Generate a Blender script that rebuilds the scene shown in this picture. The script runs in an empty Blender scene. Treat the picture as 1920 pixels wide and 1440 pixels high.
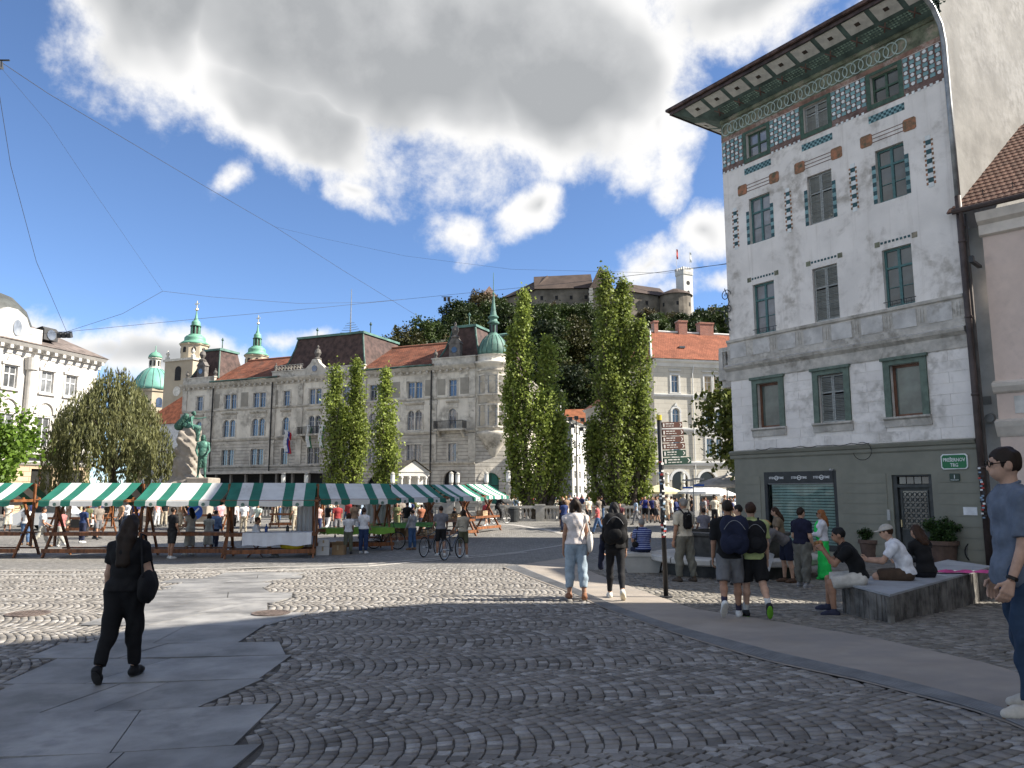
import bpy, math, random
import numpy as np
from mathutils import Vector, Matrix
R = math.radians
random.seed(7); RNG = np.random.default_rng(7)
SC = bpy.context.scene
COL = SC.collection
# ------------------------------------------------------------------ camera
CAM_H = 1.65; PITCH = R(8.05); FPX = 1442.0
cd = bpy.data.cameras.new('camera'); cam = bpy.data.objects.new('camera', cd); COL.objects.link(cam)
cam.location = (0, 0, CAM_H); cam.rotation_euler = (R(90) + PITCH, 0, 0)
cd.sensor_width = 36.0; cd.lens = 36.0 * FPX / 1920.0; cd.clip_start = 0.1; cd.clip_end = 6000
SC.camera = cam
# ------------------------------------------------------------------ sun, sky, exposure
SUN_EL = R(38); SUN_AZ = R(93)          # azimuth clockwise from +Y
sd = Vector((math.sin(SUN_AZ) * math.cos(SUN_EL), math.cos(SUN_AZ) * math.cos(SUN_EL), math.sin(SUN_EL)))
sl = bpy.data.lights.new('sun', 'SUN'); sl.energy = 2.9; sl.angle = R(0.5); sl.color = (1.0, 0.93, 0.82)
so = bpy.data.objects.new('sun', sl); COL.objects.link(so); so.location = (60, 0, 80)
so.rotation_euler = (-sd).to_track_quat('-Z', 'Y').to_euler()
SC.view_settings.view_transform = 'Standard'; SC.view_settings.look = 'None'
SC.view_settings.exposure = 2.06; SC.view_settings.gamma = 1.0; SC.view_settings.use_curve_mapping = False
SC.render.engine = 'CYCLES'
SC.cycles.use_denoising = True; SC.cycles.max_bounces = 5; SC.cycles.diffuse_bounces = 3; SC.cycles.glossy_bounces = 2
SC.cycles.transmission_bounces = 3; SC.cycles.transparent_max_bounces = 6; SC.cycles.sample_clamp_indirect = 6
SC.cycles.caustics_reflective = False; SC.cycles.caustics_refractive = False

class NT:
    """small wrapper for building node trees"""
    def __init__(s, tree): s.t = tree; s.n = tree.nodes; s.l = tree.links
    def new(s, typ, **kw):
        nd = s.n.new(typ)
        for k, v in kw.items(): setattr(nd, k, v)
        return nd
    def put(s, sock, v):
        if hasattr(v, 'is_output') or isinstance(v, bpy.types.NodeSocket): s.l.new(v, sock)
        elif v is not None: sock.default_value = v
    def math(s, op, a, b=None, c=None, clamp=False):
        nd = s.new('ShaderNodeMath', operation=op, use_clamp=clamp)
        for i, v in enumerate((a, b, c)):
            if v is not None: s.put(nd.inputs[i], v)
        return nd.outputs[0]
    def noise(s, vec, scale, detail=4, rough=.55, dist=0.0, dim='3D'):
        nd = s.new('ShaderNodeTexNoise', noise_dimensions=dim)
        if vec is not None: s.l.new(vec, nd.inputs['Vector'])
        nd.inputs['Scale'].default_value = scale; nd.inputs['Detail'].default_value = detail
        nd.inputs['Roughness'].default_value = rough; nd.inputs['Distortion'].default_value = dist
        return nd.outputs['Fac']
    def ramp(s, fac, stops):
        nd = s.new('ShaderNodeValToRGB'); cr = nd.color_ramp
        while len(cr.elements) < len(stops): cr.elements.new(0.5)
        for e, (p, c) in zip(cr.elements, stops):
            e.position = p; e.color = (c, c, c, 1) if isinstance(c, (int, float)) else (*c, 1)
        s.l.new(fac, nd.inputs[0]); return nd.outputs[0]
    def mix(s, fac, a, b, mode='MIX'):
        nd = s.new('ShaderNodeMix', data_type='RGBA', blend_type=mode); nd.clamp_factor = True
        def p(i, v):
            if isinstance(v, (tuple, list)): nd.inputs[i].default_value = (*v[:3], 1)
            else: s.put(nd.inputs[i], v)
        s.put(nd.inputs[0], fac); p(6, a); p(7, b); return nd.outputs[2]
    def mapr(s, v, a, b, c=0.0, d=1.0, smooth=True):
        nd = s.new('ShaderNodeMapRange'); nd.interpolation_type = 'SMOOTHSTEP' if smooth else 'LINEAR'
        s.put(nd.inputs[0], v)
        for i, x in enumerate((a, b, c, d)): s.put(nd.inputs[1 + i], x)
        return nd.outputs[0]

def pix_dir(x, y):
    u = (x - 960) / FPX; v = (720 - y) / FPX
    c, s = math.cos(PITCH), math.sin(PITCH)
    return (u, c - v * s, s + v * c)
def at(x, y, Y):
    r = pix_dir(x, y); t = Y / r[1]
    return Vector((r[0] * t, Y, CAM_H + r[2] * t))

world = bpy.data.worlds.new('World'); SC.world = world; world.use_nodes = True
w = NT(world.node_tree); w.n.clear()
sky = w.new('ShaderNodeTexSky', sky_type='NISHITA', sun_disc=False)
sky.sun_elevation = SUN_EL; sky.sun_rotation = SUN_AZ; sky.altitude = 1200; sky.air_density = .75; sky.dust_density = 0.05; sky.ozone_density = 4.5
tc = w.new('ShaderNodeTexCoord'); sx = w.new('ShaderNodeSeparateXYZ'); w.l.new(tc.outputs['Generated'], sx.inputs[0])
az = w.math('ARCTAN2', sx.outputs[0], sx.outputs[1]); el = w.math('ARCSINE', sx.outputs[2])
cmb = w.new('ShaderNodeCombineXYZ'); w.l.new(az, cmb.inputs[0]); w.l.new(el, cmb.inputs[1])
dirv = tc.outputs['Generated']
wn = w.new('ShaderNodeTexNoise'); w.l.new(dirv, wn.inputs['Vector']); wn.inputs['Scale'].default_value = 5.5; wn.inputs['Detail'].default_value = 3
ws = w.new('ShaderNodeVectorMath', operation='MULTIPLY_ADD'); w.l.new(wn.outputs['Color'], ws.inputs[0]); ws.inputs[1].default_value = (.2, .13, 0); ws.inputs[2].default_value = (-.1, -.065, 0)
wv = w.new('ShaderNodeVectorMath', operation='ADD'); w.l.new(cmb.outputs[0], wv.inputs[0]); w.l.new(ws.outputs[0], wv.inputs[1])
# cloud banks as soft ellipses in (azimuth, elevation): centre and radii, tilt; the fine edges come from noise
def azel(x, y):
    d = Vector(pix_dir(x, y)).normalized(); return math.atan2(d.x, d.y), math.asin(d.z)
CLOUDS = [  # px, py, rx, ry, tilt(deg), strength
    (670, -20, 740, 355, -11, 1.0), (1050, 110, 330, 240, -6, .95), (270, 10, 270, 240, 10, .8), (1420, -20, 380, 120, 0, .55),
    (560, 230, 330, 150, -24, .7), (1240, 200, 110, 150, 0, .36),
    (660, 370, 150, 60, -8, .42), (1250, 350, 66, 60, 0, .34),
    (1010, 395, 125, 66, 25, .42), (855, 440, 75, 62, -30, .36), (1185, 475, 105, 55, 20, .38), (1320, 430, 110, 66, 10, .42), (425, 358, 75, 46, 20, .3),
    (1310, 510, 110, 36, 0, .3), (110, 640, 230, 95, -6, .62), (330, 672, 300, 80, -4, .6), (575, 645, 130, 45, 0, .36), (-250, 640, 300, 90, 0, .6),
    (1800, 60, 330, 180, 0, .7)]
den = None
for (px_, py_, rx_, ry_, tl, stg) in CLOUDS:
    a0, e0 = azel(px_, py_)
    kk = math.cos(math.atan((px_ - 960) / FPX)) ** 2
    mp = w.new('ShaderNodeMapping', vector_type='TEXTURE')
    mp.inputs['Location'].default_value = (a0, e0, 0); mp.inputs['Rotation'].default_value = (0, 0, R(tl))
    mp.inputs['Scale'].default_value = (rx_ / FPX * kk, ry_ / FPX * kk, 1)
    w.l.new(wv.outputs[0], mp.inputs['Vector'])
    ln = w.new('ShaderNodeVectorMath', operation='LENGTH'); w.l.new(mp.outputs[0], ln.inputs[0])
    v = w.math('MULTIPLY', w.math('SUBTRACT', 1.0, ln.outputs['Value']), stg)
    den = v if den is None else w.math('MAXIMUM', den, v)
# sky dome behind the viewer: unseen cumulus, thickened to whiten the ambient light
far = w.mapr(w.math('ABSOLUTE', az), 1.0, 1.5)
gen = w.math('SUBTRACT', w.math('MULTIPLY', w.math('SUBTRACT', w.noise(dirv, 2.6, 2, .55), .5), 3.0), -.2)
gen = w.math('ADD', gen, w.math('MULTIPLY', w.math('SUBTRACT', far, 1.0), 5.0))
den = w.math('MAXIMUM', den, gen)
n1 = w.math('MULTIPLY', w.math('SUBTRACT', w.noise(dirv, 7.5, 7, .64, .1), .5), 1.15)
d0 = w.math('ADD', w.math('MINIMUM', den, w.math('MULTIPLY', den, 2.2)), n1)
cover = w.mapr(d0, 0.02, .34)
# relief: the field sampled a little towards the sun tells lit from shaded billows
off = w.new('ShaderNodeVectorMath', operation='ADD'); w.l.new(dirv, off.inputs[0]); off.inputs[1].default_value = (-.03, 0, .06)
n1b = w.math('MULTIPLY', w.math('SUBTRACT', w.noise(off.outputs[0], 7.5, 3, .6, .1), .5), 1.15)
rel = w.math('MULTIPLY', w.math('SUBTRACT', n1b, n1), .8)
low = w.noise(dirv, 3.4, 3, .55)
thick = w.math('MULTIPLY', w.mapr(w.math('ADD', den, w.math('MULTIPLY', n1, .3)), .2, .6), w.mapr(low, .3, .6, .62, 1.0))
shade = w.math('ADD', thick, rel, clamp=True)
ccol = w.ramp(shade, [(0, (4.7, 4.65, 4.58)), (.25, (4.3, 4.28, 4.26)), (.6, (2.85, 2.9, 2.95)), (1, (1.95, 2.02, 2.1))])
skyc = w.mix(cover, sky.outputs[0], ccol)
bg = w.new('ShaderNodeBackground'); w.l.new(skyc, bg.inputs[0]); bg.inputs[1].default_value = 0.055
world.cycles.sampling_method = 'MANUAL'; world.cycles.sample_map_resolution = 512
wo = w.new('ShaderNodeOutputWorld'); w.l.new(bg.outputs[0], wo.inputs[0])
# ------------------------------------------------------------------ ground height
GP = [(-40, 0), (0, 0), (8, -.17), (12, -.22), (27, -.55), (38, -.5), (52, -.3), (900, -.3)]
_gx = [p[0] for p in GP]; _gy = [p[1] for p in GP]
def gz(x, y):
    z = np.interp(y, _gx, _gy)
    fade = np.clip((13 - np.asarray(y)) / 7.0, 0, 1)
    return z + 0.06 * np.clip(x, -4, 6) * fade
def gpt(px_, py_):
    d = pix_dir(px_, py_); t = 10.0
    for i in range(120):
        g = float(gz(d[0] * t, d[1] * t)); t = .5 * t + .5 * (CAM_H - g) / max(1e-4, -d[2])
    return Vector((d[0] * t, d[1] * t, float(gz(d[0] * t, d[1] * t))))

# ------------------------------------------------------------------ materials
MATS = {}
def mat(name, col, rough=.75, var=.12, scale=2.0, bump=0.0, bscale=30.0, metal=0.0, col2=None, rnd=0.0, isl=0.0, coords='Object', spec=.35, stain=None, stain_scale=.6, stain_amt=.5, coat=0.0, stretch=None, detail=6, streak=None):
    """procedural surface: base colour broken up by noise, optional stains, random tone per object or per piece, fine relief"""
    if name in MATS: return MATS[name]
    m = bpy.data.materials.new(name); m.use_nodes = True; t = NT(m.node_tree)
    bs = t.n['Principled BSDF']; tcn = t.new('ShaderNodeTexCoord')
    if coords == 'World':
        ge = t.new('ShaderNodeNewGeometry'); vec = ge.outputs['Position']
    else: vec = tcn.outputs[coords]
    if stretch:
        mp = t.new('ShaderNodeMapping'); mp.inputs['Scale'].default_value = stretch; t.l.new(vec, mp.inputs[0]); vec = mp.outputs[0]
    nz = t.noise(vec, scale, detail, .6)
    c2 = col2 or tuple(c * (1 - 2.2 * var) for c in col); c1 = tuple(min(1, c * (1 + var)) for c in col)
    out = t.mix(t.mapr(nz, .3, .7), c2, c1)
    if stain:
        st = t.mapr(t.noise(vec, stain_scale, 8, .68, .4), .45, .64)
        st2 = t.math('MULTIPLY', t.math('MULTIPLY', st, t.mapr(t.noise(vec, stain_scale * 7, 5), .35, .6)), stain_amt)
        out = t.mix(st2, out, stain)
    if streak:   # rain streaks
        mp2 = t.new('ShaderNodeMapping'); mp2.inputs['Scale'].default_value = (2.6, 2.6, .16); t.l.new(vec, mp2.inputs[0])
        out = t.mix(t.math('MULTIPLY', t.mapr(t.noise(mp2.outputs[0], 1.0, 7, .7), .52, .72), .55), out, streak)
    if rnd or isl:
        if isl:
            r1 = t.new('ShaderNodeNewGeometry').outputs['Random Per Island']; amt = isl
            if rnd: r1 = t.math('FRACT', t.math('ADD', r1, t.new('ShaderNodeObjectInfo').outputs['Random']))
        else: r1 = t.new('ShaderNodeObjectInfo').outputs['Random']; amt = rnd
        f = t.math('ADD', t.math('MULTIPLY', t.math('SUBTRACT', r1, .5), 2 * amt), 1.0)
        hs = t.new('ShaderNodeHueSaturation'); t.l.new(f, hs.inputs['Value']); t.l.new(out, hs.inputs['Color']); out = hs.outputs[0]
    t.l.new(out, bs.inputs['Base Color'])
    bs.inputs['Roughness'].default_value = rough; bs.inputs['Metallic'].default_value = metal
    bs.inputs['Specular IOR Level'].default_value = spec
    if coat: bs.inputs['Coat Weight'].default_value = coat
    if bump:
        b = t.new('ShaderNodeBump'); b.inputs['Strength'].default_value = min(1, bump); b.inputs['Distance'].default_value = .02
        t.l.new(t.noise(vec, bscale, 5, .6), b.inputs['Height']); t.l.new(b.outputs[0], bs.inputs['Normal'])
    MATS[name] = m; return m

def glass_mat(name, col, rough=.04):
    if name in MATS: return MATS[name]
    m = mat(name, col, rough, var=.25, scale=.7, spec=.9, rnd=.55, bump=.04, bscale=1.2, coat=.6); return m

def brick_mat(name, c1, c2, mortar, bw, bh, ms=.02, rough=.8, bump=.4, off=.5, var=.1, rot=(R(90), 0, 0), coords='Object', stain=None, squash=1.0):
    """coursed masonry or far roof tiles whose pieces are too small to pick apart"""
    if name in MATS: return MATS[name]
    m = bpy.data.materials.new(name); m.use_nodes = True; t = NT(m.node_tree); bs = t.n['Principled BSDF']
    tcn = t.new('ShaderNodeTexCoord'); mp = t.new('ShaderNodeMapping', vector_type='TEXTURE'); mp.inputs['Rotation'].default_value = rot
    t.l.new(tcn.outputs[coords], mp.inputs[0])
    b = t.new('ShaderNodeTexBrick'); t.l.new(mp.outputs[0], b.inputs['Vector']); b.offset = off
    b.inputs['Color1'].default_value = (*c1, 1); b.inputs['Color2'].default_value = (*c2, 1); b.inputs['Mortar'].default_value = (*mortar, 1)
    b.inputs['Scale'].default_value = 1; b.inputs['Mortar Size'].default_value = ms; b.inputs['Brick Width'].default_value = bw; b.inputs['Row Height'].default_value = bh
    b.inputs['Mortar Smooth'].default_value = .3
    nz = t.mapr(t.noise(tcn.outputs[coords], .8, 7, .65), .3, .7, 1 - var * 2, 1 + var)
    out = t.mix(1.0, b.outputs['Color'], nz, 'MULTIPLY')
    if stain:
        st = t.math('MULTIPLY', t.mapr(t.noise(tcn.outputs[coords], .45, 8, .7, .5), .48, .7), .65)
        out = t.mix(st, out, stain)
    t.l.new(out, bs.inputs['Base Color']); bs.inputs['Roughness'].default_value = rough; bs.inputs['Specular IOR Level'].default_value = .25
    bp = t.new('ShaderNodeBump'); bp.inputs['Strength'].default_value = bump; bp.inputs['Distance'].default_value = .03; bp.invert = True
    t.l.new(b.outputs['Fac'], bp.inputs['Height']); t.l.new(bp.outputs[0], bs.inputs['Normal'])
    MATS[name] = m; return m

def leaf_mat(name, col, var=.45, trans=.35, rough=.55):
    if name in MATS: return MATS[name]
    m = bpy.data.materials.new(name); m.use_nodes = True; t = NT(m.node_tree)
    bs = t.n['Principled BSDF']; out = t.n['Material Output']
    ge = t.new('ShaderNodeNewGeometry'); oi = t.new('ShaderNodeObjectInfo'); tcn = t.new('ShaderNodeTexCoord')
    r1 = ge.outputs['Random Per Island']
    c = t.mix(r1, tuple(x * (1 - var) for x in col), (min(1, col[0] * (1 + var * 1.3)), min(1, col[1] * (1 + var)), col[2] * (1 + var * .4)))
    c = t.mix(t.mapr(t.noise(tcn.outputs['Object'], .9, 3), .35, .7, 0, .35), c, (col[0] * 1.2, col[1] * .98, col[2] * .8))
    hs = t.new('ShaderNodeHueSaturation'); t.l.new(c, hs.inputs['Color'])
    t.l.new(t.mapr(oi.outputs['Random'], 0, 1, .8, 1.2, False), hs.inputs['Value']); c = hs.outputs[0]
    t.l.new(c, bs.inputs['Base Color']); bs.inputs['Roughness'].default_value = rough; bs.inputs['Specular IOR Level'].default_value = .3
    tr = t.new('ShaderNodeBsdfTranslucent'); t.l.new(c, tr.inputs[0])
    mx = t.new('ShaderNodeMixShader'); mx.inputs[0].default_value = trans; t.l.new(bs.outputs[0], mx.inputs[1]); t.l.new(tr.outputs[0], mx.inputs[2])
    t.l.new(mx.outputs[0], out.inputs[0]); MATS[name] = m; return m

# ------------------------------------------------------------------ objects and meshes
def tag(o, label=None, cat=None, group=None, kind=None):
    if label: o['label'] = label
    if cat: o['category'] = cat
    if group: o['group'] = group
    if kind: o['kind'] = kind
    return o
def empty(name, loc=(0, 0, 0), rz=0.0, label=None, cat=None, group=None):
    o = bpy.data.objects.new(name, None); COL.objects.link(o); o.location = loc; o.rotation_euler = (0, 0, rz); o.empty_display_size = .1
    return tag(o, label, cat, group)
def link(name, me, parent=None, loc=None, rot=None, scale=None, m=None):
    o = bpy.data.objects.new(name, me); COL.objects.link(o)
    if parent: o.parent = parent
    if loc is not None: o.location = loc
    if rot is not None: o.rotation_euler = rot
    if scale is not None: o.scale = scale
    if m is not None:
        if not me.materials: me.materials.append(m)
        elif me.materials[0] != m:
            o.material_slots[0].link = 'OBJECT'; o.material_slots[0].material = m
    return o
def copy_tree(o, parent=None):
    c = o.copy(); COL.objects.link(c)
    if parent: c.parent = parent
    for ch in list(o.children): copy_tree(ch, c)
    return c

class MB:
    """collects geometry for one mesh object; T is an optional transform for what is added next"""
    def __init__(s): s.v = []; s.f = []; s.mi = []; s.m = 0; s.T = None; s.sm = []; s.smooth = False
    def add(s, vs, fs):
        b = len(s.v)
        if s.T is not None: vs = [tuple(s.T @ Vector(p)) for p in vs]
        s.v += [tuple(p) for p in vs]; s.f += [tuple(i + b for i in f) for f in fs]; s.mi += [s.m] * len(fs); s.sm += [s.smooth] * len(fs); return s
    def box(s, x0, x1, y0, y1, z0, z1):
        return s.add([(x0, y0, z0), (x1, y0, z0), (x1, y1, z0), (x0, y1, z0), (x0, y0, z1), (x1, y0, z1), (x1, y1, z1), (x0, y1, z1)],
                     [(0, 3, 2, 1), (4, 5, 6, 7), (0, 1, 5, 4), (1, 2, 6, 5), (2, 3, 7, 6), (3, 0, 4, 7)])
    def bbox(s, x0, x1, y0, y1, z0, z1, b=.01):
        """box with chamfered top and upright edges"""
        def ring(i, z): return [(x0 + i, y0, z), (x1 - i, y0, z), (x1, y0 + i, z), (x1, y1 - i, z), (x1 - i, y1, z), (x0 + i, y1, z), (x0, y1 - i, z), (x0, y0 + i, z)]
        top = [(x0 + 2 * b, y0 + b, z1), (x1 - 2 * b, y0 + b, z1), (x1 - b, y0 + 2 * b, z1), (x1 - b, y1 - 2 * b, z1), (x1 - 2 * b, y1 - b, z1), (x0 + 2 * b, y1 - b, z1), (x0 + b, y1 - 2 * b, z1), (x0 + b, y0 + 2 * b, z1)]
        vs = ring(b, z0) + ring(b, z1 - b) + top; fs = [tuple(range(7, -1, -1)), tuple(range(16, 24))]
        for k in range(2):
            for i in range(8): j = (i + 1) % 8; fs.append((k * 8 + i, k * 8 + j, k * 8 + 8 + j, k * 8 + 8 + i))
        return s.add(vs, fs)
    def prism(s, poly, z0, z1):
        n = len(poly)
        return s.add([(x, y, z0) for x, y in poly] + [(x, y, z1) for x, y in poly],
                     [tuple(range(n - 1, -1, -1)), tuple(range(n, 2 * n))] + [(i, (i + 1) % n, n + (i + 1) % n, n + i) for i in range(n)])
    def prism_y(s, poly, y0, y1):
        """polygon in x,z pushed along y (y0 is the front)"""
        n = len(poly)
        return s.add([(x, y0, z) for x, z in poly] + [(x, y1, z) for x, z in poly],
                     [tuple(range(n)), tuple(range(2 * n - 1, n - 1, -1))] + [((i + 1) % n, i, n + i, n + (i + 1) % n) for i in range(n)])
    def prism_x(s, poly, x0, x1):
        """polygon in y,z pushed along x"""
        n = len(poly)
        return s.add([(x0, y, z) for y, z in poly] + [(x1, y, z) for y, z in poly],
                     [tuple(range(n - 1, -1, -1)), tuple(range(n, 2 * n))] + [(i, (i + 1) % n, n + (i + 1) % n, n + i) for i in range(n)])
    def quad(s, a, b, c, d): return s.add([a, b, c, d], [(0, 1, 2, 3)])
    def tri(s, a, b, c): return s.add([a, b, c], [(0, 1, 2)])
    def tube(s, pts, r, n=8, cap=True):
        pts = [Vector(p) for p in pts]; rs = r if isinstance(r, (list, tuple)) else [r] * len(pts)
        vs = []; fs = []; up = Vector((0, 0, 1)); prev = None
        for i, p in enumerate(pts):
            t = (pts[min(i + 1, len(pts) - 1)] - pts[max(i - 1, 0)])
            t = t.normalized() if t.length > 1e-9 else Vector((0, 0, 1))
            a = prev if prev is not None else (up if abs(t.z) < .95 else Vector((1, 0, 0)))
            a = (a - t * a.dot(t)); a = a.normalized() if a.length > 1e-6 else t.orthogonal().normalized(); prev = a; b = t.cross(a)
            for k in range(n):
                q = 2 * math.pi * k / n; vs.append(p + (a * math.cos(q) + b * math.sin(q)) * rs[i])
        for i in range(len(pts) - 1):
            for k in range(n): j = (k + 1) % n; fs.append((i * n + k, i * n + j, (i + 1) * n + j, (i + 1) * n + k))
        if cap: fs.append(tuple(range(n - 1, -1, -1))); fs.append(tuple(range((len(pts) - 1) * n, len(pts) * n)))
        return s.add(vs, fs)
    def lathe(s, prof, n=16, c=(0, 0, 0), a0=0.0, a1=2 * math.pi, cap=True):
        full = abs(a1 - a0 - 2 * math.pi) < 1e-6; m = n if full else n + 1
        vs = [(c[0] + r * math.cos(a0 + (a1 - a0) * k / n), c[1] + r * math.sin(a0 + (a1 - a0) * k / n), c[2] + z) for r, z in prof for k in range(m)]
        fs = []
        for i in range(len(prof) - 1):
            for k in range(n): j = (k + 1) % m if full else k + 1; fs.append((i * m + k, i * m + j, (i + 1) * m + j, (i + 1) * m + k))
        if full and cap:
            if prof[0][0] > 1e-6: fs.append(tuple(range(n - 1, -1, -1)))
            if prof[-1][0] > 1e-6: b = (len(prof) - 1) * m; fs.append(tuple(range(b, b + n)))
        return s.add(vs, fs)
    def ball(s, c, rx, ry=None, rz=None, n=10, m=6):
        ry = ry or rx; rz = rz or rx; vs = []; fs = []
        for i in range(m + 1):
            th = math.pi * i / m
            for k in range(n): q = 2 * math.pi * k / n; vs.append((c[0] + rx * math.sin(th) * math.cos(q), c[1] + ry * math.sin(th) * math.sin(q), c[2] - rz * math.cos(th)))
        for i in range(m):
            for k in range(n): j = (k + 1) % n; fs.append((i * n + k, i * n + j, (i + 1) * n + j, (i + 1) * n + k))
        return s.add(vs, fs)
    def mesh(s, name, mats=None, smooth=None):
        me = bpy.data.meshes.new(name); me.from_pydata(s.v, [], s.f)
        for m in (mats if isinstance(mats, (list, tuple)) else [mats] if mats else []): me.materials.append(m)
        if any(s.mi): me.polygons.foreach_set('material_index', s.mi)
        if smooth is None and any(s.sm): me.polygons.foreach_set('use_smooth', s.sm)
        elif smooth: me.polygons.foreach_set('use_smooth', [True] * len(s.f))
        me.update(); return me
    def build(s, name, mats, parent=None, loc=None, rot=None, smooth=None):
        return link(name, s.mesh(name, mats, smooth), parent, loc, rot)
def npmesh(name, V, Q, m=None, smooth=False):
    """mesh from arrays: V (n,3), Q (k,4) quads or (k,3) triangles"""
    me = bpy.data.meshes.new(name); n, k, w_ = len(V), len(Q), Q.shape[1]
    me.vertices.add(n); me.vertices.foreach_set('co', np.asarray(V, np.float32).ravel())
    me.loops.add(k * w_); me.loops.foreach_set('vertex_index', np.asarray(Q, np.int32).ravel())
    me.polygons.add(k); me.polygons.foreach_set('loop_start', np.arange(0, k * w_, w_, dtype=np.int32))
    try: me.polygons.foreach_set('loop_total', np.full(k, w_, np.int32))
    except Exception: pass
    if smooth: me.polygons.foreach_set('use_smooth', np.ones(k, bool))
    me.update(calc_edges=True); me.validate()
    if m: me.materials.append(m)
    return me
def text_mesh(s, size, m, depth=.004, align='CENTER', bold=False):
    cu = bpy.data.curves.new('lettering', 'FONT'); cu.body = s; cu.size = size; cu.align_x = align; cu.align_y = 'CENTER'; cu.extrude = depth; cu.resolution_u = 2
    if bold: cu.offset = size * .018
    o = bpy.data.objects.new('lettering', cu); COL.objects.link(o)
    dg = bpy.context.evaluated_depsgraph_get(); me = bpy.data.meshes.new_from_object(o.evaluated_get(dg))
    bpy.data.objects.remove(o); me.materials.clear(); me.materials.append(m); return me

# facade wall in local x (along), z (up), front at y=0, with real openings: holes = (x0, x1, z0, z1, arch)
def wall_mesh(L0, L1, Z0, Z1, holes, depth=.3, mb=None):
    mb = mb or MB()
    xs = sorted({L0, L1} | {h[0] for h in holes} | {h[1] for h in holes}); zs = sorted({Z0, Z1} | {h[2] for h in holes} | {h[3] for h in holes})
    xs = [x for x in xs if L0 <= x <= L1]; zs = [z for z in zs if Z0 <= z <= Z1]
    inh = lambda x, z: any(h[0] < x < h[1] and h[2] < z < h[3] for h in holes)
    for j in range(len(zs) - 1):
        i = 0
        while i < len(xs) - 1:
            zm = (zs[j] + zs[j + 1]) / 2
            if inh((xs[i] + xs[i + 1]) / 2, zm): i += 1; continue
            k = i
            while k + 1 < len(xs) - 1 and not inh((xs[k + 1] + xs[k + 2]) / 2, zm): k += 1
            mb.quad((xs[i], 0, zs[j]), (xs[k + 1], 0, zs[j]), (xs[k + 1], 0, zs[j + 1]), (xs[i], 0, zs[j + 1])); i = k + 1
    for h in holes:
        x0, x1, z0, z1 = h[:4]; d = depth; arch = len(h) > 4 and h[4]
        mb.quad((x0, 0, z0), (x0, d, z0), (x1, d, z0), (x1, 0, z0))
        if not arch:
            mb.quad((x0, 0, z0), (x0, 0, z1), (x0, d, z1), (x0, d, z0)); mb.quad((x1, 0, z0), (x1, d, z0), (x1, d, z1), (x1, 0, z1)); mb.quad((x0, 0, z1), (x1, 0, z1), (x1, d, z1), (x0, d, z1))
        else:
            r = (x1 - x0) / 2; cx = (x0 + x1) / 2; zb = z1 - r; N = 10
            mb.quad((x0, 0, z0), (x0, 0, zb), (x0, d, zb), (x0, d, z0)); mb.quad((x1, 0, z0), (x1, d, z0), (x1, d, zb), (x1, 0, zb))
            P = [(cx - r * math.cos(math.pi * k / N), zb + r * math.sin(math.pi * k / N)) for k in range(N + 1)]
            for k in range(N):
                a, b = P[k], P[k + 1]; c = (x0, z1) if k < N // 2 else (x1, z1)
                mb.tri((a[0], 0, a[1]), (b[0], 0, b[1]), (c[0], 0, c[1]))
                mb.quad((a[0], 0, a[1]), (b[0], 0, b[1]), (b[0], d, b[1]), (a[0], d, a[1]))
            mb.tri((cx, 0, z1), (x0, 0, z1), (x1, 0, z1)) if False else None
    return mb
def arch_poly(x0, x1, z0, z1, N=10):
    r = (x1 - x0) / 2; cx = (x0 + x1) / 2; zb = z1 - r
    return [(x0, z0), (x1, z0)] + [(cx + r * math.cos(math.pi * k / N), zb + r * math.sin(math.pi * k / N)) for k in range(N + 1)]
_wc = {}
def window(par, x0, x1, z0, z1, fm, gm, arch=False, y=.16, fw=.07, cross=.68, mull=True, name='window', bars=0):
    """casement: frame with mullion and transom (part) and its pane (sub-part); mesh shared between alike ones"""
    W, H = x1 - x0, z1 - z0; key = (round(W, 2), round(H, 2), fm.name, gm.name, arch, fw, cross, mull, bars)
    if key not in _wc:
        b = MB()
        if arch:
            o = arch_poly(0, W, 0, H); i = arch_poly(fw, W - fw, fw, H - fw); n = len(o)
            b.add([(x, 0, z) for x, z in o] + [(x, 0, z) for x, z in i] + [(x, .05, z) for x, z in i], [(k, (k + 1) % n, n + (k + 1) % n, n + k) for k in range(n)] + [(n + k, n + (k + 1) % n, 2 * n + (k + 1) % n, 2 * n + k) for k in range(n)])
        else:
            b.box(0, fw, 0, .06, 0, H); b.box(W - fw, W, 0, .06, 0, H); b.box(fw, W - fw, 0, .06, 0, fw); b.box(fw, W - fw, 0, .06, H - fw, H)
        if mull: b.box(W / 2 - fw * .6, W / 2 + fw * .6, -.004, .055, fw, H - fw * 1.05)
        if cross: b.box(fw, W - fw, -.008, .052, H * cross - fw * .5, H * cross + fw * .5)
        for q in range(bars): zz = H * cross * (q + 1) / (bars + 1); b.box(fw, W - fw, .01, .05, zz - .012, zz + .012)
        g = MB(); g.prism_y(arch_poly(fw * .5, W - fw * .5, fw * .5, H - fw * .5) if arch else [(fw * .5, fw * .5), (W - fw * .5, fw * .5), (W - fw * .5, H - fw * .5), (fw * .5, H - fw * .5)], .036, .05)
        _wc[key] = (b.mesh('window', fm), g.mesh('pane', gm))
    o = link(name, _wc[key][0], par, (x0, y, z0)); link('pane', _wc[key][1], o); return o
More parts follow.
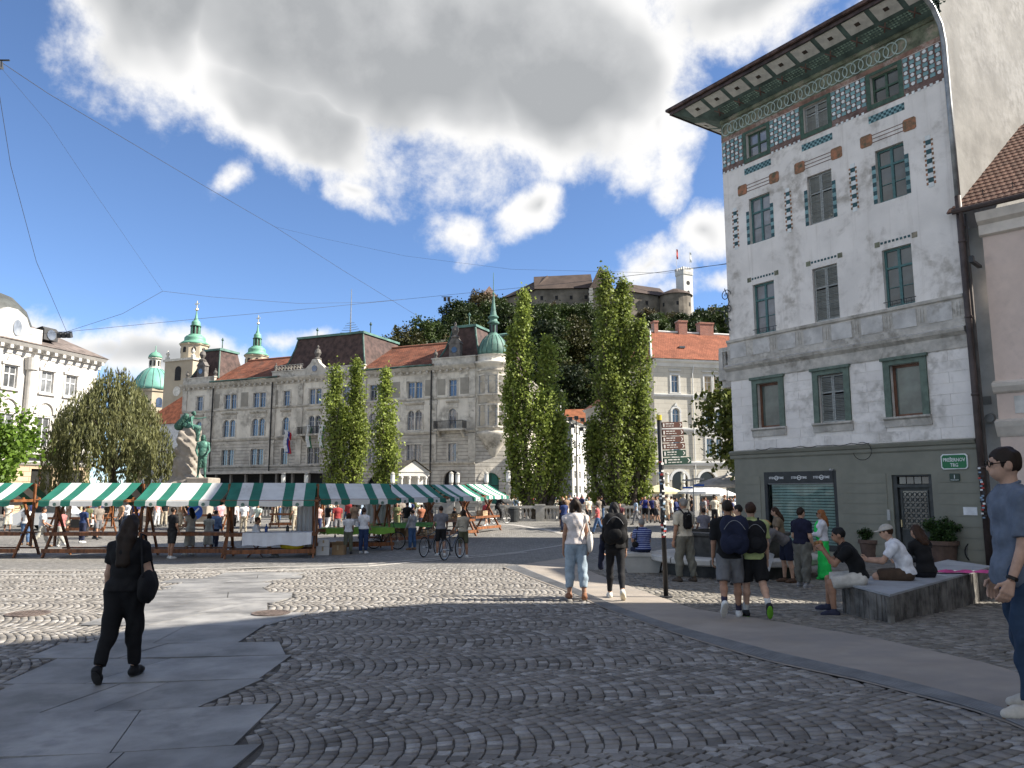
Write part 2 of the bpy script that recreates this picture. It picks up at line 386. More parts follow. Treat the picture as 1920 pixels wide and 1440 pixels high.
def shutters(par, x0, x1, z0, z1, fm, y=.1):
    """closed louvred shutters: two leaves, each slat a sub-part"""
    key = ('sh', round(x1 - x0, 2), round(z1 - z0, 2), fm.name); W, H = x1 - x0, z1 - z0
    if key not in _wc:
        b = MB(); w2 = W / 2
        for q in range(2):
            a = q * w2
            b.box(a + .005, a + .055, 0, .05, 0, H); b.box(a + w2 - .055, a + w2 - .005, 0, .05, 0, H)
            for zz in (0, H * .62, H - .06): b.box(a + .055, a + w2 - .055, 0, .05, zz, zz + .06)
        s = MB(); s.T = Matrix.Rotation(R(-38), 4, 'X'); s.box(0, w2 - .11, -.03, .03, -.005, .005)
        _wc[key] = (b.mesh('shutter', fm), s.mesh('slat', fm))
    o = link('shutter', _wc[key][0], par, (x0, y, z0)); zz = .09
    while zz < H - .09:
        if not (H * .62 - .03 < zz < H * .62 + .09):
            for q in range(2): link('slat', _wc[key][1], o, (q * W / 2 + .055, .025, zz), (random.uniform(-.1, .1), random.uniform(-.02, .02), 0))
        zz += .062
    return o
# ------------------------------------------------------------------ the square: ground sheet
def sett_material(name, base, light, joint=None):
    m = bpy.data.materials.new(name); m.use_nodes = True; t = NT(m.node_tree); bs = t.n['Principled BSDF']
    ge = t.new('ShaderNodeNewGeometry'); oi = t.new('ShaderNodeObjectInfo')
    r = t.math('FRACT', t.math('ADD', ge.outputs['Random Per Island'], oi.outputs['Random']))
    c = t.ramp(r, [(0, tuple(x * .62 for x in base)), (.35, base), (.82, tuple(x * 1.35 for x in base)), (.87, light), (1, tuple(x * 1.12 for x in light))])
    nz = t.noise(ge.outputs['Position'], 26, 6, .65); c = t.mix(t.mapr(nz, .3, .75, 0, .45), c, tuple(x * .55 for x in base))
    big = t.noise(ge.outputs['Position'], .5, 4, .6); c = t.mix(t.mapr(big, .4, .7, 0, .35), c, tuple(x * 1.35 for x in base))
    t.l.new(c, bs.inputs['Base Color']); bs.inputs['Roughness'].default_value = .82; bs.inputs['Specular IOR Level'].default_value = .2
    b = t.new('ShaderNodeBump'); b.inputs['Strength'].default_value = .55; b.inputs['Distance'].default_value = .012
    t.l.new(t.noise(ge.outputs['Position'], 60, 6, .65), b.inputs['Height']); t.l.new(b.outputs[0], bs.inputs['Normal'])
    MATS[name] = m; return m
SETT = sett_material('grey granite setts', (.215, .2, .182), (.36, .345, .325))
SETT2 = sett_material('warm small setts', (.2, .185, .16), (.3, .28, .25))
def far_cobble_material():
    m = bpy.data.materials.new('far cobbles'); m.use_nodes = True; t = NT(m.node_tree); bs = t.n['Principled BSDF']
    ge = t.new('ShaderNodeNewGeometry'); P = ge.outputs['Position']
    v = t.new('ShaderNodeTexVoronoi', feature='F1'); t.l.new(P, v.inputs['Vector']); v.inputs['Scale'].default_value = 8.5; v.inputs['Randomness'].default_value = .45
    v2 = t.new('ShaderNodeTexVoronoi', feature='DISTANCE_TO_EDGE'); t.l.new(P, v2.inputs['Vector']); v2.inputs['Scale'].default_value = 8.5; v2.inputs['Randomness'].default_value = .45
    sep = t.new('ShaderNodeSeparateColor'); t.l.new(v.outputs['Color'], sep.inputs[0])
    c = t.ramp(sep.outputs[0], [(0, (.12, .115, .107)), (.8, (.2, .19, .175)), (1, (.28, .27, .25))])
    c = t.mix(t.mapr(v2.outputs['Distance'], .01, .07), (.075, .07, .062), c)
    c = t.mix(t.mapr(t.noise(P, .25, 5, .6), .35, .7, 0, .45), c, (.22, .21, .19))
    t.l.new(c, bs.inputs['Base Color']); bs.inputs['Roughness'].default_value = .75
    b = t.new('ShaderNodeBump'); b.inputs['Strength'].default_value = .6; b.inputs['Distance'].default_value = .012
    t.l.new(t.mapr(v2.outputs['Distance'], 0, .12), b.inputs['Height']); t.l.new(b.outputs[0], bs.inputs['Normal'])
    return m
FARCOB = far_cobble_material()
def smooth(a, b, x): t = np.clip((np.asarray(x, float) - a) / (b - a), 0, 1); return t * t * (3 - 2 * t)
gxs = np.unique(np.concatenate([np.linspace(-900, -60, 12), np.linspace(-60, -20, 14), np.linspace(-20, 20, 81), np.linspace(20, 60, 14), np.linspace(60, 900, 12)]))
gys = np.unique(np.concatenate([np.linspace(-300, -10, 10), np.linspace(-10, 30, 81), np.linspace(30, 60, 21), np.linspace(60, 1500, 20)]))
GX, GY = np.meshgrid(gxs, gys)
SETT_FAR = 21.6
near = (1 - smooth(SETT_FAR + .2, SETT_FAR + .8, GY)) * smooth(-14.5, -13.5, GX) * (1 - smooth(13.5, 14.5, GX)) * smooth(2.2, 2.8, GY)
GZ = gz(GX, GY) - .05 * near
V = np.stack([GX, GY, GZ], -1).reshape(-1, 3); nx_, ny_ = len(gxs), len(gys)
I = np.arange(nx_ * ny_).reshape(ny_, nx_); Q = np.stack([I[:-1, :-1], I[:-1, 1:], I[1:, 1:], I[1:, :-1]], -1).reshape(-1, 4)
ground = tag(link('ground', npmesh('ground', V, Q, FARCOB, True)), 'grey cobbled ground of the town square', None, None, 'structure')

# ------------------------------------------------------------------ polylines measured on the ground
def gline(pts): return [tuple(gpt(*p))[:2] for p in pts]
band_l = gline([(2600, 1668), (1960, 1388), (1867, 1347), (1617, 1279), (1431, 1239), (1272, 1191), (1155, 1150), (1060, 1108), (990, 1082), (943, 1064)])
band_r = gline([(2700, 1546), (1990, 1292), (1864, 1247), (1642, 1197), (1481, 1170), (1293, 1140), (1198, 1106), (1117, 1076), (1080, 1058), (1062, 1046)])
def xof(line, y):
    ys = [p[1] for p in line]; xs = [p[0] for p in line]; o = np.argsort(ys)
    return np.interp(y, np.array(ys)[o], np.array(xs)[o])
slab_r = gline([(340, 1500), (415, 1425), (450, 1360), (445, 1300), (455, 1240), (470, 1190), (505, 1120), (530, 1080), (545, 1068)])
slab_l = gline([(-160, 1430), (-10, 1350), (80, 1290), (135, 1235), (190, 1185), (255, 1135), (310, 1095), (420, 1076), (470, 1068)])
# slabs: rows across the path, ends stepping in and out
slab_m = mat('dark smooth stone slabs', (.225, .22, .212), .55, var=.2, scale=1.3, bump=.25, bscale=70, rnd=.16, coords='World', stain=(.31, .3, .285), stain_scale=.5, stain_amt=.8, spec=.3)
slab_root = MB(); ROWS = []
y = 3.9; rs = random.Random(5)
while y < 20.6:
    h = rs.uniform(.75, 1.25); xl = float(xof(slab_l, y + h / 2)) + rs.uniform(-.45, .3); xr = float(xof(slab_r, y + h / 2)) + rs.uniform(-.2, .55)
    ROWS.append((y, min(y + h, 20.7), xl, xr, rs.uniform(-.1, .1), rs.uniform(-.5, .35))); y += h
bed = MB()
for (y0, y1, xl, xr, e0, e1) in ROWS:
    bed.quad(*[(x, yy, float(gz(x, yy)) - .03) for x, yy in ((xl, y0), (xr, y0), (xr, y1), (xl, y1))])
slab_paving = tag(bed.build('slab_paving', mat('pale mortar bed', (.42, .41, .39), .9, coords='World')), 'path of large dark stone slabs across the cobbles', None, None, 'structure')
for (y0, y1, xl, xr, e0, e1) in ROWS:
    n = rs.choice([1, 2, 2, 2, 3]); cuts = [xl] + sorted(xl + (xr - xl) * (k + rs.uniform(-.22, .22)) / n for k in range(1, n)) + [xr]
    sk = rs.uniform(-.5, .5)
    for k in range(n):
        a, b = cuts[k] + .008, cuts[k + 1] - .008; s0 = sk if k > 0 else e0; s1 = sk if k < n - 1 else e1
        P = [(a - s0 / 2, y0 + .006), (b - s1 / 2, y0 + .006), (b + s1 / 2, y1 - .006), (a + s0 / 2, y1 - .006)]
        cx = sum(p[0] for p in P) / 4; cy = sum(p[1] for p in P) / 4; dz = rs.uniform(-.002, .003)
        m_ = MB(); top = [(x, yy, float(gz(x, yy)) + .004 + dz) for x, yy in P]; bot = [(x, yy, float(gz(x, yy)) - .028) for x, yy in P]
        m_.add([tuple(np.subtract(q, (cx, cy, 0))) for q in bot + top], [(4, 5, 6, 7), (0, 1, 5, 4), (1, 2, 6, 5), (2, 3, 7, 6), (3, 0, 4, 7)])
        m_.build('slab', slab_m, slab_paving, (cx, cy, 0))
def in_slab(x, y, mrg=.0):
    r = np.zeros(x.shape, bool)
    for (y0, y1, xl, xr, e0, e1) in ROWS: t = (y - y0) / (y1 - y0) - .5; r |= (y > y0 - mrg * .5) & (y < y1 + mrg * .5) & (x > xl + e0 * t - mrg) & (x < xr + e1 * t + mrg)
    return r

# ------------------------------------------------------------------ setts laid in segmental arches
PITCHX = .118; LANE = 1.42; L0 = 5.45 - LANE * 2; NJ = 15
def setts():
    out = []; A0, A1 = -R(15), R(57); rr = LANE / (math.sin(A1) - math.sin(A0)); da = (A1 - A0) / NJ
    for li in range(0, 14):
        yb = L0 + li * LANE
        if yb > SETT_FAR: break
        n = int(28 / PITCHX); i = np.arange(n)[:, None]; j = np.arange(NJ)[None, :]
        an = A0 + (j + .5) * da + ((i % 2) - .5) * .5 * da + RNG.normal(0, .004, (n, NJ)); an = np.clip(an, A0 + da * .45, A1 - da * .45)
        cx = -14 + RNG.uniform(0, .1) + i * PITCHX + rr * np.cos(an) - rr + RNG.normal(0, .003, an.shape); cy = yb + rr * (np.sin(an) - math.sin(A0))
        hl = rr * da * .5 * RNG.uniform(.8, .89, an.shape); hw = PITCHX * np.cos(an) * .5 * RNG.uniform(.85, .93, an.shape)
        tx, ty = -np.sin(an), np.cos(an); rx, ry = np.cos(an), np.sin(an)
        q = np.stack([np.stack([cx + sx * hw * rx + sy * hl * tx, cy + sx * hw * ry + sy * hl * ty], -1) for sx, sy in ((-1, -1), (1, -1), (1, 1), (-1, 1))], 2)
        q = q + RNG.normal(0, .0025, q.shape); out.append(q.reshape(-1, 4, 2))
        # straight course between two lanes
        m = int(28 / .15); x0 = -14 + np.arange(m) * .15; w_ = .068; q = np.stack([np.stack([x0 + ax, np.full(m, yb + ay)], -1) for ax, ay in ((-w_, -.028), (w_, -.028), (w_, .028), (-w_, .028))], 1); out.append(q + RNG.normal(0, .002, q.shape))
    return np.concatenate(out)
Q4 = setts()
c = Q4.mean(1); X, Y = c[:, 0], c[:, 1]
right = X > xof(band_r, Y) - .04; left_ok = (X < xof(band_l, Y) + .045)
keep = (left_ok | right) & ~in_slab(X, Y, .03) & (Y > 2.9) & (Y < SETT_FAR) & (np.abs(X) < .9 * Y + 3)
Q4 = Q4[keep]; right = right[keep]; c = c[keep]
def sett_geo(q, j):
    n = len(q); cc = q.mean(1, keepdims=True); top = cc + (q - cc) * .95
    zt = gz(q[..., 0], q[..., 1]) ; dz = RNG.normal(0, .0022, (n, 1)); tilt = RNG.normal(0, .002, (n, 4))
    lo = np.concatenate([q, (zt - .026)[..., None]], -1); mid = np.concatenate([q, (zt + dz - .007)[..., None]], -1); hi = np.concatenate([top, (zt + dz + tilt)[..., None]], -1)
    return np.concatenate([lo, mid, hi], 1)
SF = np.array([(8, 9, 10, 11)] + [(4 + k, 4 + (k + 1) % 4, 8 + (k + 1) % 4, 8 + k) for k in range(4)] + [(k, (k + 1) % 4, 4 + (k + 1) % 4, 4 + k) for k in range(4)])
G = sett_geo(Q4, 0)
dist = np.hypot(c[:, 0], c[:, 1]); infr = (np.abs(c[:, 0]) < .645 * c[:, 1]) & (c[:, 1] > 4.95)
order = np.where(infr, dist, 1e6).argsort(); single = order[:300]; rest = np.setdiff1d(np.arange(len(Q4)), single)
jb = mat('dark sand joint bed', (.085, .078, .068), .95, coords='World', scale=20)
bedv = []; bm_ = MB()
for yy in np.arange(2.8, SETT_FAR, .6):
    for xx in np.arange(-14, 14, 1.0):
        bm_.quad(*[(x, y_, float(gz(x, y_)) - .015) for x, y_ in ((xx, yy), (xx + 1, yy), (xx + 1, min(yy + .6, SETT_FAR)), (xx, min(yy + .6, SETT_FAR)))])
cobble = tag(bm_.build('cobble_paving', jb), 'grey granite setts laid in arched rows', None, None, 'structure')
for nm, sel, mt in (('setts', ~right, SETT), ('small_setts', right, SETT2)):
    idx = rest[sel[rest]]; VV = G[idx].reshape(-1, 3); FF = (SF[None] + 12 * np.arange(len(idx))[:, None, None]).reshape(-1, 4)
    tag(link(nm, npmesh(nm, VV, FF, mt), cobble), None, None, None, 'stuff')
for i in single:
    o_ = G[i].mean(0); me = bpy.data.meshes.new('sett'); me.from_pydata([tuple(p - o_) for p in G[i]], [], [tuple(f) for f in SF]); me.materials.append(SETT2 if right[i] else SETT)
    link('sett', me, cobble, tuple(o_))

# ------------------------------------------------------------------ smooth band with grooved guide strip
def strip(name, L, Rr, dz, m, n=60, label=None, thick=0):
    def resample(P):
        P = np.array(P); s = np.concatenate([[0], np.cumsum(np.hypot(*np.diff(P, axis=0).T))]); u = np.linspace(0, s[-1], n)
        return np.stack([np.interp(u, s, P[:, 0]), np.interp(u, s, P[:, 1])], -1)
    A, B = resample(L), resample(Rr); K = 5
    rows = [A + (B - A) * k / K for k in range(K + 1)]
    VV = np.array([[(x, y, float(gz(x, y)) + dz) for x, y in r] for r in rows]).reshape(-1, 3)
    I = np.arange((K + 1) * n).reshape(K + 1, n); FF = np.stack([I[:-1, :-1], I[:-1, 1:], I[1:, 1:], I[1:, :-1]], -1).reshape(-1, 4)
    o = link(name, npmesh(name, VV, FF, m, True))
    if label: tag(o, label, None, None, 'structure')
    return o, A, B
bandm = mat('fine grained beige paving', (.33, .287, .242), .7, var=.08, scale=1.2, bump=.3, bscale=160, coords='World', stain=(.23, .215, .2), stain_scale=.35, stain_amt=.6)
def lerp_line(f, n=60):
    def rs_(P):
        P = np.array(P); s = np.concatenate([[0], np.cumsum(np.hypot(*np.diff(P, axis=0).T))]); u = np.linspace(0, s[-1], n); return np.stack([np.interp(u, s, P[:, 0]), np.interp(u, s, P[:, 1])], -1)
    A, B = rs_(band_l), rs_(band_r); return [tuple(p) for p in A + (B - A) * f]
band, _, _ = strip('pavement', band_l, band_r, .008, bandm, label='smooth beige paved walking band curving across the cobbles')
gm = mat('dark grooved guide paving', (.2, .2, .2), .75, var=.12, scale=3, coords='World', bump=.2, bscale=90)
guide, _, _ = strip('guide_strip', lerp_line(.02), lerp_line(.2), .011, gm, label='dark guide strip with raised ribs along the beige band')
for k in range(6):
    f = .04 + k * .027; P = lerp_line(f, 50); b = MB()
    Pv = [Vector((x, y, float(gz(x, y)) + .014)) for x, y in P]
    for a, q in zip(Pv[:-1], Pv[1:]):
        t = (q - a); nrm = Vector((-t.y, t.x, 0)).normalized() * .013
        b.add([a - nrm, a + nrm, q + nrm, q - nrm, a - nrm * .6 + Vector((0, 0, .006)), a + nrm * .6 + Vector((0, 0, .006)), q + nrm * .6 + Vector((0, 0, .006)), q - nrm * .6 + Vector((0, 0, .006))], [(4, 5, 6, 7), (1, 2, 6, 5), (3, 0, 4, 7)])
    b.build('rib', gm, guide)
# pale stone lines swinging across the square
linem = mat('pale stone strip', (.42, .4, .37), .7, var=.1, scale=5, coords='World', bump=.2)
def stone_line(pts, w, lab):
    P = [gpt(*p) for p in pts]; s = [0]
    for a, b in zip(P[:-1], P[1:]): s.append(s[-1] + (b - a).length)
    u = np.arange(0, s[-1], .8); C = np.stack([np.interp(u, s, [p[i] for p in P]) for i in range(2)], -1)
    bedm = MB(); pv = []
    for i in range(len(C) - 1):
        t = C[i + 1] - C[i]; nn = np.array((-t[1], t[0])) / np.hypot(*t) * w / 2; pv.append((C[i] + nn, C[i] - nn, C[i + 1] - nn, C[i + 1] + nn))
    for q in pv: bedm.quad(*[(x, y, float(gz(x, y)) + .005) for x, y in q])
    o = tag(bedm.build('stone_strip', jb), lab, None, None, 'structure')
    for q in pv:
        q = np.array(q); cc = q.mean(0); q = cc + (q - cc) * .988; b = MB()
        b.add([(x - cc[0], y - cc[1], float(gz(x, y)) + dz) for dz in (.0, .011) for x, y in q], [(4, 7, 6, 5), (0, 4, 5, 1), (1, 5, 6, 2), (2, 6, 7, 3), (3, 7, 4, 0)][:1] + [(0, 1, 5, 4), (1, 2, 6, 5), (2, 3, 7, 6), (3, 0, 4, 7)])
        b.build('kerb_stone', linem, o, (cc[0], cc[1], 0))
stone_line([(-300, 1069), (0, 1071), (250, 1069.5), (470, 1065), (680, 1058), (837, 1045.5), (960, 1037), (1052, 1023), (1090, 1010)], .15, 'pale stone line on the cobbles nearer the market stalls')
stone_line([(-300, 1077), (0, 1078.5), (250, 1077), (470, 1072), (680, 1062.5), (837, 1048.5), (900, 1044.5), (1000, 1034)], .15, 'pale stone line beside the dark slab path end')
stone_line([(905, 981), (960, 984), (1022, 993), (1046, 998), (1075, 1005)], .5, 'broad pale stone arc in front of the balustrade')
# manhole covers
def manhole(px_, py_, r, lab):
    p = gpt(px_, py_); b = MB(); b.lathe([(r, -.03), (r, .008), (r - .04, .012), (r - .05, .006), (.0, .006)], 28)
    for i in range(-4, 5):
        for j in range(-4, 5):
            if math.hypot(i, j) < 4.3: x, y = i * r * .19, j * r * .19; b.box(x - .02, x + .02, y - .02, y + .02, .006, .011)
    tag(b.build('manhole_cover', mat('rusty iron', (.14, .108, .092), .7, var=.25, scale=8), None, (p.x, p.y, p.z + .006)), lab, 'manhole cover')
manhole(52, 1151, .32, 'round rusty manhole cover in sunlit cobbles far from the slabs')
manhole(508, 1150, .3, 'round rusty manhole cover at the edge of the slab path')
# ------------------------------------------------------------------ the corner house with painted tiles (right)
HX, HY = 8.886, 30.865; HROT = math.atan2(-.823, .568)
house = empty('corner_house', (HX, HY, 0), HROT, 'weathered white corner house with teal tile ornament and deep eaves', 'house')
white = mat('weathered white plaster', (.82, .77, .715), .85, var=.05, scale=.7, bump=.25, bscale=9, streak=(.5, .45, .39), stain=(.4, .36, .31), stain_scale=.42, stain_amt=.95)
stonew = mat('grimy pale stone', (.56, .525, .47), .85, var=.14, scale=1.6, bump=.3, bscale=14, stain=(.2, .18, .15), stain_scale=.8, stain_amt=.7)
grn = mat('grey green shopfront paint', (.225, .22, .175), .6, var=.06, scale=1.5, bump=.06, bscale=40)
dgreen = mat('dark green paint', (.06, .11, .075), .55, var=.15, scale=6)
sage = mat('sage green frame paint', (.125, .17, .135), .6, var=.12, scale=5)
teal = mat('teal frame paint', (.075, .17, .165), .45, var=.12, scale=6)
tealT = mat('glazed teal tile', (.2, .35, .36), .35, var=.15, scale=3, rnd=.16)
whiteT = mat('glazed white tile', (.72, .74, .72), .35, var=.08, scale=5, rnd=.1)
darkT = mat('dark teal tile', (.03, .09, .1), .4, var=.2, scale=5)
brownr = mat('red brown painted band', (.17, .105, .09), .75, var=.2, scale=2.5, stain=(.42, .33, .27), stain_scale=1.2, stain_amt=.5)
rust = mat('rust ornament', (.3, .125, .065), .7, var=.5, scale=5, col2=(.1, .1, .06))
olive = mat('olive green frieze', (.17, .185, .12), .75, var=.3, scale=2, stain=(.42, .34, .27), stain_scale=1.0, stain_amt=.7)
ringm = mat('pale green ring', (.42, .5, .45), .6, var=.2, scale=4)
greyw = mat('weathered grey shutter', (.33, .345, .33), .75, var=.2, scale=4, stretch=(1, 1, 6))
brownw = mat('brown window wood', (.16, .07, .04), .45, var=.2, scale=4)
steel = mat('dark steel', (.03, .033, .035), .4, var=.15, scale=4)
gl = glass_mat('window glass', (.05, .065, .07)); glc = glass_mat('curtained glass', (.22, .24, .27)); gls = glass_mat('screened glass', (.2, .24, .21))
WX = [(1.25, 2.25), (3.93, 4.94), (6.62, 7.63)]; HW = 9.15
holes = [(a, b, 15.15, 16.21) for a, b in WX] + [(a, b, 11.53, 13.43) for a, b in WX] + [(a, b, 7.83, 9.85) for a, b in WX] + [(a, b, 4.13, 5.86) for a, b in WX]
front = wall_mesh(0, HW, 3.25, 17.45, holes, .28)
front.quad((0, 0, 3.25), (0, 0, 17.45), (0, 11, 17.45), (0, 11, 3.25))
wallo = front.build('wall', white, house)
low = wall_mesh(0, HW, -1, 3.25, [(1.38, 4.42, -.38, 2.43), (6.42, 7.72, -.45, 2.23)], .25)
low.quad((0, 0, -1), (0, 0, 3.25), (0, 11, 3.25), (0, 11, -1))
lowo = low.build('shopfront_wall', grn, house)
grey = mat('bare grey plaster firewall', (.215, .21, .198), .9, var=.14, scale=.9, bump=.35, bscale=6, stain=(.28, .275, .265), stain_scale=.5, stain_amt=.8, streak=(.2, .2, .19))
fw_ = MB(); fw_.quad((HW, 0, -1), (HW, 12, -1), (HW, 12, 25), (HW, 0, 18.6)); fw_.quad((0, 11, -1), (0, 11, 18), (HW, 11, 18), (HW, 11, -1))
fw_.build('side_wall', grey, house)
# stone blocks of the first floor, each proud of the wall
bl = {}
def block(w_, h_, mt, nm, par, x, z, pr=.014):
    k = (round(w_, 2), round(h_, 2), mt.name)
    if k not in bl: bl[k] = MB().box(.006, w_ - .006, 0, pr + .01, .006, h_ - .006).mesh(nm, mt)
    link(nm, bl[k], par, (x, -pr, z))
blockm = mat('painted stone block', (.82, .77, .72), .85, var=.05, scale=.9, bump=.25, bscale=10, rnd=.05, coords='World', stain=(.38, .35, .31), stain_scale=.5, stain_amt=.75)
rz = random.Random(3); zr = 3.32; row = 0
while zr < 6.0:
    hh = .348 if zr + .348 < 6.1 else 6.08 - zr; x = 0.0; segs = []
    cutsx = [0] + [v for a, b in WX for v in (a - .24, b + .24)] + [HW]
    inwin = zr + hh > 4.0
    spans = [(cutsx[i], cutsx[i + 1]) for i in range(0, 8, 2)] if inwin else [(0, HW)]
    for a, b in spans:
        n = max(1, round((b - a) / 1.05)); st = (b - a) / n; xs_ = [a]
        xx = a + st * (.5 if row % 2 else 1.0)
        while xx < b - .2: xs_.append(xx); xx += st
        xs_.append(b)
        for p, q in zip(xs_[:-1], xs_[1:]): block(q - p, hh, blockm, 'stone_block', wallo, p, zr)
    zr += hh; row += 1
# plank like courses of the shopfront
zg = [2.29, 1.96, 1.63, 1.28, .93, .61, .28, -.05, -.4]
for i in range(len(zg) - 1):
    for a, b in ((0, 1.2), (4.62, 6.24), (7.9, HW)): block(b - a, zg[i] - zg[i + 1], grn, 'course', lowo, a, zg[i + 1], .018)
# mouldings run along the front: profiles in (depth, height)
def mould(nm, prof, mt, x0=-.06, x1=HW, par=house): return MB().prism_x([(-d, z) for d, z in prof], x0, x1).build(nm, mt, par)
mould('shop_cornice', [(-.05, 2.98), (.03, 2.98), (.05, 3.02), (.05, 3.12), (.1, 3.15), (.14, 3.25), (.0, 3.3), (-.05, 3.3)], grn, -.16, HW)
mould('cornice', [(-.05, 6.12), (.04, 6.12), (.05, 6.2), (.05, 6.5), (.1, 6.55), (.18, 6.62), (.22, 6.72), (.05, 6.8), (-.05, 6.8)], stonew, -.2, HW)
mould('parapet', [(-.05, 6.8), (.05, 6.8), (.06, 6.98), (.04, 7.0), (.04, 7.66), (.1, 7.7), (.12, 7.79), (-.05, 7.83)], stonew, -.1, HW)
for k in range(8):
    x = .06 + k * 1.135; b = MB(); b.box(x, x + .78, -.058, -.038, 7.04, 7.62); p = b.build('parapet_panel', mat('parapet panel', (.58, .56, .53), .85, var=.12, scale=1.4, stain=(.3, .27, .23), stain_scale=.9, stain_amt=.7), house)
    for q in range(2): MB().box(x + .86 + q * .1, x + .92 + q * .1, -.056, -.038, 7.12, 7.56).build('groove_strip', stonew, house)
mould('string_course', [(-.02, 17.12), (.05, 17.14), (.09, 17.22), (.05, 17.3), (-.02, 17.3)], olive, 0, HW)
# first floor windows in sage surrounds
for i, (a, b) in enumerate(WX):
    f = MB(); f.prism_y([(a - .22, 4.13), (a, 4.13), (a, 5.86), (b, 5.86), (b, 4.13), (b + .22, 4.13), (b + .22, 6.02), (a - .22, 6.02)], -.06, .02)
    f.box(a - .28, b + .28, -.13, .01, 6.02, 6.12); f.build('window_surround', sage, house)
    s = MB(); s.prism_x([(-.16, 4.13), (-.16, 4.07), (-.08, 4.02), (-.06, 3.8), (.01, 3.8), (.01, 4.13)], a - .27, b + .27); s.build('window_sill', stonew, house)
    if i == 1: shutters(house, a + .02, b - .02, 4.15, 5.84, greyw)
    else: window(house, a, b, 4.13, 5.86, brownw, gls, cross=.0, mull=False, fw=.09)
for i, (a, b) in enumerate(WX):
    for (z0, z1, bars) in ((7.83, 9.85, 1), (11.53, 13.43, 1)):
        if i == 1: shutters(house, a + .02, b - .02, z0 + .02, z1 - .02, greyw)
        else:
            window(house, a, b, z0, z1, teal, glc if i == 0 else gl, bars=bars, fw=.075, y=.14)
    if i == 0: pass
    # attic row
    fr = MB(); fr.prism_y([(a - .15, 14.98), (b + .15, 14.98), (b + .15, 16.36), (a - .15, 16.36), (a - .15, 14.98), (a, 15.15), (a, 16.21), (b, 16.21), (b, 15.15), (a, 15.15)], -.012, .0) if False else None
    for (p, q, r_, s_) in ((a - .15, a, 14.98, 16.32), (b, b + .15, 14.98, 16.32), (a, b, 14.98, 15.15), (a, b, 16.21, 16.32)): fr.box(p, q, -.02, .0, r_, s_)
    fr.build('window_surround', dgreen, house)
    if i == 1: shutters(house, a + .03, b - .03, 15.17, 16.19, greyw)
    else: window(house, a, b, 15.15, 16.21, dgreen, glc if i == 0 else gl, cross=.5, fw=.07)
    # balcony rail rods of the second floor windows
    if i != 1:
        rb = MB(); rb.tube([(a - .05, -.03, 8.02), (b + .05, -.03, 8.02)], .012, 6)
        for q in range(6): xx = a + .1 + q * .16; rb.tube([(xx, -.03, 7.84), (xx, -.03, 8.02)], .008, 5)
        rb.build('window_rail', steel, house)
    # painted row of squares over the second floor windows
    sq = MB()
    for q in range(8): xx = a - .02 + q * .135; sq.box(xx, xx + .085, -.008, 0, 10.06, 10.14)
    sq.build('square_row', darkT, house)
    for xx in (a - .23, b + .05): MB().box(xx, xx + .18, -.012, 0, 10.0, 10.18).build('corner_tile', olive, house)
    # tile strips beside the third floor windows
    for xx in (a - .145, b + .005):
        ts = MB()
        for q in range(9): ts.m = q % 2; ts.box(xx, xx + .135, -.014, 0, 11.55 + q * .154, 11.55 + q * .154 + .146)
        ts.build('tile_strip', [darkT, tealT], house)
    # medallions joined by three bars
    for xx in (a - .5, b + .03):
        MB().prism_y([(xx + .05, 13.7), (xx + .39, 13.7), (xx + .44, 13.75), (xx + .44, 14.08), (xx + .39, 14.13), (xx + .05, 14.13), (xx, 14.08), (xx, 13.75)], -.02, 0).build('medallion', rust, house)
    for q in range(3): MB().box(a - .06, b + .03, -.012, 0, 13.76 + q * .135, 13.785 + q * .135).build('painted_bar', brownr, house)
    # checkered band
    ck = MB()
    for r_ in range(3):
        for q in range(14): ck.m = (q + r_) % 2; ck.box(a - .14 + q * .0915, a - .14 + q * .0915 + .088, -.01, 0, 14.5 + r_ * .087, 14.5 + r_ * .087 + .083)
    ck.build('checker_band', [tealT, darkT], house)
# upright ornaments between the third floor windows
for xx in (.55, 3.07, 5.77, 8.44):
    o = MB()
    for q in range(11):
        z = 11.52 + q * .162; o.m = q % 2; o.box(xx - .085, xx + .085, -.012, 0, z, z + .156)
        if q % 2: o.m = 2; o.box(xx - .15, xx - .09, -.01, 0, z - .07, z + .02); o.box(xx + .09, xx + .15, -.01, 0, z - .07, z + .02); o.box(xx - .15, xx - .09, -.01, 0, z + .1, z + .17); o.box(xx + .09, xx + .15, -.01, 0, z + .1, z + .17)
    o.build('tile_strip', [whiteT, darkT, rust], house)
# attic: brown band with white teeth, panels of square and round tiles, frieze of rings
MB().box(0, HW, -.008, 0, 14.95, 15.17).build('painted_band', brownr, house)
xx = .04
while xx < HW - .1:
    if not any(a - .16 < xx + .05 < b + .16 for a, b in WX): MB().box(xx, xx + .095, -.016, 0, 14.91, 15.01).build('tooth', whiteT, house)
    xx += .2
sqm = MB().box(-.085, .085, -.02, 0, -.066, .066).mesh('tile', tealT)
rdm = MB().prism_y([(.066 * math.cos(k * math.pi / 7), .066 * math.sin(k * math.pi / 7)) for k in range(14)], -.026, 0).mesh('tile', whiteT)
for (a, b) in ((.03, 1.09), (2.41, 3.77), (5.1, 6.46), (7.79, HW - .06)):
    bp = MB().box(a, b, -.006, 0, 15.17, 16.3).build('tile_panel', brownr, house); n = max(4, round((b - a) / .205)); st = (b - a) / n
    for q in range(n):
        for r_ in range(7): link('tile', rdm if (q + r_) % 2 else sqm, bp, (a + st * (q + .5), -.004, 15.27 + r_ * .156))
MB().box(0, HW, -.006, 0, 16.32, 16.5).build('painted_band', mat('faded red band', (.27, .15, .11), .8, var=.25, scale=2, stain=(.5, .42, .36), stain_scale=1.1, stain_amt=.7), house)
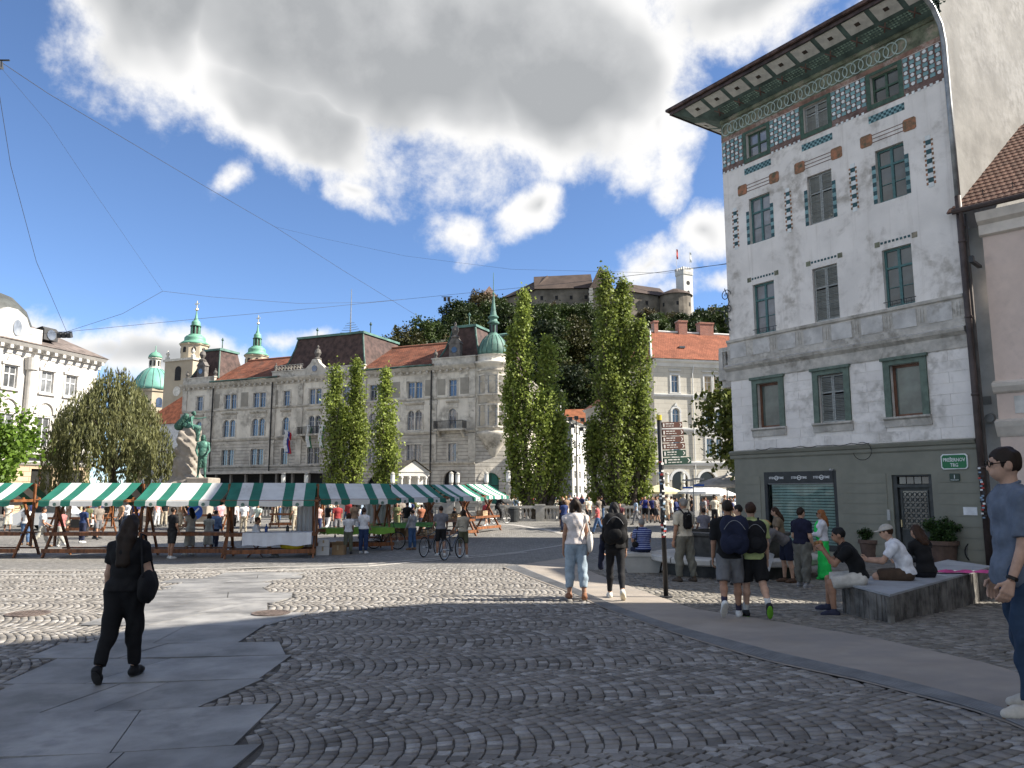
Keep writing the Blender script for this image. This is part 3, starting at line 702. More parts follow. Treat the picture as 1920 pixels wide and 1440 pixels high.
fz = MB().box(0, HW, -.004, 0, 16.5, 17.14).build('frieze', olive, house)
rg = MB(); N = 20
for k in range(N):
    a0, a1 = 2 * math.pi * k / N, 2 * math.pi * (k + 1) / N
    P = [(r_ * math.cos(t), r_ * math.sin(t)) for r_, t in ((.27, a0), (.27, a1), (.23, a1), (.23, a0))]; rg.prism_y(P, -.012, 0)
rgm = rg.mesh('ring', ringm); q = 0; xx = .3
while xx < 8.0: link('ring', rgm, fz, (xx, -.006 - .013 * (q % 2), 16.81)); xx += .31; q += 1
# deep eaves: sloping soffit with coffers and leaf panels, fascia and roof
OV = 1.45; SO = lambda o_: 17.3 + .36 * o_
sof = MB(); XR = HW + .05
sof.quad((0, 0, SO(0)), (XR, 0, SO(0)), (XR, -OV, SO(OV)), (-OV, -OV, SO(OV)))
sof.quad((0, 0, SO(0)), (-OV, -OV, SO(OV)), (-OV, 11, SO(OV)), (0, 11, SO(0)))
soff = sof.build('soffit', mat('dark teal soffit', (.11, .165, .15), .75, var=.2, scale=2), house)
ang = math.atan(.36); whp = mat('faded white coffer', (.66, .65, .6), .8, var=.1, scale=3); dsq = mat('brown coffer eye', (.06, .045, .035), .8)
cof = MB(); cof.box(-.42, .42, -.32, .32, -.02, .0); cofm = cof.mesh('coffer', whp); ey = MB().box(-.085, .085, -.075, .075, -.03, -.018).mesh('coffer_eye', dsq)
lf = MB()
for k in range(7):
    for j in range(4): x, y = -.36 + k * .12, -.15 + j * .1; lf.add([(x - .06, y, -.005), (x, y - .045, -.02), (x + .06, y, -.005), (x, y + .045, -.02)], [(0, 3, 2, 1)])
lfm = lf.mesh('leaf_panel', mat('green leaf panel', (.26, .37, .3), .75, var=.3, scale=4)); xc = MB()
for s_ in (-1, 1): xc.T = Matrix.Rotation(s_ * R(58), 4, 'Z'); xc.box(-.22, .22, -.022, .022, -.016 - .003 * s_, 0)
xcm = xc.mesh('cross', brownr)
k = 0; sx_ = .74 - 1.03 * 1
while sx_ < HW:
    o1 = link('coffer', cofm, soff, (sx_, -1.08, SO(1.08) - .004), (-ang, 0, 0)); link('coffer_eye', ey, o1)
    if sx_ > .3: link('leaf_panel', lfm, soff, (sx_ + .1, -.45, SO(.45) - .003), (-ang, 0, 0)); link('cross', xcm, soff, (sx_ - .42, -.45, SO(.45) - .006), (-ang, 0, 0))
    sx_ += 1.03
for k in range(8):
    o1 = link('coffer', cofm, soff, (-1.08, .35 + k * 1.03, SO(1.08) - .004), (0, -ang, R(90)) if False else (0, ang, 0), (.72, 1.3, 1)); link('coffer_eye', ey, o1)
fa = MB(); z0 = SO(OV)
fa.prism([(-OV - .05, -OV - .05), (XR, -OV - .05), (XR, -OV), (-OV, -OV), (-OV, 11), (-OV - .05, 11)], z0 - .05, z0 + .2)
fa.build('fascia', mat('dark brown fascia', (.075, .05, .045), .6, var=.3, scale=3), house)
gt = MB(); gt.tube([(XR, -OV - .12, z0 + .17), (-OV - .12, -OV - .12, z0 + .17), (-OV - .12, 11, z0 + .17)], .085, 8); gt.build('gutter', mat('aged copper brown', (.11, .07, .06), .5, var=.3, scale=4, metal=.4), house)
rf = MB(); zt = z0 + .22; rf.add([(-OV, -OV, zt), (HW - .1, -OV, zt), (HW - .1, 11, zt), (-OV, 11, zt), (4, 4.5, zt + 3), (HW - .1, 4.5, zt + 3)], [(0, 1, 5, 4), (1, 2, 5), (2, 3, 4, 5), (3, 0, 4)]); rf.build('roof', mat('old brown roof', (.14, .09, .07), .85), house)
# swan neck downpipe
zinc = mat('dull zinc pipe', (.3, .31, .31), .45, metal=.5, var=.15, scale=3); dpm = mat('dark brown downpipe', (.075, .055, .05), .5, var=.2, scale=2)
pp = MB(); pp.smooth = True; pp.tube([(8.3, -1.56, 18.0), (8.55, -1.45, 18.02), (8.82, -1.2, 17.95), (9.03, -.85, 17.7), (9.17, -.5, 17.25), (9.24, -.25, 16.7), (9.26, -.16, 16.1), (9.26, -.14, 14), (9.27, -.14, 10.9)], .085, 12); pp.build('downpipe', zinc, house)
pp = MB(); pp.smooth = True; pp.tube([(9.27, -.14, 10.9), (9.29, -.16, 9.8), (9.3, -.16, 5), (9.31, -.17, -.5)], .095, 12)
for z in (9.4, 7, 4.6, 2.4): pp.lathe([(.096, -.04), (.115, -.03), (.115, .03), (.096, .04)], 12, (9.3, -.16, z))
pp.build('downpipe', dpm, house)
MB().box(9.2, 9.42, -.05, .02, -.6, 10.3).build('corner_board', mat('grey brown corner', (.13, .115, .105), .8, var=.15, scale=1.5), house)
STK = [mat('sticker white', (.75, .75, .73), .5), mat('sticker black', (.04, .04, .045), .5), mat('sticker red', (.5, .06, .05), .5), mat('sticker grey blue', (.25, .35, .45), .5), mat('sticker yellow', (.65, .5, .05), .5)]
for q in range(26):
    a = random.uniform(-.5, .5); z = .9 + q * .058; x = 9.31 + .1 * math.sin(a); MB().box(x - .035, x + .035, -.285 + .02 * abs(a), -.27 + .02 * abs(a), z, z + random.uniform(.04, .055)).build('sticker', STK[random.choice([0, 1, 2, 3])], house)
# shop window: black header with lettering, roller shutter behind glass
sh = MB()
for (p, q, r_, s_) in ((1.38, 1.52, -.4, 2.43), (4.3, 4.42, -.4, 2.43), (1.52, 4.3, 2.0, 2.43), (1.52, 4.3, -.4, -.18)): sh.box(p, q, .0 if r_ != 2.0 else -.012, .1, r_, s_)
sh.build('shop_frame', steel, house)
MB().box(1.52, 4.3, .02, .05, 1.97, 2.06).build('shop_trim', mat('brushed trim', (.25, .26, .27), .4, metal=.6), house)
slm = mat('galvanised roller shutter', (.55, .6, .58), .5, metal=.1, var=.15, scale=2); sl_ = MB(); sl_.prism_x([(0, 0), (.03, 0), (.03, .078), (.012, .078)], 0, 2.6); slme = sl_.mesh('shutter_slat', slm)
ro = MB().box(1.56, 4.26, .2, .22, -.4, 2.0).build('roller_shutter', steel, house); z = -.2
while z < 1.9: link('shutter_slat', slme, ro, (1.6, .165, z)); z += .104
gp_ = MB().box(1.52, 4.3, .12, .128, -.2, 1.98)
gmz = bpy.data.materials.new('shop pane'); gmz.use_nodes = True; t = NT(gmz.node_tree); t.n.clear(); o_ = t.new('ShaderNodeOutputMaterial'); a_ = t.new('ShaderNodeBsdfTransparent'); a_.inputs[0].default_value = (.85, .93, .92, 1); b_ = t.new('ShaderNodeBsdfGlossy'); b_.inputs['Roughness'].default_value = .03
lw = t.new('ShaderNodeFresnel'); lw.inputs[0].default_value = 1.38; mx = t.new('ShaderNodeMixShader'); t.l.new(lw.outputs[0], mx.inputs[0]); t.l.new(a_.outputs[0], mx.inputs[1]); t.l.new(b_.outputs[0], mx.inputs[2]); t.l.new(mx.outputs[0], o_.inputs[0])
gp_.build('shop_pane', gmz, house)
wl = mat('white lettering', (.8, .8, .78), .5)
for x in (1.95, 2.93, 3.85):
    for tx, dx in (('STEN', -.2), ('TIME', .2)): link('lettering', text_mesh(tx, .115, wl, .003, bold=True), house, (x + dx, -.016, 2.2), (R(90), 0, 0))
    rr_ = MB()
    for k in range(16):
        a0, a1 = 2 * math.pi * k / 16, 2 * math.pi * (k + 1) / 16; rr_.prism_y([(r_ * math.cos(t_), r_ * math.sin(t_)) for r_, t_ in ((.085, a0), (.085, a1), (.06, a1), (.06, a0))], -.005, 0)
    rr_.box(-.06, .06, -.005, 0, -.012, .012); rr_.build('logo', wl, house, (x, -.013, 2.2))
cm = MB(); cm.tube([(4.34, -.02, 2.46), (4.36, -.16, 2.44)], .03, 8); cm.ball((4.32, -.17, 2.45), .045); cm.build('security_camera', mat('camera housing', (.35, .35, .35), .5), house)
# entrance door
drm = mat('dark grey green door', (.055, .06, .058), .5, var=.15, scale=4)
dr = MB(); dr.box(6.42, 6.56, .05, .2, -.45, 2.23); dr.box(7.6, 7.72, .05, .2, -.45, 2.23); dr.box(6.56, 7.6, .05, .2, 1.82, 1.92); dr.box(6.56, 7.6, .05, .2, 2.18, 2.23); dr.build('door_frame', drm, house)
dd = MB(); dd.box(6.58, 7.58, .14, .2, -.45, 1.82); door = dd.build('door', drm, house)
for (a, b, c_, d_) in ((6.66, 7.5, -.3, .35), ): MB().box(a, b, .115, .14, c_, d_).build('door_panel', drm, door)
gb = MB(); gb.box(6.68, 7.48, .13, .139, .5, 1.7); gb.build('door_pane', gl, door)
gr = MB()
for i in range(5):
    for j in range(7):
        x, z = 6.76 + i * .16, .58 + j * .17
        for k in range(8):
            a0, a1 = 2 * math.pi * k / 8, 2 * math.pi * (k + 1) / 8; gr.prism_y([(x + r_ * math.cos(t_), z + r_ * math.sin(t_)) for r_, t_ in ((.075, a0), (.075, a1), (.055, a1), (.055, a0))], .1, .12)
for (a, b, c_, d_) in ((6.64, 6.68, .46, 1.74), (7.48, 7.52, .46, 1.74), (6.68, 7.48, .46, .5), (6.68, 7.48, 1.7, 1.74)): gr.box(a, b, .1, .139, c_, d_)
gr.build('door_grille', mat('wrought iron', (.09, .095, .09), .5, metal=.4), door)
MB().box(6.6, 6.64, .06, .14, .55, .78).build('door_handle', mat('brass', (.5, .42, .25), .35, metal=.8), door)
for k in range(4): MB().box(6.6 + k * .25, 6.82 + k * .25, .14, .15, 1.94, 2.16).build('transom_pane', gl, house)
MB().box(6.2, 6.3, -.03, .0, .75, 1.1).build('door_intercom', mat('intercom', (.4, .4, .38), .4), house)
MB().box(8.62, 9.02, -.03, -.018, .98, 1.22).build('paper_notice', mat('white paper', (.8, .8, .8), .6), house)
# street name sign and house number, hung on the wall
sg = empty('street_sign', (HX, HY, 0), HROT, 'green street name sign with white rim on grey green wall', 'sign')
sgm = mat('enamel green', (.01, .16, .06), .35, var=.06, scale=3); sw = mat('enamel white', (.8, .82, .8), .4)
def rrect(x0, x1, z0, z1, r_): return [(x0 + r_, z0), (x1 - r_, z0), (x1, z0 + r_), (x1, z1 - r_), (x1 - r_, z1), (x0 + r_, z1), (x0, z1 - r_), (x0, z0 + r_)]
MB().prism_y(rrect(8.08, 8.87, 2.37, 2.84, .06), -.05, -.002).build('rim', sw, sg)
MB().prism_y(rrect(8.11, 8.84, 2.4, 2.81, .05), -.056, -.049).build('plate', sgm, sg)
for tx, z in (('PREŠERNOV', 2.665), ('TRG', 2.505)):
    o = link('lettering', text_mesh(tx, .15, sw, .002, bold=True), sg, (8.475, -.06, z - .01), (R(90), 0, 0)); o.scale = (.82, 1, 1)
hn = empty('house_number_sign', (HX, HY, 0), HROT, 'small dark green house number plate below the street sign', 'sign')
MB().prism_y(rrect(8.3, 8.6, 2.0, 2.24, .02), -.05, -.002).build('plate', mat('dark plate', (.03, .06, .045), .4), hn)
link('lettering', text_mesh('1', .16, sw, .002, bold=True), hn, (8.45, -.054, 2.135), (R(90), 0, 0)); link('lettering', text_mesh('PREŠERNOV', .045, sw, .002), hn, (8.45, -.054, 2.04), (R(90), 0, 0))
# cable draped along the shop cornice
cb = MB(); P = [(1.2 + k * .22, -.17, 3.32 - .02 * math.sin(k * 1.3) - (.03 if k % 3 else 0)) for k in range(22)]; cb.tube(P, .012, 5); cb.tube([(5.55 + .33 * math.cos(t_), -.16, 3.05 + .3 * math.sin(t_)) for t_ in np.linspace(R(-170), R(110), 18)], .011, 5); cb.build('cable', mat('black cable', (.02, .02, .02), .6), house)
# balcony on the side front and wrought scroll bracket at the corner
bc = MB(); bc.box(-1.05, 0, .5, 3.6, 6.3, 6.75); bc.box(-.95, 0, .6, 3.5, 6.0, 6.3); bal = bc.build('balcony', stonew, house)
MB().box(-1.0, 0, .5, 3.6, 7.5, 7.68).build('balcony_rail', stonew, house)
bpr = [(.05, 0), (.08, .06), (.045, .12), (.09, .3), (.05, .5), (.045, .6), (.08, .68), (.08, .75)]
bam = MB().lathe(bpr, 10).mesh('baluster', stonew)
for k in range(4): link('baluster', bam, bal, (-.12 - k * .22, .62, 6.75))
for k in range(10): link('baluster', bam, bal, (-.93, .62 + k * .3, 6.75))
MB().box(-1.02, -.82, .5, .7, 6.75, 7.5).build('balcony_pier', stonew, bal)
sc_ = MB()
for (cx_, cz_, r0, tn, s_) in ((-.05, 9.7, .26, 1.6, 1), (.05, 9.1, .2, 1.5, -1), (-.02, 8.6, .16, 1.4, 1)): sc_.tube([(cx_ + s_ * r0 * (1 - t_ / (tn * 7)) * math.cos(t_), -.06, cz_ + r0 * (1 - t_ / (tn * 7)) * math.sin(t_)) for t_ in np.linspace(0, tn * 2 * math.pi, 26)], .018, 6)
sc_.tube([(.1, -.06, 8.2), (-.18, -.06, 8.9), (.12, -.06, 9.4), (-.1, -.06, 10.0)], .02, 6); sc_.tube([(-.1, -.06, 9.0), (-.6, -.06, 9.2), (-.85, -.06, 9.05)], .018, 6); sc_.build('scroll_bracket', steel, house)

# ------------------------------------------------------------------ pale pink neighbour (right edge) and the house out of view that shades the street
pa = Vector((HX, HY, 0)) + Matrix.Rotation(HROT, 4, 'Z') @ Vector((9.42, .2, 0)); prot = math.atan2(-.714, .70)
pinkh = empty('pink_house', (pa.x, pa.y, 0), prot, 'pale pink house with brown tiled roof beside the corner house', 'house')
pk = mat('pale pink plaster', (.72, .58, .5), .85, var=.05, scale=1, bump=.15, bscale=12, stain=(.42, .34, .3), stain_scale=.5, stain_amt=.4)
cream = mat('cream trim', (.72, .65, .57), .8, var=.08, scale=2)
W_ = MB(); W_.quad((.3, 0, -1), (8, 0, -1), (8, 0, 10.2), (.3, 0, 10.2)); W_.build('wall', pk, pinkh)
gw = MB(); gw.quad((-.6, .45, -1), (.6, .45, -1), (.6, .45, 10), (-.6, .45, 10)); gw.build('recessed_wall', mat('grey recess plaster', (.5, .5, .47), .85, var=.1, scale=1.2), pinkh)
for nm, pr in (('cornice', [(.02, 9.5), (.12, 9.55), (.14, 9.85), (.3, 9.95), (.42, 10.2), (-.02, 10.25)]), ('string_course', [(.02, 4.6), (.1, 4.65), (.2, 4.8), (.22, 4.9), (-.02, 5.0)]), ('base_cornice', [(.02, 3.3), (.06, 3.35), (.2, 3.6), (.25, 3.75), (-.02, 3.85)])):
    MB().prism_x([(-d, z) for d, z in pr], .24, 8).build(nm, cream, pinkh)
MB().box(.75, 3, -.03, 0, 3.98, 4.5).build('wall_panel', mat('white panel', (.62, .6, .56), .8), pinkh)
gg = MB(); gg.tube([(-.35, -.5, 10.36), (8, -.5, 10.36)], .09, 8); gg.tube([(-.1, -.5, 10.3), (-.12, -.3, 9.9), (-.3, .2, 9.6), (-.32, .3, 9.0)], .07, 8); gg.build('gutter', dpm, pinkh)
rt = MB().quad((-.5, -.5, 10.32), (8, -.5, 10.32), (8, 7.0, 16.3), (-.5, 7.0, 16.3)).build('roof', mat('dark roof underlay', (.06, .04, .035), .9), pinkh)
tlm = mat('brown roof tile', (.17, .085, .06), .75, var=.25, scale=3, rnd=.25, stain=(.12, .12, .08), stain_scale=2, stain_amt=.5)
tm_ = MB(); tm_.prism_y([(-.085, .0), (.085, .0), (.085, .018), (.03, .026), (-.03, .026), (-.085, .018)], -.2, .2); tme = tm_.mesh('roof_tile', tlm); sl = math.atan2(5.98, 7.5)
for r_ in range(22):
    for q in range(13):
        dd_ = .18 + r_ * .33; yy = -.5 + dd_ * math.cos(sl); zz = 10.335 + dd_ * math.sin(sl)
        link('roof_tile', tme, rt, (-.42 + q * .178 + (.089 if r_ % 2 else 0), yy, zz + .012), (sl - .05, 0, 0))
for q in range(3):
    hk = MB(); hk.tube([(.4 + q * .8, .1, 10.85), (.4 + q * .8, .05, 11.05), (.4 + q * .8, .3, 11.05)], .012, 5); hk.build('snow_hook', steel, pinkh)
bk = MB(); bk.box(.1, .22, -.9, 0, 8.55, 8.63); bk.box(.1, .22, -.9, -.75, 8.63, 8.75); bk.build('lamp_bracket', steel, pinkh)
vt = MB(); vt.box(-.25, .05, .42, .45, 4.35, 4.6); vt.build('vent_grille', mat('grey vent', (.18, .18, .17), .6), pinkh); vt = MB(); vt.tube([(0, .45, 3.95), (0, .2, 3.9)], .13, 12); vt.build('exhaust_pipe', zinc, pinkh)
rwh = empty('shading_block', (pa.x, pa.y, 0), prot, 'unseen taller block joined to the pink house, added to shade the platform', 'house'); MB().box(8.02, 14, 0, 9, -1, 14.0).build('wall', cream, rwh); MB().add([(8, -.5, 14), (14.1, -.5, 14), (14.1, 4.5, 17), (8, 4.5, 17), (8, 9.5, 14), (14.1, 9.5, 14)], [(0, 1, 2, 3), (3, 2, 5, 4), (1, 5, 2), (0, 3, 4)]).build('roof', tlm, rwh)  # unseen block added to keep the sun off the stone platform
shd = empty('side_street_house', (19.5, 12.4, 0), 0, 'tall plain plastered house across the side street, out of view', 'house')
b = MB(); b.box(0, 12, -36, 0, -1, 15.6); b.build('wall', mat('plain ochre plaster', (.5, .42, .32), .85), shd)
b = MB(); b.add([(-.6, -36, 15.6), (12, -36, 15.6), (12, .4, 15.6), (-.6, .4, 15.6), (2.5, -36, 25), (2.5, -6.2, 25)], [(0, 3, 5, 4), (3, 2, 5), (2, 1, 4, 5), (0, 4, 1)]); b.build('roof', mat('plain red roof', (.3, .12, .08), .85), shd)
# ------------------------------------------------------------------ long town building with mansard towers (centre)
kst = mat('weathered grey beige render', (.7, .655, .57), .88, var=.1, scale=.35, bump=.2, bscale=5, streak=(.33, .3, .26), stain=(.24, .22, .19), stain_scale=.22, stain_amt=.8)
ktr = mat('worn stone trim', (.56, .525, .46), .88, var=.15, scale=.8, stain=(.16, .145, .12), stain_scale=.4, stain_amt=.8)
krus = brick_mat('rusticated grey stone', (.5, .47, .415), (.54, .505, .45), (.25, .23, .2), 40, .42, .035, .88, .8, var=.14, stain=(.2, .18, .16))
ktile = brick_mat('weathered red roof tiles', (.25, .09, .05), (.19, .068, .038), (.09, .04, .03), .28, .3, .03, .85, .6, var=.25, rot=(R(60), 0, 0), stain=(.1, .07, .055))
kman = mat('dark brown mansard shingles', (.075, .045, .038), .75, var=.25, scale=1.5, bump=.3, bscale=8)
copper = mat('green copper', (.1, .2, .165), .6, var=.2, scale=.8, stain=(.1, .2, .17), stain_scale=.6, stain_amt=.6)
copd = mat('dark copper', (.06, .12, .1), .6, var=.3, scale=1)
kfr = mat('grey white window wood', (.4, .42, .43), .6, var=.1); kgl = glass_mat('blue reflecting glass', (.045, .065, .11))
dk = mat('dark interior', (.02, .02, .022), .8); ironb = mat('black iron', (.02, .02, .022), .5)  # near-black interior colour stands in for the shade inside openings
KROT = math.atan2(-.4067, .9137)
kres = empty('town_hall_building', (-4.9, 88, 0), KROT, 'long grey town building with red roofs, mansard towers and corner turret', 'building')
ps = lambda a, b: ((-b, -(a + b) / 2 - .06), (-(a + b) / 2 + .06, -a))    # pair of lights between s=a and s=b
PAIRS = [(6.3, 8.3), (11.6, 13.7), (21.0, 22.9), (30.0, 32.1), (35.0, 37.1)]; SING = [(1.68, 2.7), (16.7, 17.7), (26.05, 27.05), (41.0, 42.1)]
lights = [q for p in PAIRS for q in ps(*p)] + [(-b, -a) for a, b in SING]
KH = []
for (a, b) in lights:
    KH += [(a, b, 12.8, 14.74), (a, b, 9.02, 11.33, True), (a, b, 5.25, 7.3)]
KW0, KW1 = -44.6, .8
up = wall_mesh(KW0, KW1, 8.7, 16.4, [h for h in KH if h[2] > 8.7], .3); up.quad((KW0, 0, 8.7), (KW0, 0, 16.4), (KW0, 14, 16.4), (KW0, 14, 8.7)); up.build('wall', kst, kres)
lo_ = wall_mesh(KW0, KW1, -1, 8.7, [h for h in KH if h[2] < 8.7] + [(-3.3, -1.1, -1, 4.2, True), (-9.2, -7, -1, 3.6, True), (-13.8, -11.6, -1, 3.6, True)] + [(-38 + k * 3.1, -36 + k * 3.1, -1, 3.3) for k in range(5)], .3); lo_.quad((KW0, 0, -1), (KW0, 0, 8.7), (KW0, 14, 8.7), (KW0, 14, -1)); lo_.build('rusticated_wall', krus, kres)
for h in KH: window(kres, h[0], h[1], h[2], h[3], kfr, kgl, arch=len(h) > 4, y=.18, fw=.06)
bkp = MB().quad((KW0 + .1, .5, -1), (KW1, .5, -1), (KW1, .5, 16), (KW0 + .1, .5, 16)).build('dark_backing', dk, kres)  # dark sheet standing in for unlit rooms behind the front
for (a, b) in PAIRS + SING:
    x0, x1 = -b, -a
    for (z0, z1) in ((12.8, 14.74), (5.25, 7.3)):
        s = MB(); s.box(x0 - .22, x0 - .002, -.05, .02, z0 - .1, z1 + .15); s.box(x1 + .002, x1 + .22, -.05, .02, z0 - .1, z1 + .15); s.box(x0 - .002, x1 + .002, -.05, .02, z1 + .002, z1 + .15); s.box(x0 - .3, x1 + .3, -.12, .02, z0 - .2, z0 - .1); s.build('window_surround', ktr, kres)
    h = MB(); h.prism_x([(.02, 12.0), (-.12, 12.02), (-.3, 12.2), (-.3, 12.28), (.02, 12.36)], x0 - .3, x1 + .3); h.build('window_hood', ktr, kres)
    h = MB(); h.box(x0 - .18, x0 - .005, -.07, .02, 9.0, 10.85); h.box(x1 + .005, x1 + .18, -.07, .02, 9.0, 10.85); h.box(x0 - .2, x1 + .2, -.06, .02, 11.42, 11.95); h.build('window_surround', ktr, kres)
def kmould(nm, prof, x0, x1, mt=ktr): return MB().prism_x([(-d, z) for d, z in prof], x0, x1).build(nm, mt, kres)
kmould('cornice', [(-.05, 15.6), (.06, 15.62), (.1, 15.85), (.35, 16.0), (.6, 16.3), (.65, 16.45), (-.05, 16.5)], KW0 - .3, KW1)
kmould('string_course', [(-.05, 12.5), (.08, 12.52), (.18, 12.66), (.18, 12.76), (-.05, 12.8)], KW0, KW1)
kmould('string_course', [(-.05, 8.45), (.08, 8.48), (.2, 8.7), (.2, 8.82), (-.05, 8.86)], KW0, KW1)
kmould('string_course', [(-.05, 4.85), (.1, 4.88), (.25, 5.05), (.25, 5.17), (-.05, 5.2)], KW0, KW1)
kmould('string_course', [(-.05, 7.95), (.05, 7.97), (.08, 8.1), (-.05, 8.12)], KW0, KW1)
dm = MB().box(-.12, .12, -.42, .05, 15.72, 15.98).mesh('bracket', ktr)
for k in range(int((KW1 - KW0) / .9)): link('bracket', dm, kres, (KW0 + .4 + k * .9, 0, 0))
for s_ in (44.3, 39.3, 28.7, 24.3, 19.6, 14.6, 4.7, -.4):
    x = -s_; b = MB(); b.box(x - .42, x + .42, -.14, .02, 8.9, 12.45); b.box(x - .5, x + .5, -.2, .02, 11.9, 12.45); b.build('pilaster', ktr, kres); b = MB(); b.box(x - .4, x + .4, -.12, .02, 12.82, 15.6); b.build('pilaster', ktr, kres); b = MB(); b.box(x - .45, x + .45, -.16, .02, 5.22, 8.4); b.build('pilaster', ktr, kres)
for (a, b) in ((9.4, 10.9), (33, 34.2), (38, 39), (4.9, 5.9), (.1, 1.2), (3.2, 4.2), (28, 28.9)): MB().box(-b, -a, -.04, .02, 13.0, 14.9).build('wall_panel', mat('darker render panel', (.31, .29, .25), .9, var=.1, scale=.7), kres)
# roofs between the towers and mansards with copper rims
def roof_run(x0, x1, hl=0, hr=0):
    b = MB(); b.add([(x0, -.7, 16.5), (x1, -.7, 16.5), (x1 - hr, 6.4, 20.5), (x0 + hl, 6.4, 20.5), (x0, 13.5, 16.5), (x1, 13.5, 16.5)], [(0, 1, 2, 3), (3, 2, 5, 4)]); b.build('roof', ktile, kres)
    r_ = MB(); r_.tube([(x0 + hl, 6.4, 20.55), (x1 - hr, 6.4, 20.55)], .16, 6); r_.build('ridge', mat('ridge tiles', (.3, .13, .08), .8, rnd=.1), kres)
    g_ = MB(); g_.tube([(x0, -.78, 16.55), (x1, -.78, 16.55)], .11, 6); g_.build('gutter', copd, kres)
roof_run(-39.2, -27.6); roof_run(-14.8, -4.6)
def mansard(x0, x1, y0, y1, z0, z1, ins, nm='mansard'):
    b = MB(); q = .55
    def ring(i, z): return [(x0 + i, y0 + i, z), (x1 - i, y0 + i, z), (x1 - i, y1 - i, z), (x0 + i, y1 - i, z)]
    R_ = [ring(0, z0), ring(ins * .5, z0 + (z1 - z0) * .35), ring(ins * .85, z0 + (z1 - z0) * .75), ring(ins, z1)]
    b.add(sum(R_, []), [(4 * k + i, 4 * k + (i + 1) % 4, 4 * k + 4 + (i + 1) % 4, 4 * k + 4 + i) for k in range(3) for i in range(4)]); o = b.build(nm, kman, kres)
    t = MB(); i = ins - .2; t.box(x0 + i, x1 - i, y0 + i, y1 - i, z1, z1 + .28); cxm, cym = (x0 + x1) / 2, (y0 + y1) / 2
    t.add([(x0 + i, y0 + i, z1 + .28), (x1 - i, y0 + i, z1 + .28), (x1 - i, y1 - i, z1 + .28), (x0 + i, y1 - i, z1 + .28), (cxm, cym, z1 + .75)], [(0, 1, 4), (1, 2, 4), (2, 3, 4), (3, 0, 4)]); t.build('copper_rim', copper, kres)
    for (xx, yy) in ((x0, y0), (x1, y0)):
        e = MB(); sx_ = 1 if xx == x0 else -1; e.tube([(xx + sx_ * k[0], yy + k[0], k[1]) for k in ((0, z0), (ins * .5, z0 + (z1 - z0) * .35), (ins * .85, z0 + (z1 - z0) * .75), (ins, z1))], .12, 6); e.build('hip_rib', copd, kres)
    return o
mansard(-44.3, -38.9, .5, 6.5, 17.2, 21.4, 1.3); mansard(-28.4, -14.9, .6, 12, 17.0, 21.9, 1.6); mansard(-4.7, 1.0, .7, 6.7, 17.2, 21.3, 1.35); mansard(-2.6, 2.4, 7.6, 12.6, 16.6, 21.3, 1.2)
for (a, b) in ((-44.6, -38.9), (-28.9, -14.5), (-4.9, .8)):
    p = MB(); p.box(a, b, -.25, .15, 16.5, 17.25); p.box(a - .08, b + .08, -.33, .2, 17.25, 17.4); p.build('attic_parapet', ktr, kres)
# central gable and dormer ornaments
g = MB(); g.prism_y([(-24.4, 16.5), (-19.4, 16.5), (-21.2, 18.0), (-21.5, 18.5), (-22.3, 18.5), (-22.6, 18.0)], -.45, .3); g.build('gable', ktr, kres)
rw = MB(); rw.lathe([(.4, 0), (.4, .06)], 16); o = rw.build('oculus', kgl, kres, (-21.9, -.46, 17.3), (R(90), 0, 0))
for (x, z) in ((-21.9, 18.5), (-41.6, 17.4), (-2.0, 17.4), (-44.2, 17.4), (-39.1, 17.4), (-28.6, 17.4), (-4.6, 17.4)):
    f = MB(); big = x in (-21.9, -41.6, -2.0); k = 1.7 if big else 1.0
    if big and z < 18: f.box(x - .7, x + .7, -.1, .6, z, z + 1.6); f.prism_y([(x - .85, z + 1.6), (x + .85, z + 1.6), (x + .3, z + 2.3), (x - .3, z + 2.3)], -.15, .6); z2 = z + 2.3
    else: z2 = z
    f.lathe([(.28 * k, 0), (.3 * k, .1 * k), (.12 * k, .2 * k), (.26 * k, .5 * k), (.2 * k, .75 * k), (.06 * k, .85 * k), (.1 * k, 1.0 * k), (0, 1.15 * k)], 10, (x, .1, z2)); f.build('finial', mat('sooty stone', (.15, .14, .13), .9, var=.2), kres)
    if big and z < 18: rw = MB(); rw.lathe([(.36, 0), (.36, .05)], 14); rw.build('oculus', kgl, kres, (x, -.11, z + .85), (R(90), 0, 0))
lt = MB()
for q in range(9):
    x = -28.3 + q * .5; lt.box(x, x + .06, -.32, -.26, 17.42, 18.0); lt.T = Matrix.Translation((x + .25, -.29, 17.7)) @ Matrix.Rotation(R(45), 4, 'Y'); lt.box(-.28, .28, -.02, .02, -.025, .025); lt.T = Matrix.Translation((x + .25, -.285, 17.7)) @ Matrix.Rotation(R(-45), 4, 'Y'); lt.box(-.28, .28, -.02, .02, -.025, .025); lt.T = None
lt.box(-28.4, -23.9, -.34, -.24, 18.0, 18.08); lt.build('attic_lattice', ktr, kres)
for (x, z) in ((-26, 22.6), (-17.3, 22.6), (-41.5, 22.2), (-1.9, 22.1)):
    f = MB(); f.tube([(x, 5 if x < -5 and x > -40 else 3.5, z - .5), (x, 5 if x < -5 and x > -40 else 3.5, z + 1.4)], .07, 6); f.ball((x, 5 if x < -5 and x > -40 else 3.5, z + 1.1), .18); f.build('roof_finial', copd, kres)
an = MB(); an.tube([(-22, 7, 22.4), (-22, 7, 29.5)], [.12, .04], 6)
for q in range(6):
    for sg_ in (-1, 1): an.tube([(-22, 7, 23 + q * .35), (-22 + sg_ * (1.5 - .2 * q) * 1.3, 7, 23.2 + q * .3)], .03, 4)
an.build('aerial_mast', mat('grey metal', (.2, .21, .22), .5, metal=.6), kres)
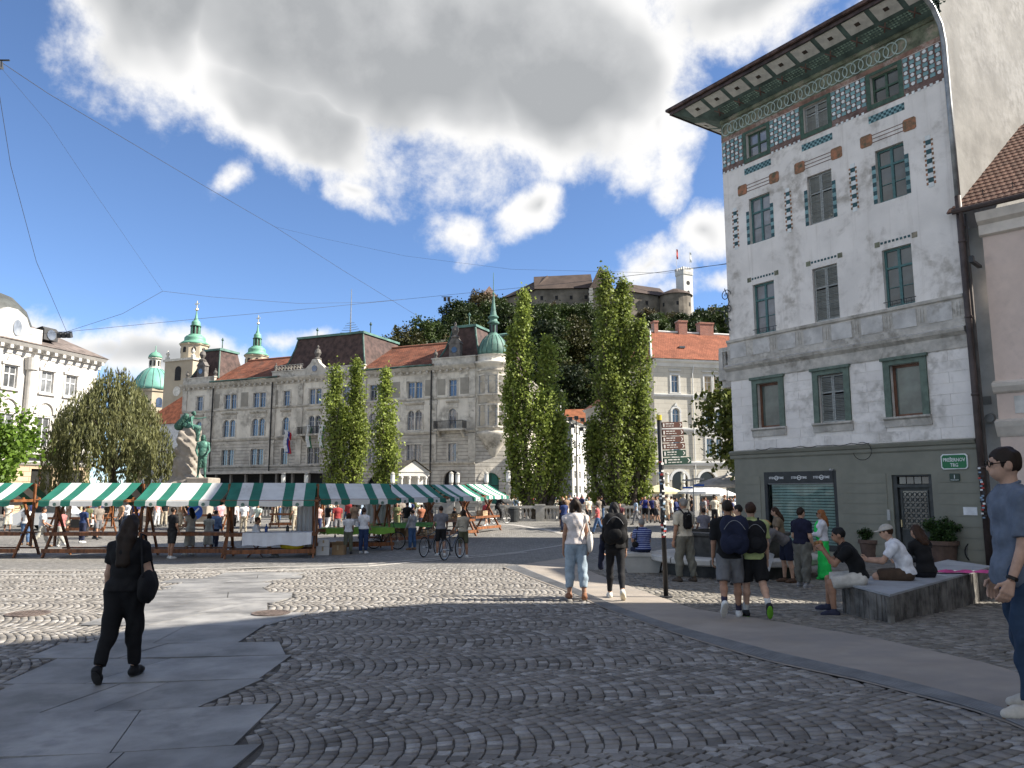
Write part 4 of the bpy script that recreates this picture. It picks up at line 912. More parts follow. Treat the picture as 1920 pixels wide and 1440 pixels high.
# balcony, downpipes, flags
def balcony(x0, x1, z, dep=1.1):
    b = MB(); b.box(x0, x1, -dep, 0, z - .22, z); b.prism_x([(0, z - .22), (-dep * .8, z - .22), (-.1, z - 1.0), (0, z - 1.0)], x0 + .2, x0 + .5); b.prism_x([(0, z - .22), (-dep * .8, z - .22), (-.1, z - 1.0), (0, z - 1.0)], x1 - .5, x1 - .2); o = b.build('balcony', ktr, kres)
    r_ = MB(); r_.box(x0, x1, -dep, -dep + .05, z + .85, z + .92); n = int((x1 - x0) / .14)
    for q in range(n + 1): xx = x0 + (x1 - x0) * q / n; r_.box(xx - .015, xx + .015, -dep + .01, -dep + .04, z, z + .85)
    for q in range(8): r_.box(x0, x0 + .04, -dep + q * dep / 8, -dep + q * dep / 8 + .03, z, z + .9); r_.box(x1 - .04, x1, -dep + q * dep / 8, -dep + q * dep / 8 + .03, z, z + .9)
    r_.build('railing', ironb, o)
balcony(-4.1, -.3, 8.95); balcony(-23.8, -20.1, 8.95)
for x in (-39.0, -27.9 - .9, -4.95):
    d = MB(); d.tube([(x, -.25, 16.3), (x, -.22, 4.8), (x, -.22, -.5)], .09, 7); d.build('downpipe', ironb, kres)
def flag(x, z, cols, lab, ang):
    f = empty('flag', Matrix.Translation((-4.9, 88, 0)) @ Matrix.Rotation(KROT, 4, 'Z') @ Vector((x, -.2, z)), KROT, lab, 'flag')
    p = MB(); p.tube([(0, .1, 0), (ang, -1.0, 2.0)], .035, 6); p.build('flagpole', mat('flagpole white', (.6, .6, .6), .5), f)
    for q, c_ in enumerate(cols):
        s = MB(); W = .34
        for j in range(6):
            z0, z1 = 1.9 - j * .45, 1.9 - (j + 1) * .45; y0 = -1.0 + q * W - .06 * math.sin(j); x0 = ang + .12 * math.sin(j * 1.3)
            x1 = ang + .12 * math.sin((j + 1) * 1.3); s.quad((x0, y0, z0 - q * .12), (x0 + .25, y0 + W, z0 - q * .12), (x1 + .25, y0 + W, z1 - q * .12), (x1, y0, z1 - q * .12))
        s.build('stripe', mat('flag ' + str(c_), c_, .8), f)
flag(-25.2, 7.6, [(.7, .7, .7), (.03, .05, .3), (.5, .03, .04)], 'hanging white, blue and red flag on the town building', -.5); flag(-22.5, 8.1, [(.75, .76, .74), (.05, .2, .1)], 'hanging green and white flag beside the balcony', .3); flag(-20.6, 8.1, [(.75, .76, .74), (.06, .22, .11)], 'hanging white flag with green edge beyond the balcony', .3)
# round bay and domed turret on the corner, then the sunlit side front
BC = (2.3, 1.5); BR = 1.8
lit = kst
bay = MB(); bay.smooth = True; bay.lathe([(BR, 8.6), (BR, 16.0), (BR + .15, 16.1), (BR + .5, 16.4), (BR + .5, 16.6), (BR + .1, 16.6), (BR + .1, 17.3), (BR + .3, 17.4), (BR - .2, 17.5)], 28, (*BC, 0)); bay.build('corner_bay', lit, kres)
cb_ = MB(); cb_.smooth = True; cb_.lathe([(.25, 5.5), (.5, 5.9), (.9, 6.6), (1.5, 7.6), (BR + .1, 8.1), (BR + .18, 8.3), (BR + .18, 8.5), (BR, 8.62)], 28, (*BC, 0)); cb_.build('bay_corbel', ktr, kres)
for z in (12.6, 8.9, 15.5):
    r_ = MB(); r_.lathe([(BR, z), (BR + .14, z + .05), (BR + .14, z + .2), (BR, z + .25)], 28, (*BC, 0)); r_.build('bay_moulding', ktr, kres)
for a in (-108, -68, -30, 10):
    for (z0, z1, ar) in ((12.95, 14.9, False), (9.25, 11.5, True)):
        w0 = window(kres, -.5, .5, 0, z1 - z0, kfr, kgl, ar, 0, .06); aa = R(a); px0 = BC[0] + (BR - .02) * math.cos(aa); py0 = BC[1] + (BR - .02) * math.sin(aa)
        w0.location = (px0 - .5 * -math.sin(aa), py0 - .5 * math.cos(aa), z0); w0.rotation_euler = (0, 0, aa + R(90))
        s = MB(); s.T = Matrix.Translation((px0, py0, z0)) @ Matrix.Rotation(aa + R(90), 4, 'Z'); s.box(-.68, -.5, -.1, .1, -.1, z1 - z0 + .2); s.box(.5, .68, -.1, .1, -.1, z1 - z0 + .2); s.box(-.5, .5, -.1, .12, z1 - z0 + (.02), z1 - z0 + .2); s.box(-.7, .7, -.14, .1, -.25, -.1); s.build('window_surround', ktr, kres)
dmb = MB(); dmb.smooth = True; dmb.lathe([(1.72, 17.4), (1.78, 17.9), (1.65, 18.6), (1.3, 19.3), (.85, 19.8), (.6, 20.0), (.55, 20.1)], 24, (*BC, 0)); tur = dmb.build('turret_dome', copper, kres)
for k in range(16): a = 2 * math.pi * k / 16; s = MB(); s.tube([(BC[0] + r_ * math.cos(a), BC[1] + r_ * math.sin(a), z) for r_, z in ((1.74, 17.4), (1.8, 17.9), (1.67, 18.6), (1.32, 19.3), (.87, 19.8))], .035, 4); s.build('dome_seam', copd, tur)
ln_ = MB(); ln_.lathe([(.55, 20.0), (.55, 20.1), (.42, 20.15), (.42, 21.2), (.68, 21.3), (.7, 21.45), (.5, 21.6), (.42, 21.85), (.62, 22.0), (.64, 22.1), (.4, 22.3), (.3, 22.8), (.17, 23.8), (.1, 24.8), (.16, 24.9), (.16, 25.0), (.05, 25.1), (.03, 27.5)], 14, (*BC, 0)); ln_.build('turret_spire', copper, kres)
for k in range(6): a = 2 * math.pi * k / 6; s = MB(); s.box(-.13, .13, -.03, .03, 20.25, 21.1); s.build('lantern_opening', ironb, kres, (BC[0] + .42 * math.cos(a), BC[1] + .42 * math.sin(a), 0), (0, 0, a + R(90)))
ch = MB(); cw = math.hypot(3.1, 2.2); ca = math.atan2(2.2, 3.1); ch.T = Matrix.Translation((.8, 0, 0)) @ Matrix.Rotation(ca, 4, 'Z'); wall_mesh(0, cw, -1, 8.7, [(.95, 2.75, -1, 3.9, True)], .35, ch); ch.build('corner_wall', krus, kres)
cd2 = MB(); cd2.T = ch.T; wall_mesh(0, cw, 8.7, 16.5, [], .3, cd2); cd2.build('corner_wall', kst, kres)
gd = MB(); gd.T = ch.T; gd.prism_y(arch_poly(.95, 2.75, -1, 3.9), .2, .3); gd.build('arched_door', mat('bottle green door', (.02, .13, .1), .4), kres); gd = MB(); gd.T = ch.T; gd.box(1.8, 1.88, .17, .2, -1, 3.8); gd.box(.95, 2.75, .17, .2, 2.4, 2.5); gd.build('door_bars', ironb, kres)
vo = MB(); vo.T = ch.T
for k in range(11):
    a0 = math.pi * k / 11; a1 = math.pi * (k + .9) / 11; cx_, cz_ = 1.85, 3.0; vo.prism_y([(cx_ + r_ * math.cos(t_), cz_ + r_ * math.sin(t_)) for r_, t_ in ((.92, a0), (1.5, a0), (1.5, a1), (.92, a1))], -.08, .02)
vo.build('arch_stones', ktr, kres)
SA = R(103.2); sd_ = MB(); sd_.T = Matrix.Translation((3.9, 2.2, 0)) @ Matrix.Rotation(SA, 4, 'Z'); sh_ = [(x, x + 1.0, z0, z1) for x in (1.5, 4.8, 8, 11.2, 14.4, 17.6, 20.8, 24) for z0, z1 in ((12.8, 14.7), (9.05, 11.3), (5.3, 7.3), (.2, 3.2))]
wall_mesh(0, 30, -1, 16.45, sh_, .3, sd_); sd_.build('side_wall', kst, kres)
sroot = bpy.data.objects.new('side_front', None)
for (a, b, z0, z1) in sh_:
    o = window(kres, a, b, z0, z1, kfr, kgl, z0 == 9.05, .18, .06); v = sd_.T @ Vector((a, .18, z0)); o.location = v; o.rotation_euler = (0, 0, SA)
    s = MB(); s.T = sd_.T; s.box(a - .2, a - .004, -.06, .02, z0 - .1, z1 + .2); s.box(b + .004, b + .2, -.06, .02, z0 - .1, z1 + .2); s.box(a - .004, b + .004, -.07, .02, z1 + .003, z1 + .25); s.build('window_surround', ktr, kres)
for prof in ([(-.05, 15.6), (.1, 15.7), (.6, 16.3), (.65, 16.45), (-.05, 16.5)], [(-.05, 12.5), (.15, 12.6), (.18, 12.76), (-.05, 12.8)], [(-.05, 8.45), (.2, 8.7), (.2, 8.82), (-.05, 8.86)], [(-.05, 4.85), (.25, 5.05), (.25, 5.17), (-.05, 5.2)]):
    s = MB(); s.T = sd_.T; s.prism_x([(-d, z) for d, z in prof], 0, 30); s.build('string_course', ktr, kres)
s = MB(); s.T = sd_.T; s.add([(0, -.6, 16.5), (30, -.6, 16.5), (30, 6, 20.3), (5, 6, 20.3)], [(0, 1, 2, 3)]); s.build('roof', ktile, kres)
# low shop row with pale canopy in front of the ground floor
cz = empty('market_arcade', Matrix.Translation((-4.9, 88, 0)) @ Matrix.Rotation(KROT, 4, 'Z') @ Vector((-40, -3.2, 0)), KROT, 'low dark shop arcade with long pale flat canopy', 'arcade')
MB().box(0, 20.5, -.5, 2.9, 4.0, 4.28).build('canopy', mat('pale canopy edge', (.45, .43, .4), .8, var=.1), cz); MB().box(0, 20.3, 1.8, 2.2, -1, 4.0).build('back_wall', dk, cz)
for k in range(9): MB().box(.2 + k * 2.45, .45 + k * 2.45, 0, .3, -1, 4.0).build('pillar', mat('grey pillar', (.2, .19, .18), .8), cz)
for k in range(8): MB().box(.6 + k * 2.45, 2.5 + k * 2.45, .1, .14, 2.2, 2.8).build('shop_sign', mat('dull sign %d' % (k % 3), ((.08, .08, .08), (.14, .12, .1), (.05, .07, .08))[k % 3], .6), cz)
# small white temple like pavilion
tp = at(776, 905, 68); pav = empty('pavilion', (tp.x, tp.y, -.3), R(24), 'small white pavilion with gabled front and columns by the poplars', 'pavilion')
wst = mat('white stone', (.72, .7, .66), .8, var=.06, scale=2, stain=(.5, .48, .44), stain_scale=.8, stain_amt=.4)
b = MB(); b.box(-1.1, 1.1, .8, 3.6, 0, 3.4); b.build('wall', wst, pav)
b = MB(); b.prism_y([(-1.45, 3.75), (1.45, 3.75), (0, 4.75)], -.1, .1); b.build('pediment', wst, pav); b = MB(); b.box(-1.4, 1.4, -.05, 3.7, 3.4, 3.75); b.build('entablature', wst, pav)
b = MB(); b.add([(-1.6, -.25, 3.72), (0, -.25, 4.86), (1.6, -.25, 3.72), (-1.6, 3.8, 3.72), (0, 3.8, 4.86), (1.6, 3.8, 3.72)], [(0, 1, 4, 3), (1, 2, 5, 4)]); b.build('roof', mat('mossy roof tiles', (.2, .17, .12), .9, var=.3, scale=4, bump=.5, bscale=20), pav)
for x in (-1.1, -.4, .4, 1.1): b = MB(); b.lathe([(.17, 0), (.17, .1), (.13, .16), (.11, 3.1), (.17, 3.25), (.17, 3.4)], 12, (x, .1, 0)); b.build('column', wst, pav)
b = MB(); b.box(-.5, .5, .74, .8, 0, 2.5); b.build('door', mat('brick red door', (.2, .09, .06), .7), pav)

# ------------------------------------------------------------------ church: two towers and a dome far behind
yel = mat('pale yellow church render', (.42, .36, .27), .85, var=.06, scale=.3); chw = mat('church white trim', (.6, .57, .5), .85)
copg = mat('bright verdigris copper', (.15, .35, .25), .55, var=.15, scale=.4, stain=(.12, .28, .2), stain_scale=.4, stain_amt=.5); gold = mat('gilded metal', (.75, .66, .45), .35, metal=.5)
def tower(px_, yt, Y, k, lab):
    p = at(px_, 735, Y); t = empty('church_tower', (p.x, Y, -2), R(-24), lab, 'church tower'); k *= 1.0
    def Z(y): return at(px_, y, Y).z + 2
    dy = yt - 565; zz = lambda y: Z(y + dy) if False else Z(565 + dy + (y - 565) * k)
    b = MB(); b.box(-5.0 * k, 5.0 * k, -5 * k, 5 * k, 0, zz(682)); b.build('shaft', yel, t)
    b = MB(); b.box(-5.4 * k, 5.4 * k, -5.4 * k, 5.4 * k, zz(682), zz(678)); b.build('cornice', chw, t)
    o = MB(); o.lathe([(3.6 * k, zz(678)), (3.6 * k, zz(650)), (4.0 * k, zz(649)), (4.0 * k, zz(647))], 8, a0=R(22.5), a1=R(382.5)); o.build('belfry', yel, t)
    for q in range(8): a = R(45 * q); w0 = MB(); w0.prism_y(arch_poly(-.45 * k, .45 * k, zz(664), zz(654)), -.12, 0); w0.build('belfry_opening', dk, t, (3.34 * k * math.cos(a), 3.34 * k * math.sin(a), 0), (0, 0, a + R(90)))
    for sg_ in (0, 90, 180, 270): a = R(sg_); w0 = MB(); w0.prism_y(arch_poly(-1 * k, 1 * k, zz(718), zz(692)), -.15, 0); w0.build('tower_window', dk, t, (5.0 * k * math.cos(a), 5.0 * k * math.sin(a), 0), (0, 0, a + R(90)))
    for (xx, yy) in ((-4.6, -4.6), (4.6, -4.6)): u = MB(); u.lathe([(.5 * k, 0), (.6 * k, .6 * k), (.2 * k, 1 * k), (.5 * k, 1.6 * k), (.1, 2.4 * k), (0, 2.8 * k)], 8, (xx * k, yy * k, zz(678))); u.build('urn', chw, t)
    cl = MB(); cl.lathe([(1.3 * k, 0), (1.3 * k, .15)], 18); cl.build('clock_face', mat('clock white', (.65, .62, .55), .6), t, (0, -5.02 * k, zz(738)), (R(90), 0, 0))
    d = MB(); d.smooth = True; d.lathe([(4.0 * k, zz(647)), (3.5 * k, zz(644)), (2.7 * k, zz(640)), (2.75 * k, zz(637)), (2.7 * k, zz(634)), (2.3 * k, zz(631)), (1.7 * k, zz(629.5)), (1.75 * k, zz(628))], 16); d.build('tower_dome', copg, t)
    l_ = MB(); l_.lathe([(1.15 * k, zz(628)), (1.05 * k, zz(614)), (1.4 * k, zz(613)), (1.3 * k, zz(611.5))], 8); l_.build('lantern', mat('dark louvres', (.06, .05, .045), .8), t)
    for q in range(8): a = R(45 * q); c_ = MB(); c_.box(-.14 * k, .14 * k, -.14 * k, .14 * k, zz(628), zz(613.5)); c_.build('lantern_post', copg, t, (1.15 * k * math.cos(a), 1.15 * k * math.sin(a), 0), (0, 0, a))
    d = MB(); d.smooth = True; d.lathe([(1.5 * k, zz(612)), (1.1 * k, zz(609)), (1.2 * k, zz(606.5)), (1.0 * k, zz(603)), (.55 * k, zz(600.5)), (.6 * k, zz(599)), (.35 * k, zz(596)), (.16 * k, zz(586)), (.1 * k, zz(583))], 14); d.build('upper_dome', copg, t)
    g_ = MB(); g_.ball((0, 0, zz(580.5)), .42 * k); g_.box(-.09 * k, .09 * k, -.09 * k, .09 * k, zz(579), zz(564)); g_.box(-.75 * k, .75 * k, -.08, .08, zz(570.6), zz(569)); g_.build('cross', gold, t)
tower(360, 565, 205, 1.0, 'church tower with green onion cap, nearer the round copper dome'); tower(478, 592, 222, .92, 'church tower with green onion cap rising behind the red roof')
p = at(287, 735, 240); dom = empty('church_dome', (p.x, 240, -2), 0, 'turquoise copper church dome with lantern', 'church dome'); Zd = lambda y: at(287, y, 240).z + 2
b = MB(); b.lathe([(6.0, 0), (6.0, Zd(738)), (6.4, Zd(737)), (6.4, Zd(733))], 8, a0=R(22.5), a1=R(382.5)); b.build('drum', yel, dom)
b = MB(); b.smooth = True; b.lathe([(6.2, Zd(733)), (6.0, Zd(727)), (5.5, Zd(717)), (4.7, Zd(707)), (3.5, Zd(698)), (2.2, Zd(692)), (1.9, Zd(691))], 32); dmo = b.build('dome', mat('turquoise copper', (.15, .36, .3), .55, var=.1, scale=.3), dom)
for q in range(16): a = 2 * math.pi * q / 16; s = MB(); s.tube([(r_ * 1.005 * math.cos(a), r_ * 1.005 * math.sin(a), z) for r_, z in ((6.2, Zd(733)), (5.5, Zd(717)), (4.7, Zd(707)), (3.5, Zd(698)), (2.2, Zd(692)))], .09, 4); s.build('dome_rib', copd, dmo)
b = MB(); b.lathe([(1.9, Zd(691)), (1.7, Zd(690)), (1.6, Zd(674)), (2.1, Zd(673)), (2.0, Zd(671.5))], 12); b.build('lantern', chw, dom)
for q in range(8): a = R(45 * q + 22); s = MB(); s.box(-.32, .32, -.06, .06, Zd(687), Zd(677)); s.build('lantern_window', dk, dom, (1.64 * math.cos(a), 1.64 * math.sin(a), 0), (0, 0, a + R(90)))
b = MB(); b.smooth = True; b.lathe([(2.1, Zd(671.5)), (1.9, Zd(667)), (1.2, Zd(662)), (.3, Zd(660)), (.12, Zd(655)), (.12, Zd(649)), (0, Zd(648))], 16); b.build('lantern_cap', copg, dom)
for q in range(8): a = R(45 * q); w0 = MB(); w0.prism_y(arch_poly(-.9, .9, Zd(766), Zd(748)), -.1, 0); w0.build('drum_window', kgl, dom, (5.56 * math.cos(a), 5.56 * math.sin(a), 0), (0, 0, a + R(90)))
# church nave roofs between dome and monument
nv = at(312, 790, 170); nav = empty('parish_house', (nv.x, 170, -2), R(-24), 'white house with orange red roof behind the monument', 'house')
z1 = at(312, 795, 170).z + 2; z2 = at(325, 745, 175).z + 2
b = MB(); b.box(-8, 12, 0, 9, 0, z1); b.build('wall', mat('whitewash', (.6, .6, .6), .85), nav); b = MB(); b.add([(-8.5, -.5, z1), (12.5, -.5, z1), (12.5, 4.5, z2 + .6), (-8.5 + 9, 4.5, z2 + .6), (-8.5, 9.5, z1), (12.5, 9.5, z1)], [(0, 1, 2, 3), (3, 2, 5, 4), (0, 3, 4)]); b.build('roof', mat('orange tiles', (.27, .09, .045), .85, var=.2, scale=1.2), nav)
for q in range(5): window(nav, -6 + q * 3.4, -5 + q * 3.4, z1 - 5, z1 - 3.2, kfr, kgl, y=-.07); window(nav, -6 + q * 3.4, -5 + q * 3.4, z1 - 9, z1 - 7.2, kfr, kgl, y=-.07)

# ------------------------------------------------------------------ white ornate building on the left
LROT = math.atan2(.958, .287); lw_ = mat('bright white render', (.55, .53, .5), .85, var=.05, scale=.5, stain=(.45, .42, .38), stain_scale=.4, stain_amt=.45)
lgr = mat('white trim', (.54, .52, .49), .85, var=.08, scale=1); lbld = empty('white_palace', (-43, 80, 0), LROT, 'sunlit white ornate building with dark dome and balcony', 'building')
lfr = mat('white window wood', (.6, .6, .6), .6); lgl = glass_mat('grey curtained glass', (.2, .21, .22))
LX = [-3.95, -6.72, -10.65, -13.6, -16.6, -19.6]; LHO = []
for x in LX: LHO += [(x - .66, x + .66, 11.2, 13.22), (x - .72, x + .72, 6.0, 8.8)]
b = wall_mesh(-26, -.8, 4.2, 15.4, LHO, .3); b.quad((-.8, 0, -1), (-.8, 12, -1), (-.8, 12, 15.4), (-.8, 0, 15.4)); b.build('wall', lw_, lbld)
b = wall_mesh(-26, -.8, -1, 4.2, [(-7.6, -5.2, -1, 3.9), (-4.6, -1.6, -1, 3.9), (-12, -9.6, -1, 3.6, True), (-16, -13.6, -1, 3.6, True)], .5); b.build('ground_floor', brick_mat('ochre stone ground floor', (.45, .35, .23), (.5, .39, .26), (.22, .17, .12), 1.2, .45, .03, .85, .6), lbld)
MB().quad((-26, .6, -1), (-.9, .6, -1), (-.9, .6, 15), (-26, .6, 15)).build('dark_backing', dk, lbld)
for h in LHO: window(lbld, *h[:4], lfr, lgl, y=.15, fw=.09, cross=.64)
for (a, c_) in ((-7.6, -5.2), (-4.6, -1.6)): b = MB(); b.box(a, (a + c_) / 2 - .05, .3, .35, -1, 3.9); b.box((a + c_) / 2 + .05, c_, .3, .35, -1, 3.9); b.build('shop_window', mat('dark shop glass', (.03, .03, .028), .1), lbld); MB().box((a + c_) / 2 - .05, (a + c_) / 2 + .05, .25, .4, -1, 3.9).build('shop_post', mat('maroon post', (.15, .05, .04), .5), lbld)
for pr in ([(-.05, 14.3), (.08, 14.35), (.15, 14.8), (.7, 15.1), (.95, 15.4), (-.05, 15.45)], [(-.05, 4.2), (.15, 4.25), (.35, 4.5), (.35, 4.7), (-.05, 4.75)]): MB().prism_x([(-d, z) for d, z in pr], -26, -.5).build('cornice', lgr, lbld)
dn = MB().box(-.16, .16, -.75, .03, 14.75, 15.05).mesh('bracket', lgr)
for k in range(26): link('bracket', dn, lbld, (-.9 - k * .95, 0, 0))
for x in LX:
    o = MB(); o.prism_y([(x - .95, 13.3), (x + .95, 13.3), (x + 1.0, 13.55), (x + .55, 13.6), (x + .4, 14.0), (x, 14.45), (x - .4, 14.0), (x - .55, 13.6), (x - 1.0, 13.55)], -.16, .02); o.build('window_crest', lgr, lbld)
    o = MB(); o.box(x - .95, x + .95, -.2, .02, 10.95, 11.12); o.box(x - .9, x - .68, -.06, .02, 11.12, 13.3); o.box(x + .68, x + .9, -.06, .02, 11.12, 13.3); o.build('window_surround', lgr, lbld)
    o = MB(); N = 14
    for k in range(N):
        a0, a1 = math.pi * k / N, math.pi * (k + 1) / N; o.prism_y([(x + r_ * math.cos(t_), 9.35 + r_ * math.sin(t_)) for r_, t_ in ((.85, a0), (1.15, a0), (1.15, a1), (.85, a1))], -.18, .02)
    o.box(x - 1.3, x - .85, -.18, .02, 9.15, 9.35); o.box(x + .85, x + 1.3, -.18, .02, 9.15, 9.35); o.build('arched_hood', lgr, lbld)
    o = MB(); o.prism_y([(x - .7, 8.95), (x + .7, 8.95), (x + .6, 9.5), (x + .25, 9.9), (x, 10.1), (x - .25, 9.9), (x - .6, 9.5)], -.07, .02); o.build('relief', mat('relief plaster', (.58, .54, .49), .85, var=.2, scale=5, bump=.8, bscale=6), lbld)
bc_ = MB(); bc_.box(-9.2, -.9, -1.1, 0, 5.2, 5.5); bb = bc_.build('balcony', lgr, lbld); r_ = MB(); r_.box(-9.2, -.9, -1.1, -1.05, 6.35, 6.42)
for q in range(46): x = -9.15 + q * .18; r_.tube([(x, -1.07, 5.5), (x + .05, -1.12, 5.8), (x - .03, -1.04, 6.1), (x, -1.07, 6.36)], .014, 4)
r_.build('railing', ironb, bb)
for x in (-8.75, -12.6, -18.4): o = MB(); o.lathe([(.55, 5.5), (.5, 6.4), (.42, 6.6), (.4, 13.0), (.55, 13.1), (.6, 13.7), (.65, 14.2)], 16, (x, -.25, 0)); o.build('column', lgr, lbld)
at_ = MB(); at_.prism_y([(-26, 15.4), (-8.2, 15.4), (-8.2, 17.0), (-9.6, 17.0), (-10.0, 17.8), (-11, 18.4), (-12, 18.4), (-13, 17.8), (-13.4, 17.0), (-26, 17.0)], -.6, .1); at_.build('attic_gable', lgr, lbld)
ov = MB(); ov.lathe([(.55, 0), (.55, .06)], 18); ov.build('oval_window', lgl, lbld, (-10.9, -.61, 16.7), (R(90), 0, 0)).scale = (.8, 1.35, 1)
dmk = MB(); dmk.smooth = True; dmk.lathe([(4.2, 16.6), (4.1, 17.5), (3.6, 18.8), (2.5, 19.9), (1.2, 20.4), (0, 20.6)], 24, (-11.2, 3.6, 0)); dmk.build('dark_dome', mat('slate dome', (.075, .08, .075), .6, var=.15, scale=1), lbld)
b = MB(); b.add([(-26, -1.0, 15.46), (-.3, -1.0, 15.46), (-4.5, 6, 18.9), (-26, 6, 18.9), (-.3, 12, 15.46)], [(0, 1, 2, 3), (1, 4, 2)]); b.build('roof', mat('grey brown roof', (.17, .14, .125), .85, var=.2, scale=1.2, bump=.4, bscale=12), lbld)
b = MB(); b.prism_x([(-.1, 16.3), (1.6, 16.3), (1.6, 17.3), (.2, 17.6), (-.1, 17.3)], -7.6, -6.0); b.build('dormer', mat('dark dormer', (.06, .06, .06), .7), lbld); o = MB(); o.lathe([(.5, 0), (.5, .05)], 14); o.build('dormer_window', lgl, lbld, (-6.8, -.12, 16.85), (R(90), 0, 0))

# ------------------------------------------------------------------ pale house with red roof beyond the bridge (right)
pale = empty('pale_house', (15.5, 85, 0), math.atan2(1, 4.47), 'pale cream house with red tiled hipped roof and brick chimneys', 'house')
pw = brick_mat('pale cream render', (.52, .49, .42), (.54, .51, .44), (.4, .37, .32), 1.6, .5, .02, .85, .25, var=.04)
ptr = mat('pale grey trim', (.62, .62, .6), .85, var=.06, scale=1); PX = [2.46, 6.49, 7.65, 11.0, 14.2]; PH = []
for x in PX: PH += [(x, x + .86, 12.82, 14.75), (x, x + .86, 9.0, 11.04, True), (x, x + .86, 5.6, 7.7)]
PG = [(2.2, 4.1, -1, 4.0, True), (5.45, 7.5, -1, 4.0, True), (8.8, 10.9, -1, 4.0, True), (12.2, 14.3, -1, 4.0, True)]
b = wall_mesh(.35, 17, -1, 16.4, PH + PG, .35); b.build('wall', pw, pale); b = MB(); b.quad((.35, 0, -1), (.35, 0, 16.4), (.35, 10, 16.4), (.35, 10, -1)); b.build('side_wall', pw, pale); MB().quad((.4, .7, -1), (17, .7, -1), (17, .7, 16), (.4, .7, 16)).build('dark_backing', dk, pale)
tan = mat('tan blind', (.5, .36, .2), .8)
for i, h in enumerate(PH):
    window(pale, *h[:4], lfr, mat('blind glass', (.42, .32, .19), .3) if (i % 3 == 0 and i in (3, 6)) else gl, arch=len(h) > 4, y=.2, fw=.06, cross=.66)
for h in PH:
    s = MB(); t_ = h[3] - (.43 if len(h) > 4 else 0); s.box(h[0] - .2, h[0] - .004, -.07, .02, h[2] - .05, t_); s.box(h[1] + .004, h[1] + .2, -.07, .02, h[2] - .05, t_)
    if len(h) > 4:
        cx_ = (h[0] + h[1]) / 2
        for k in range(10):
            a0, a1 = math.pi * k / 10, math.pi * (k + 1) / 10; s.prism_y([(cx_ + r_ * math.cos(q_), t_ + r_ * math.sin(q_)) for r_, q_ in ((.434, a0), (.66, a0), (.66, a1), (.434, a1))], -.09, .02)
        s.prism_y([(cx_ - .2, t_ + .66), (cx_ + .2, t_ + .66), (cx_, t_ + 1.05)], -.12, .02)
    else: s.box(h[0] - .2, h[1] + .2, -.07, .02, t_ + .004, t_ + .22); s.box(h[0] - .3, h[1] + .3, -.15, .02, t_ + .5, t_ + .62)
    s.box(h[0] - .28, h[1] + .28, -.14, .02, h[2] - .17, h[2] - .055); s.build('window_surround', ptr, pale)
for h in PG:
    s = MB(); cx_ = (h[0] + h[1]) / 2; r0 = (h[1] - h[0]) / 2; zb = 4.0 - r0
    for k in range(12):
        a0, a1 = math.pi * k / 12, math.pi * (k + 1) / 12; s.prism_y([(cx_ + r_ * math.cos(q_), zb + r_ * math.sin(q_)) for r_, q_ in ((r0, a0), (r0 + .28, a0), (r0 + .28, a1), (r0, a1))], -.08, .02)
    s.build('arch_moulding', ptr, pale); g_ = MB(); g_.prism_y(arch_poly(h[0], h[1], -1, 4.0), .3, .34); g_.build('shop_glass', mat('dark shop glass', (.03, .03, .028), .1), pale)
for pr in ([(-.05, 15.7), (.1, 15.75), (.2, 16.1), (.55, 16.3), (.6, 16.5), (-.05, 16.55)], [(-.05, 12.25), (.1, 12.3), (.18, 12.5), (.18, 12.6), (-.05, 12.65)], [(-.05, 8.4), (.12, 8.45), (.2, 8.65), (.2, 8.8), (-.05, 8.85)], [(-.05, 4.6), (.15, 4.65), (.25, 4.95), (.25, 5.1), (-.05, 5.15)]): MB().prism_x([(-d, z) for d, z in pr], .3, 17).build('string_course', ptr, pale)
b = MB(); b.add([(-.2, -.7, 16.55), (17.5, -.7, 16.55), (17.5, 6, 21.0), (2.6, 6, 21.0), (-.2, 12, 16.55)], [(0, 1, 2, 3), (4, 0, 3)]); b.build('roof', brick_mat('fresh red roof tiles', (.29, .105, .058), (.23, .08, .045), (.14, .05, .03), .22, .28, .025, .85, .6, var=.15, rot=(R(57), 0, 0)), pale)
b = MB(); b.tube([(-.2, -.7, 16.6), (2.6, 6, 21.05), (17.5, 6, 21.05)], .15, 6); b.build('ridge', ptr, pale)
for (x, w_, hh) in ((3.0, .5, .9), (6.2, 1.1, 1.1), (9.0, 1.8, 1.0)): b = MB(); b.box(x, x + w_, 5.6, 6.6, 20.5, 21.2 + hh); b.box(x - .08, x + w_ + .08, 5.52, 6.68, 21.2 + hh, 21.4 + hh); b.build('chimney', brick_mat('chimney brick', (.36, .14, .09), (.28, .1, .07), (.3, .27, .24), .25, .1, .015, .9, .4), pale)
d = MB(); d.tube([(5.2, -.15, 16.2), (5.0, -.12, 15.0), (5.0, -.12, -.5)], .07, 6); d.build('downpipe', ptr, pale); MB().box(4.4, 5.1, 1.7, 2.2, 18.3, 18.5).build('skylight', gl, pale)
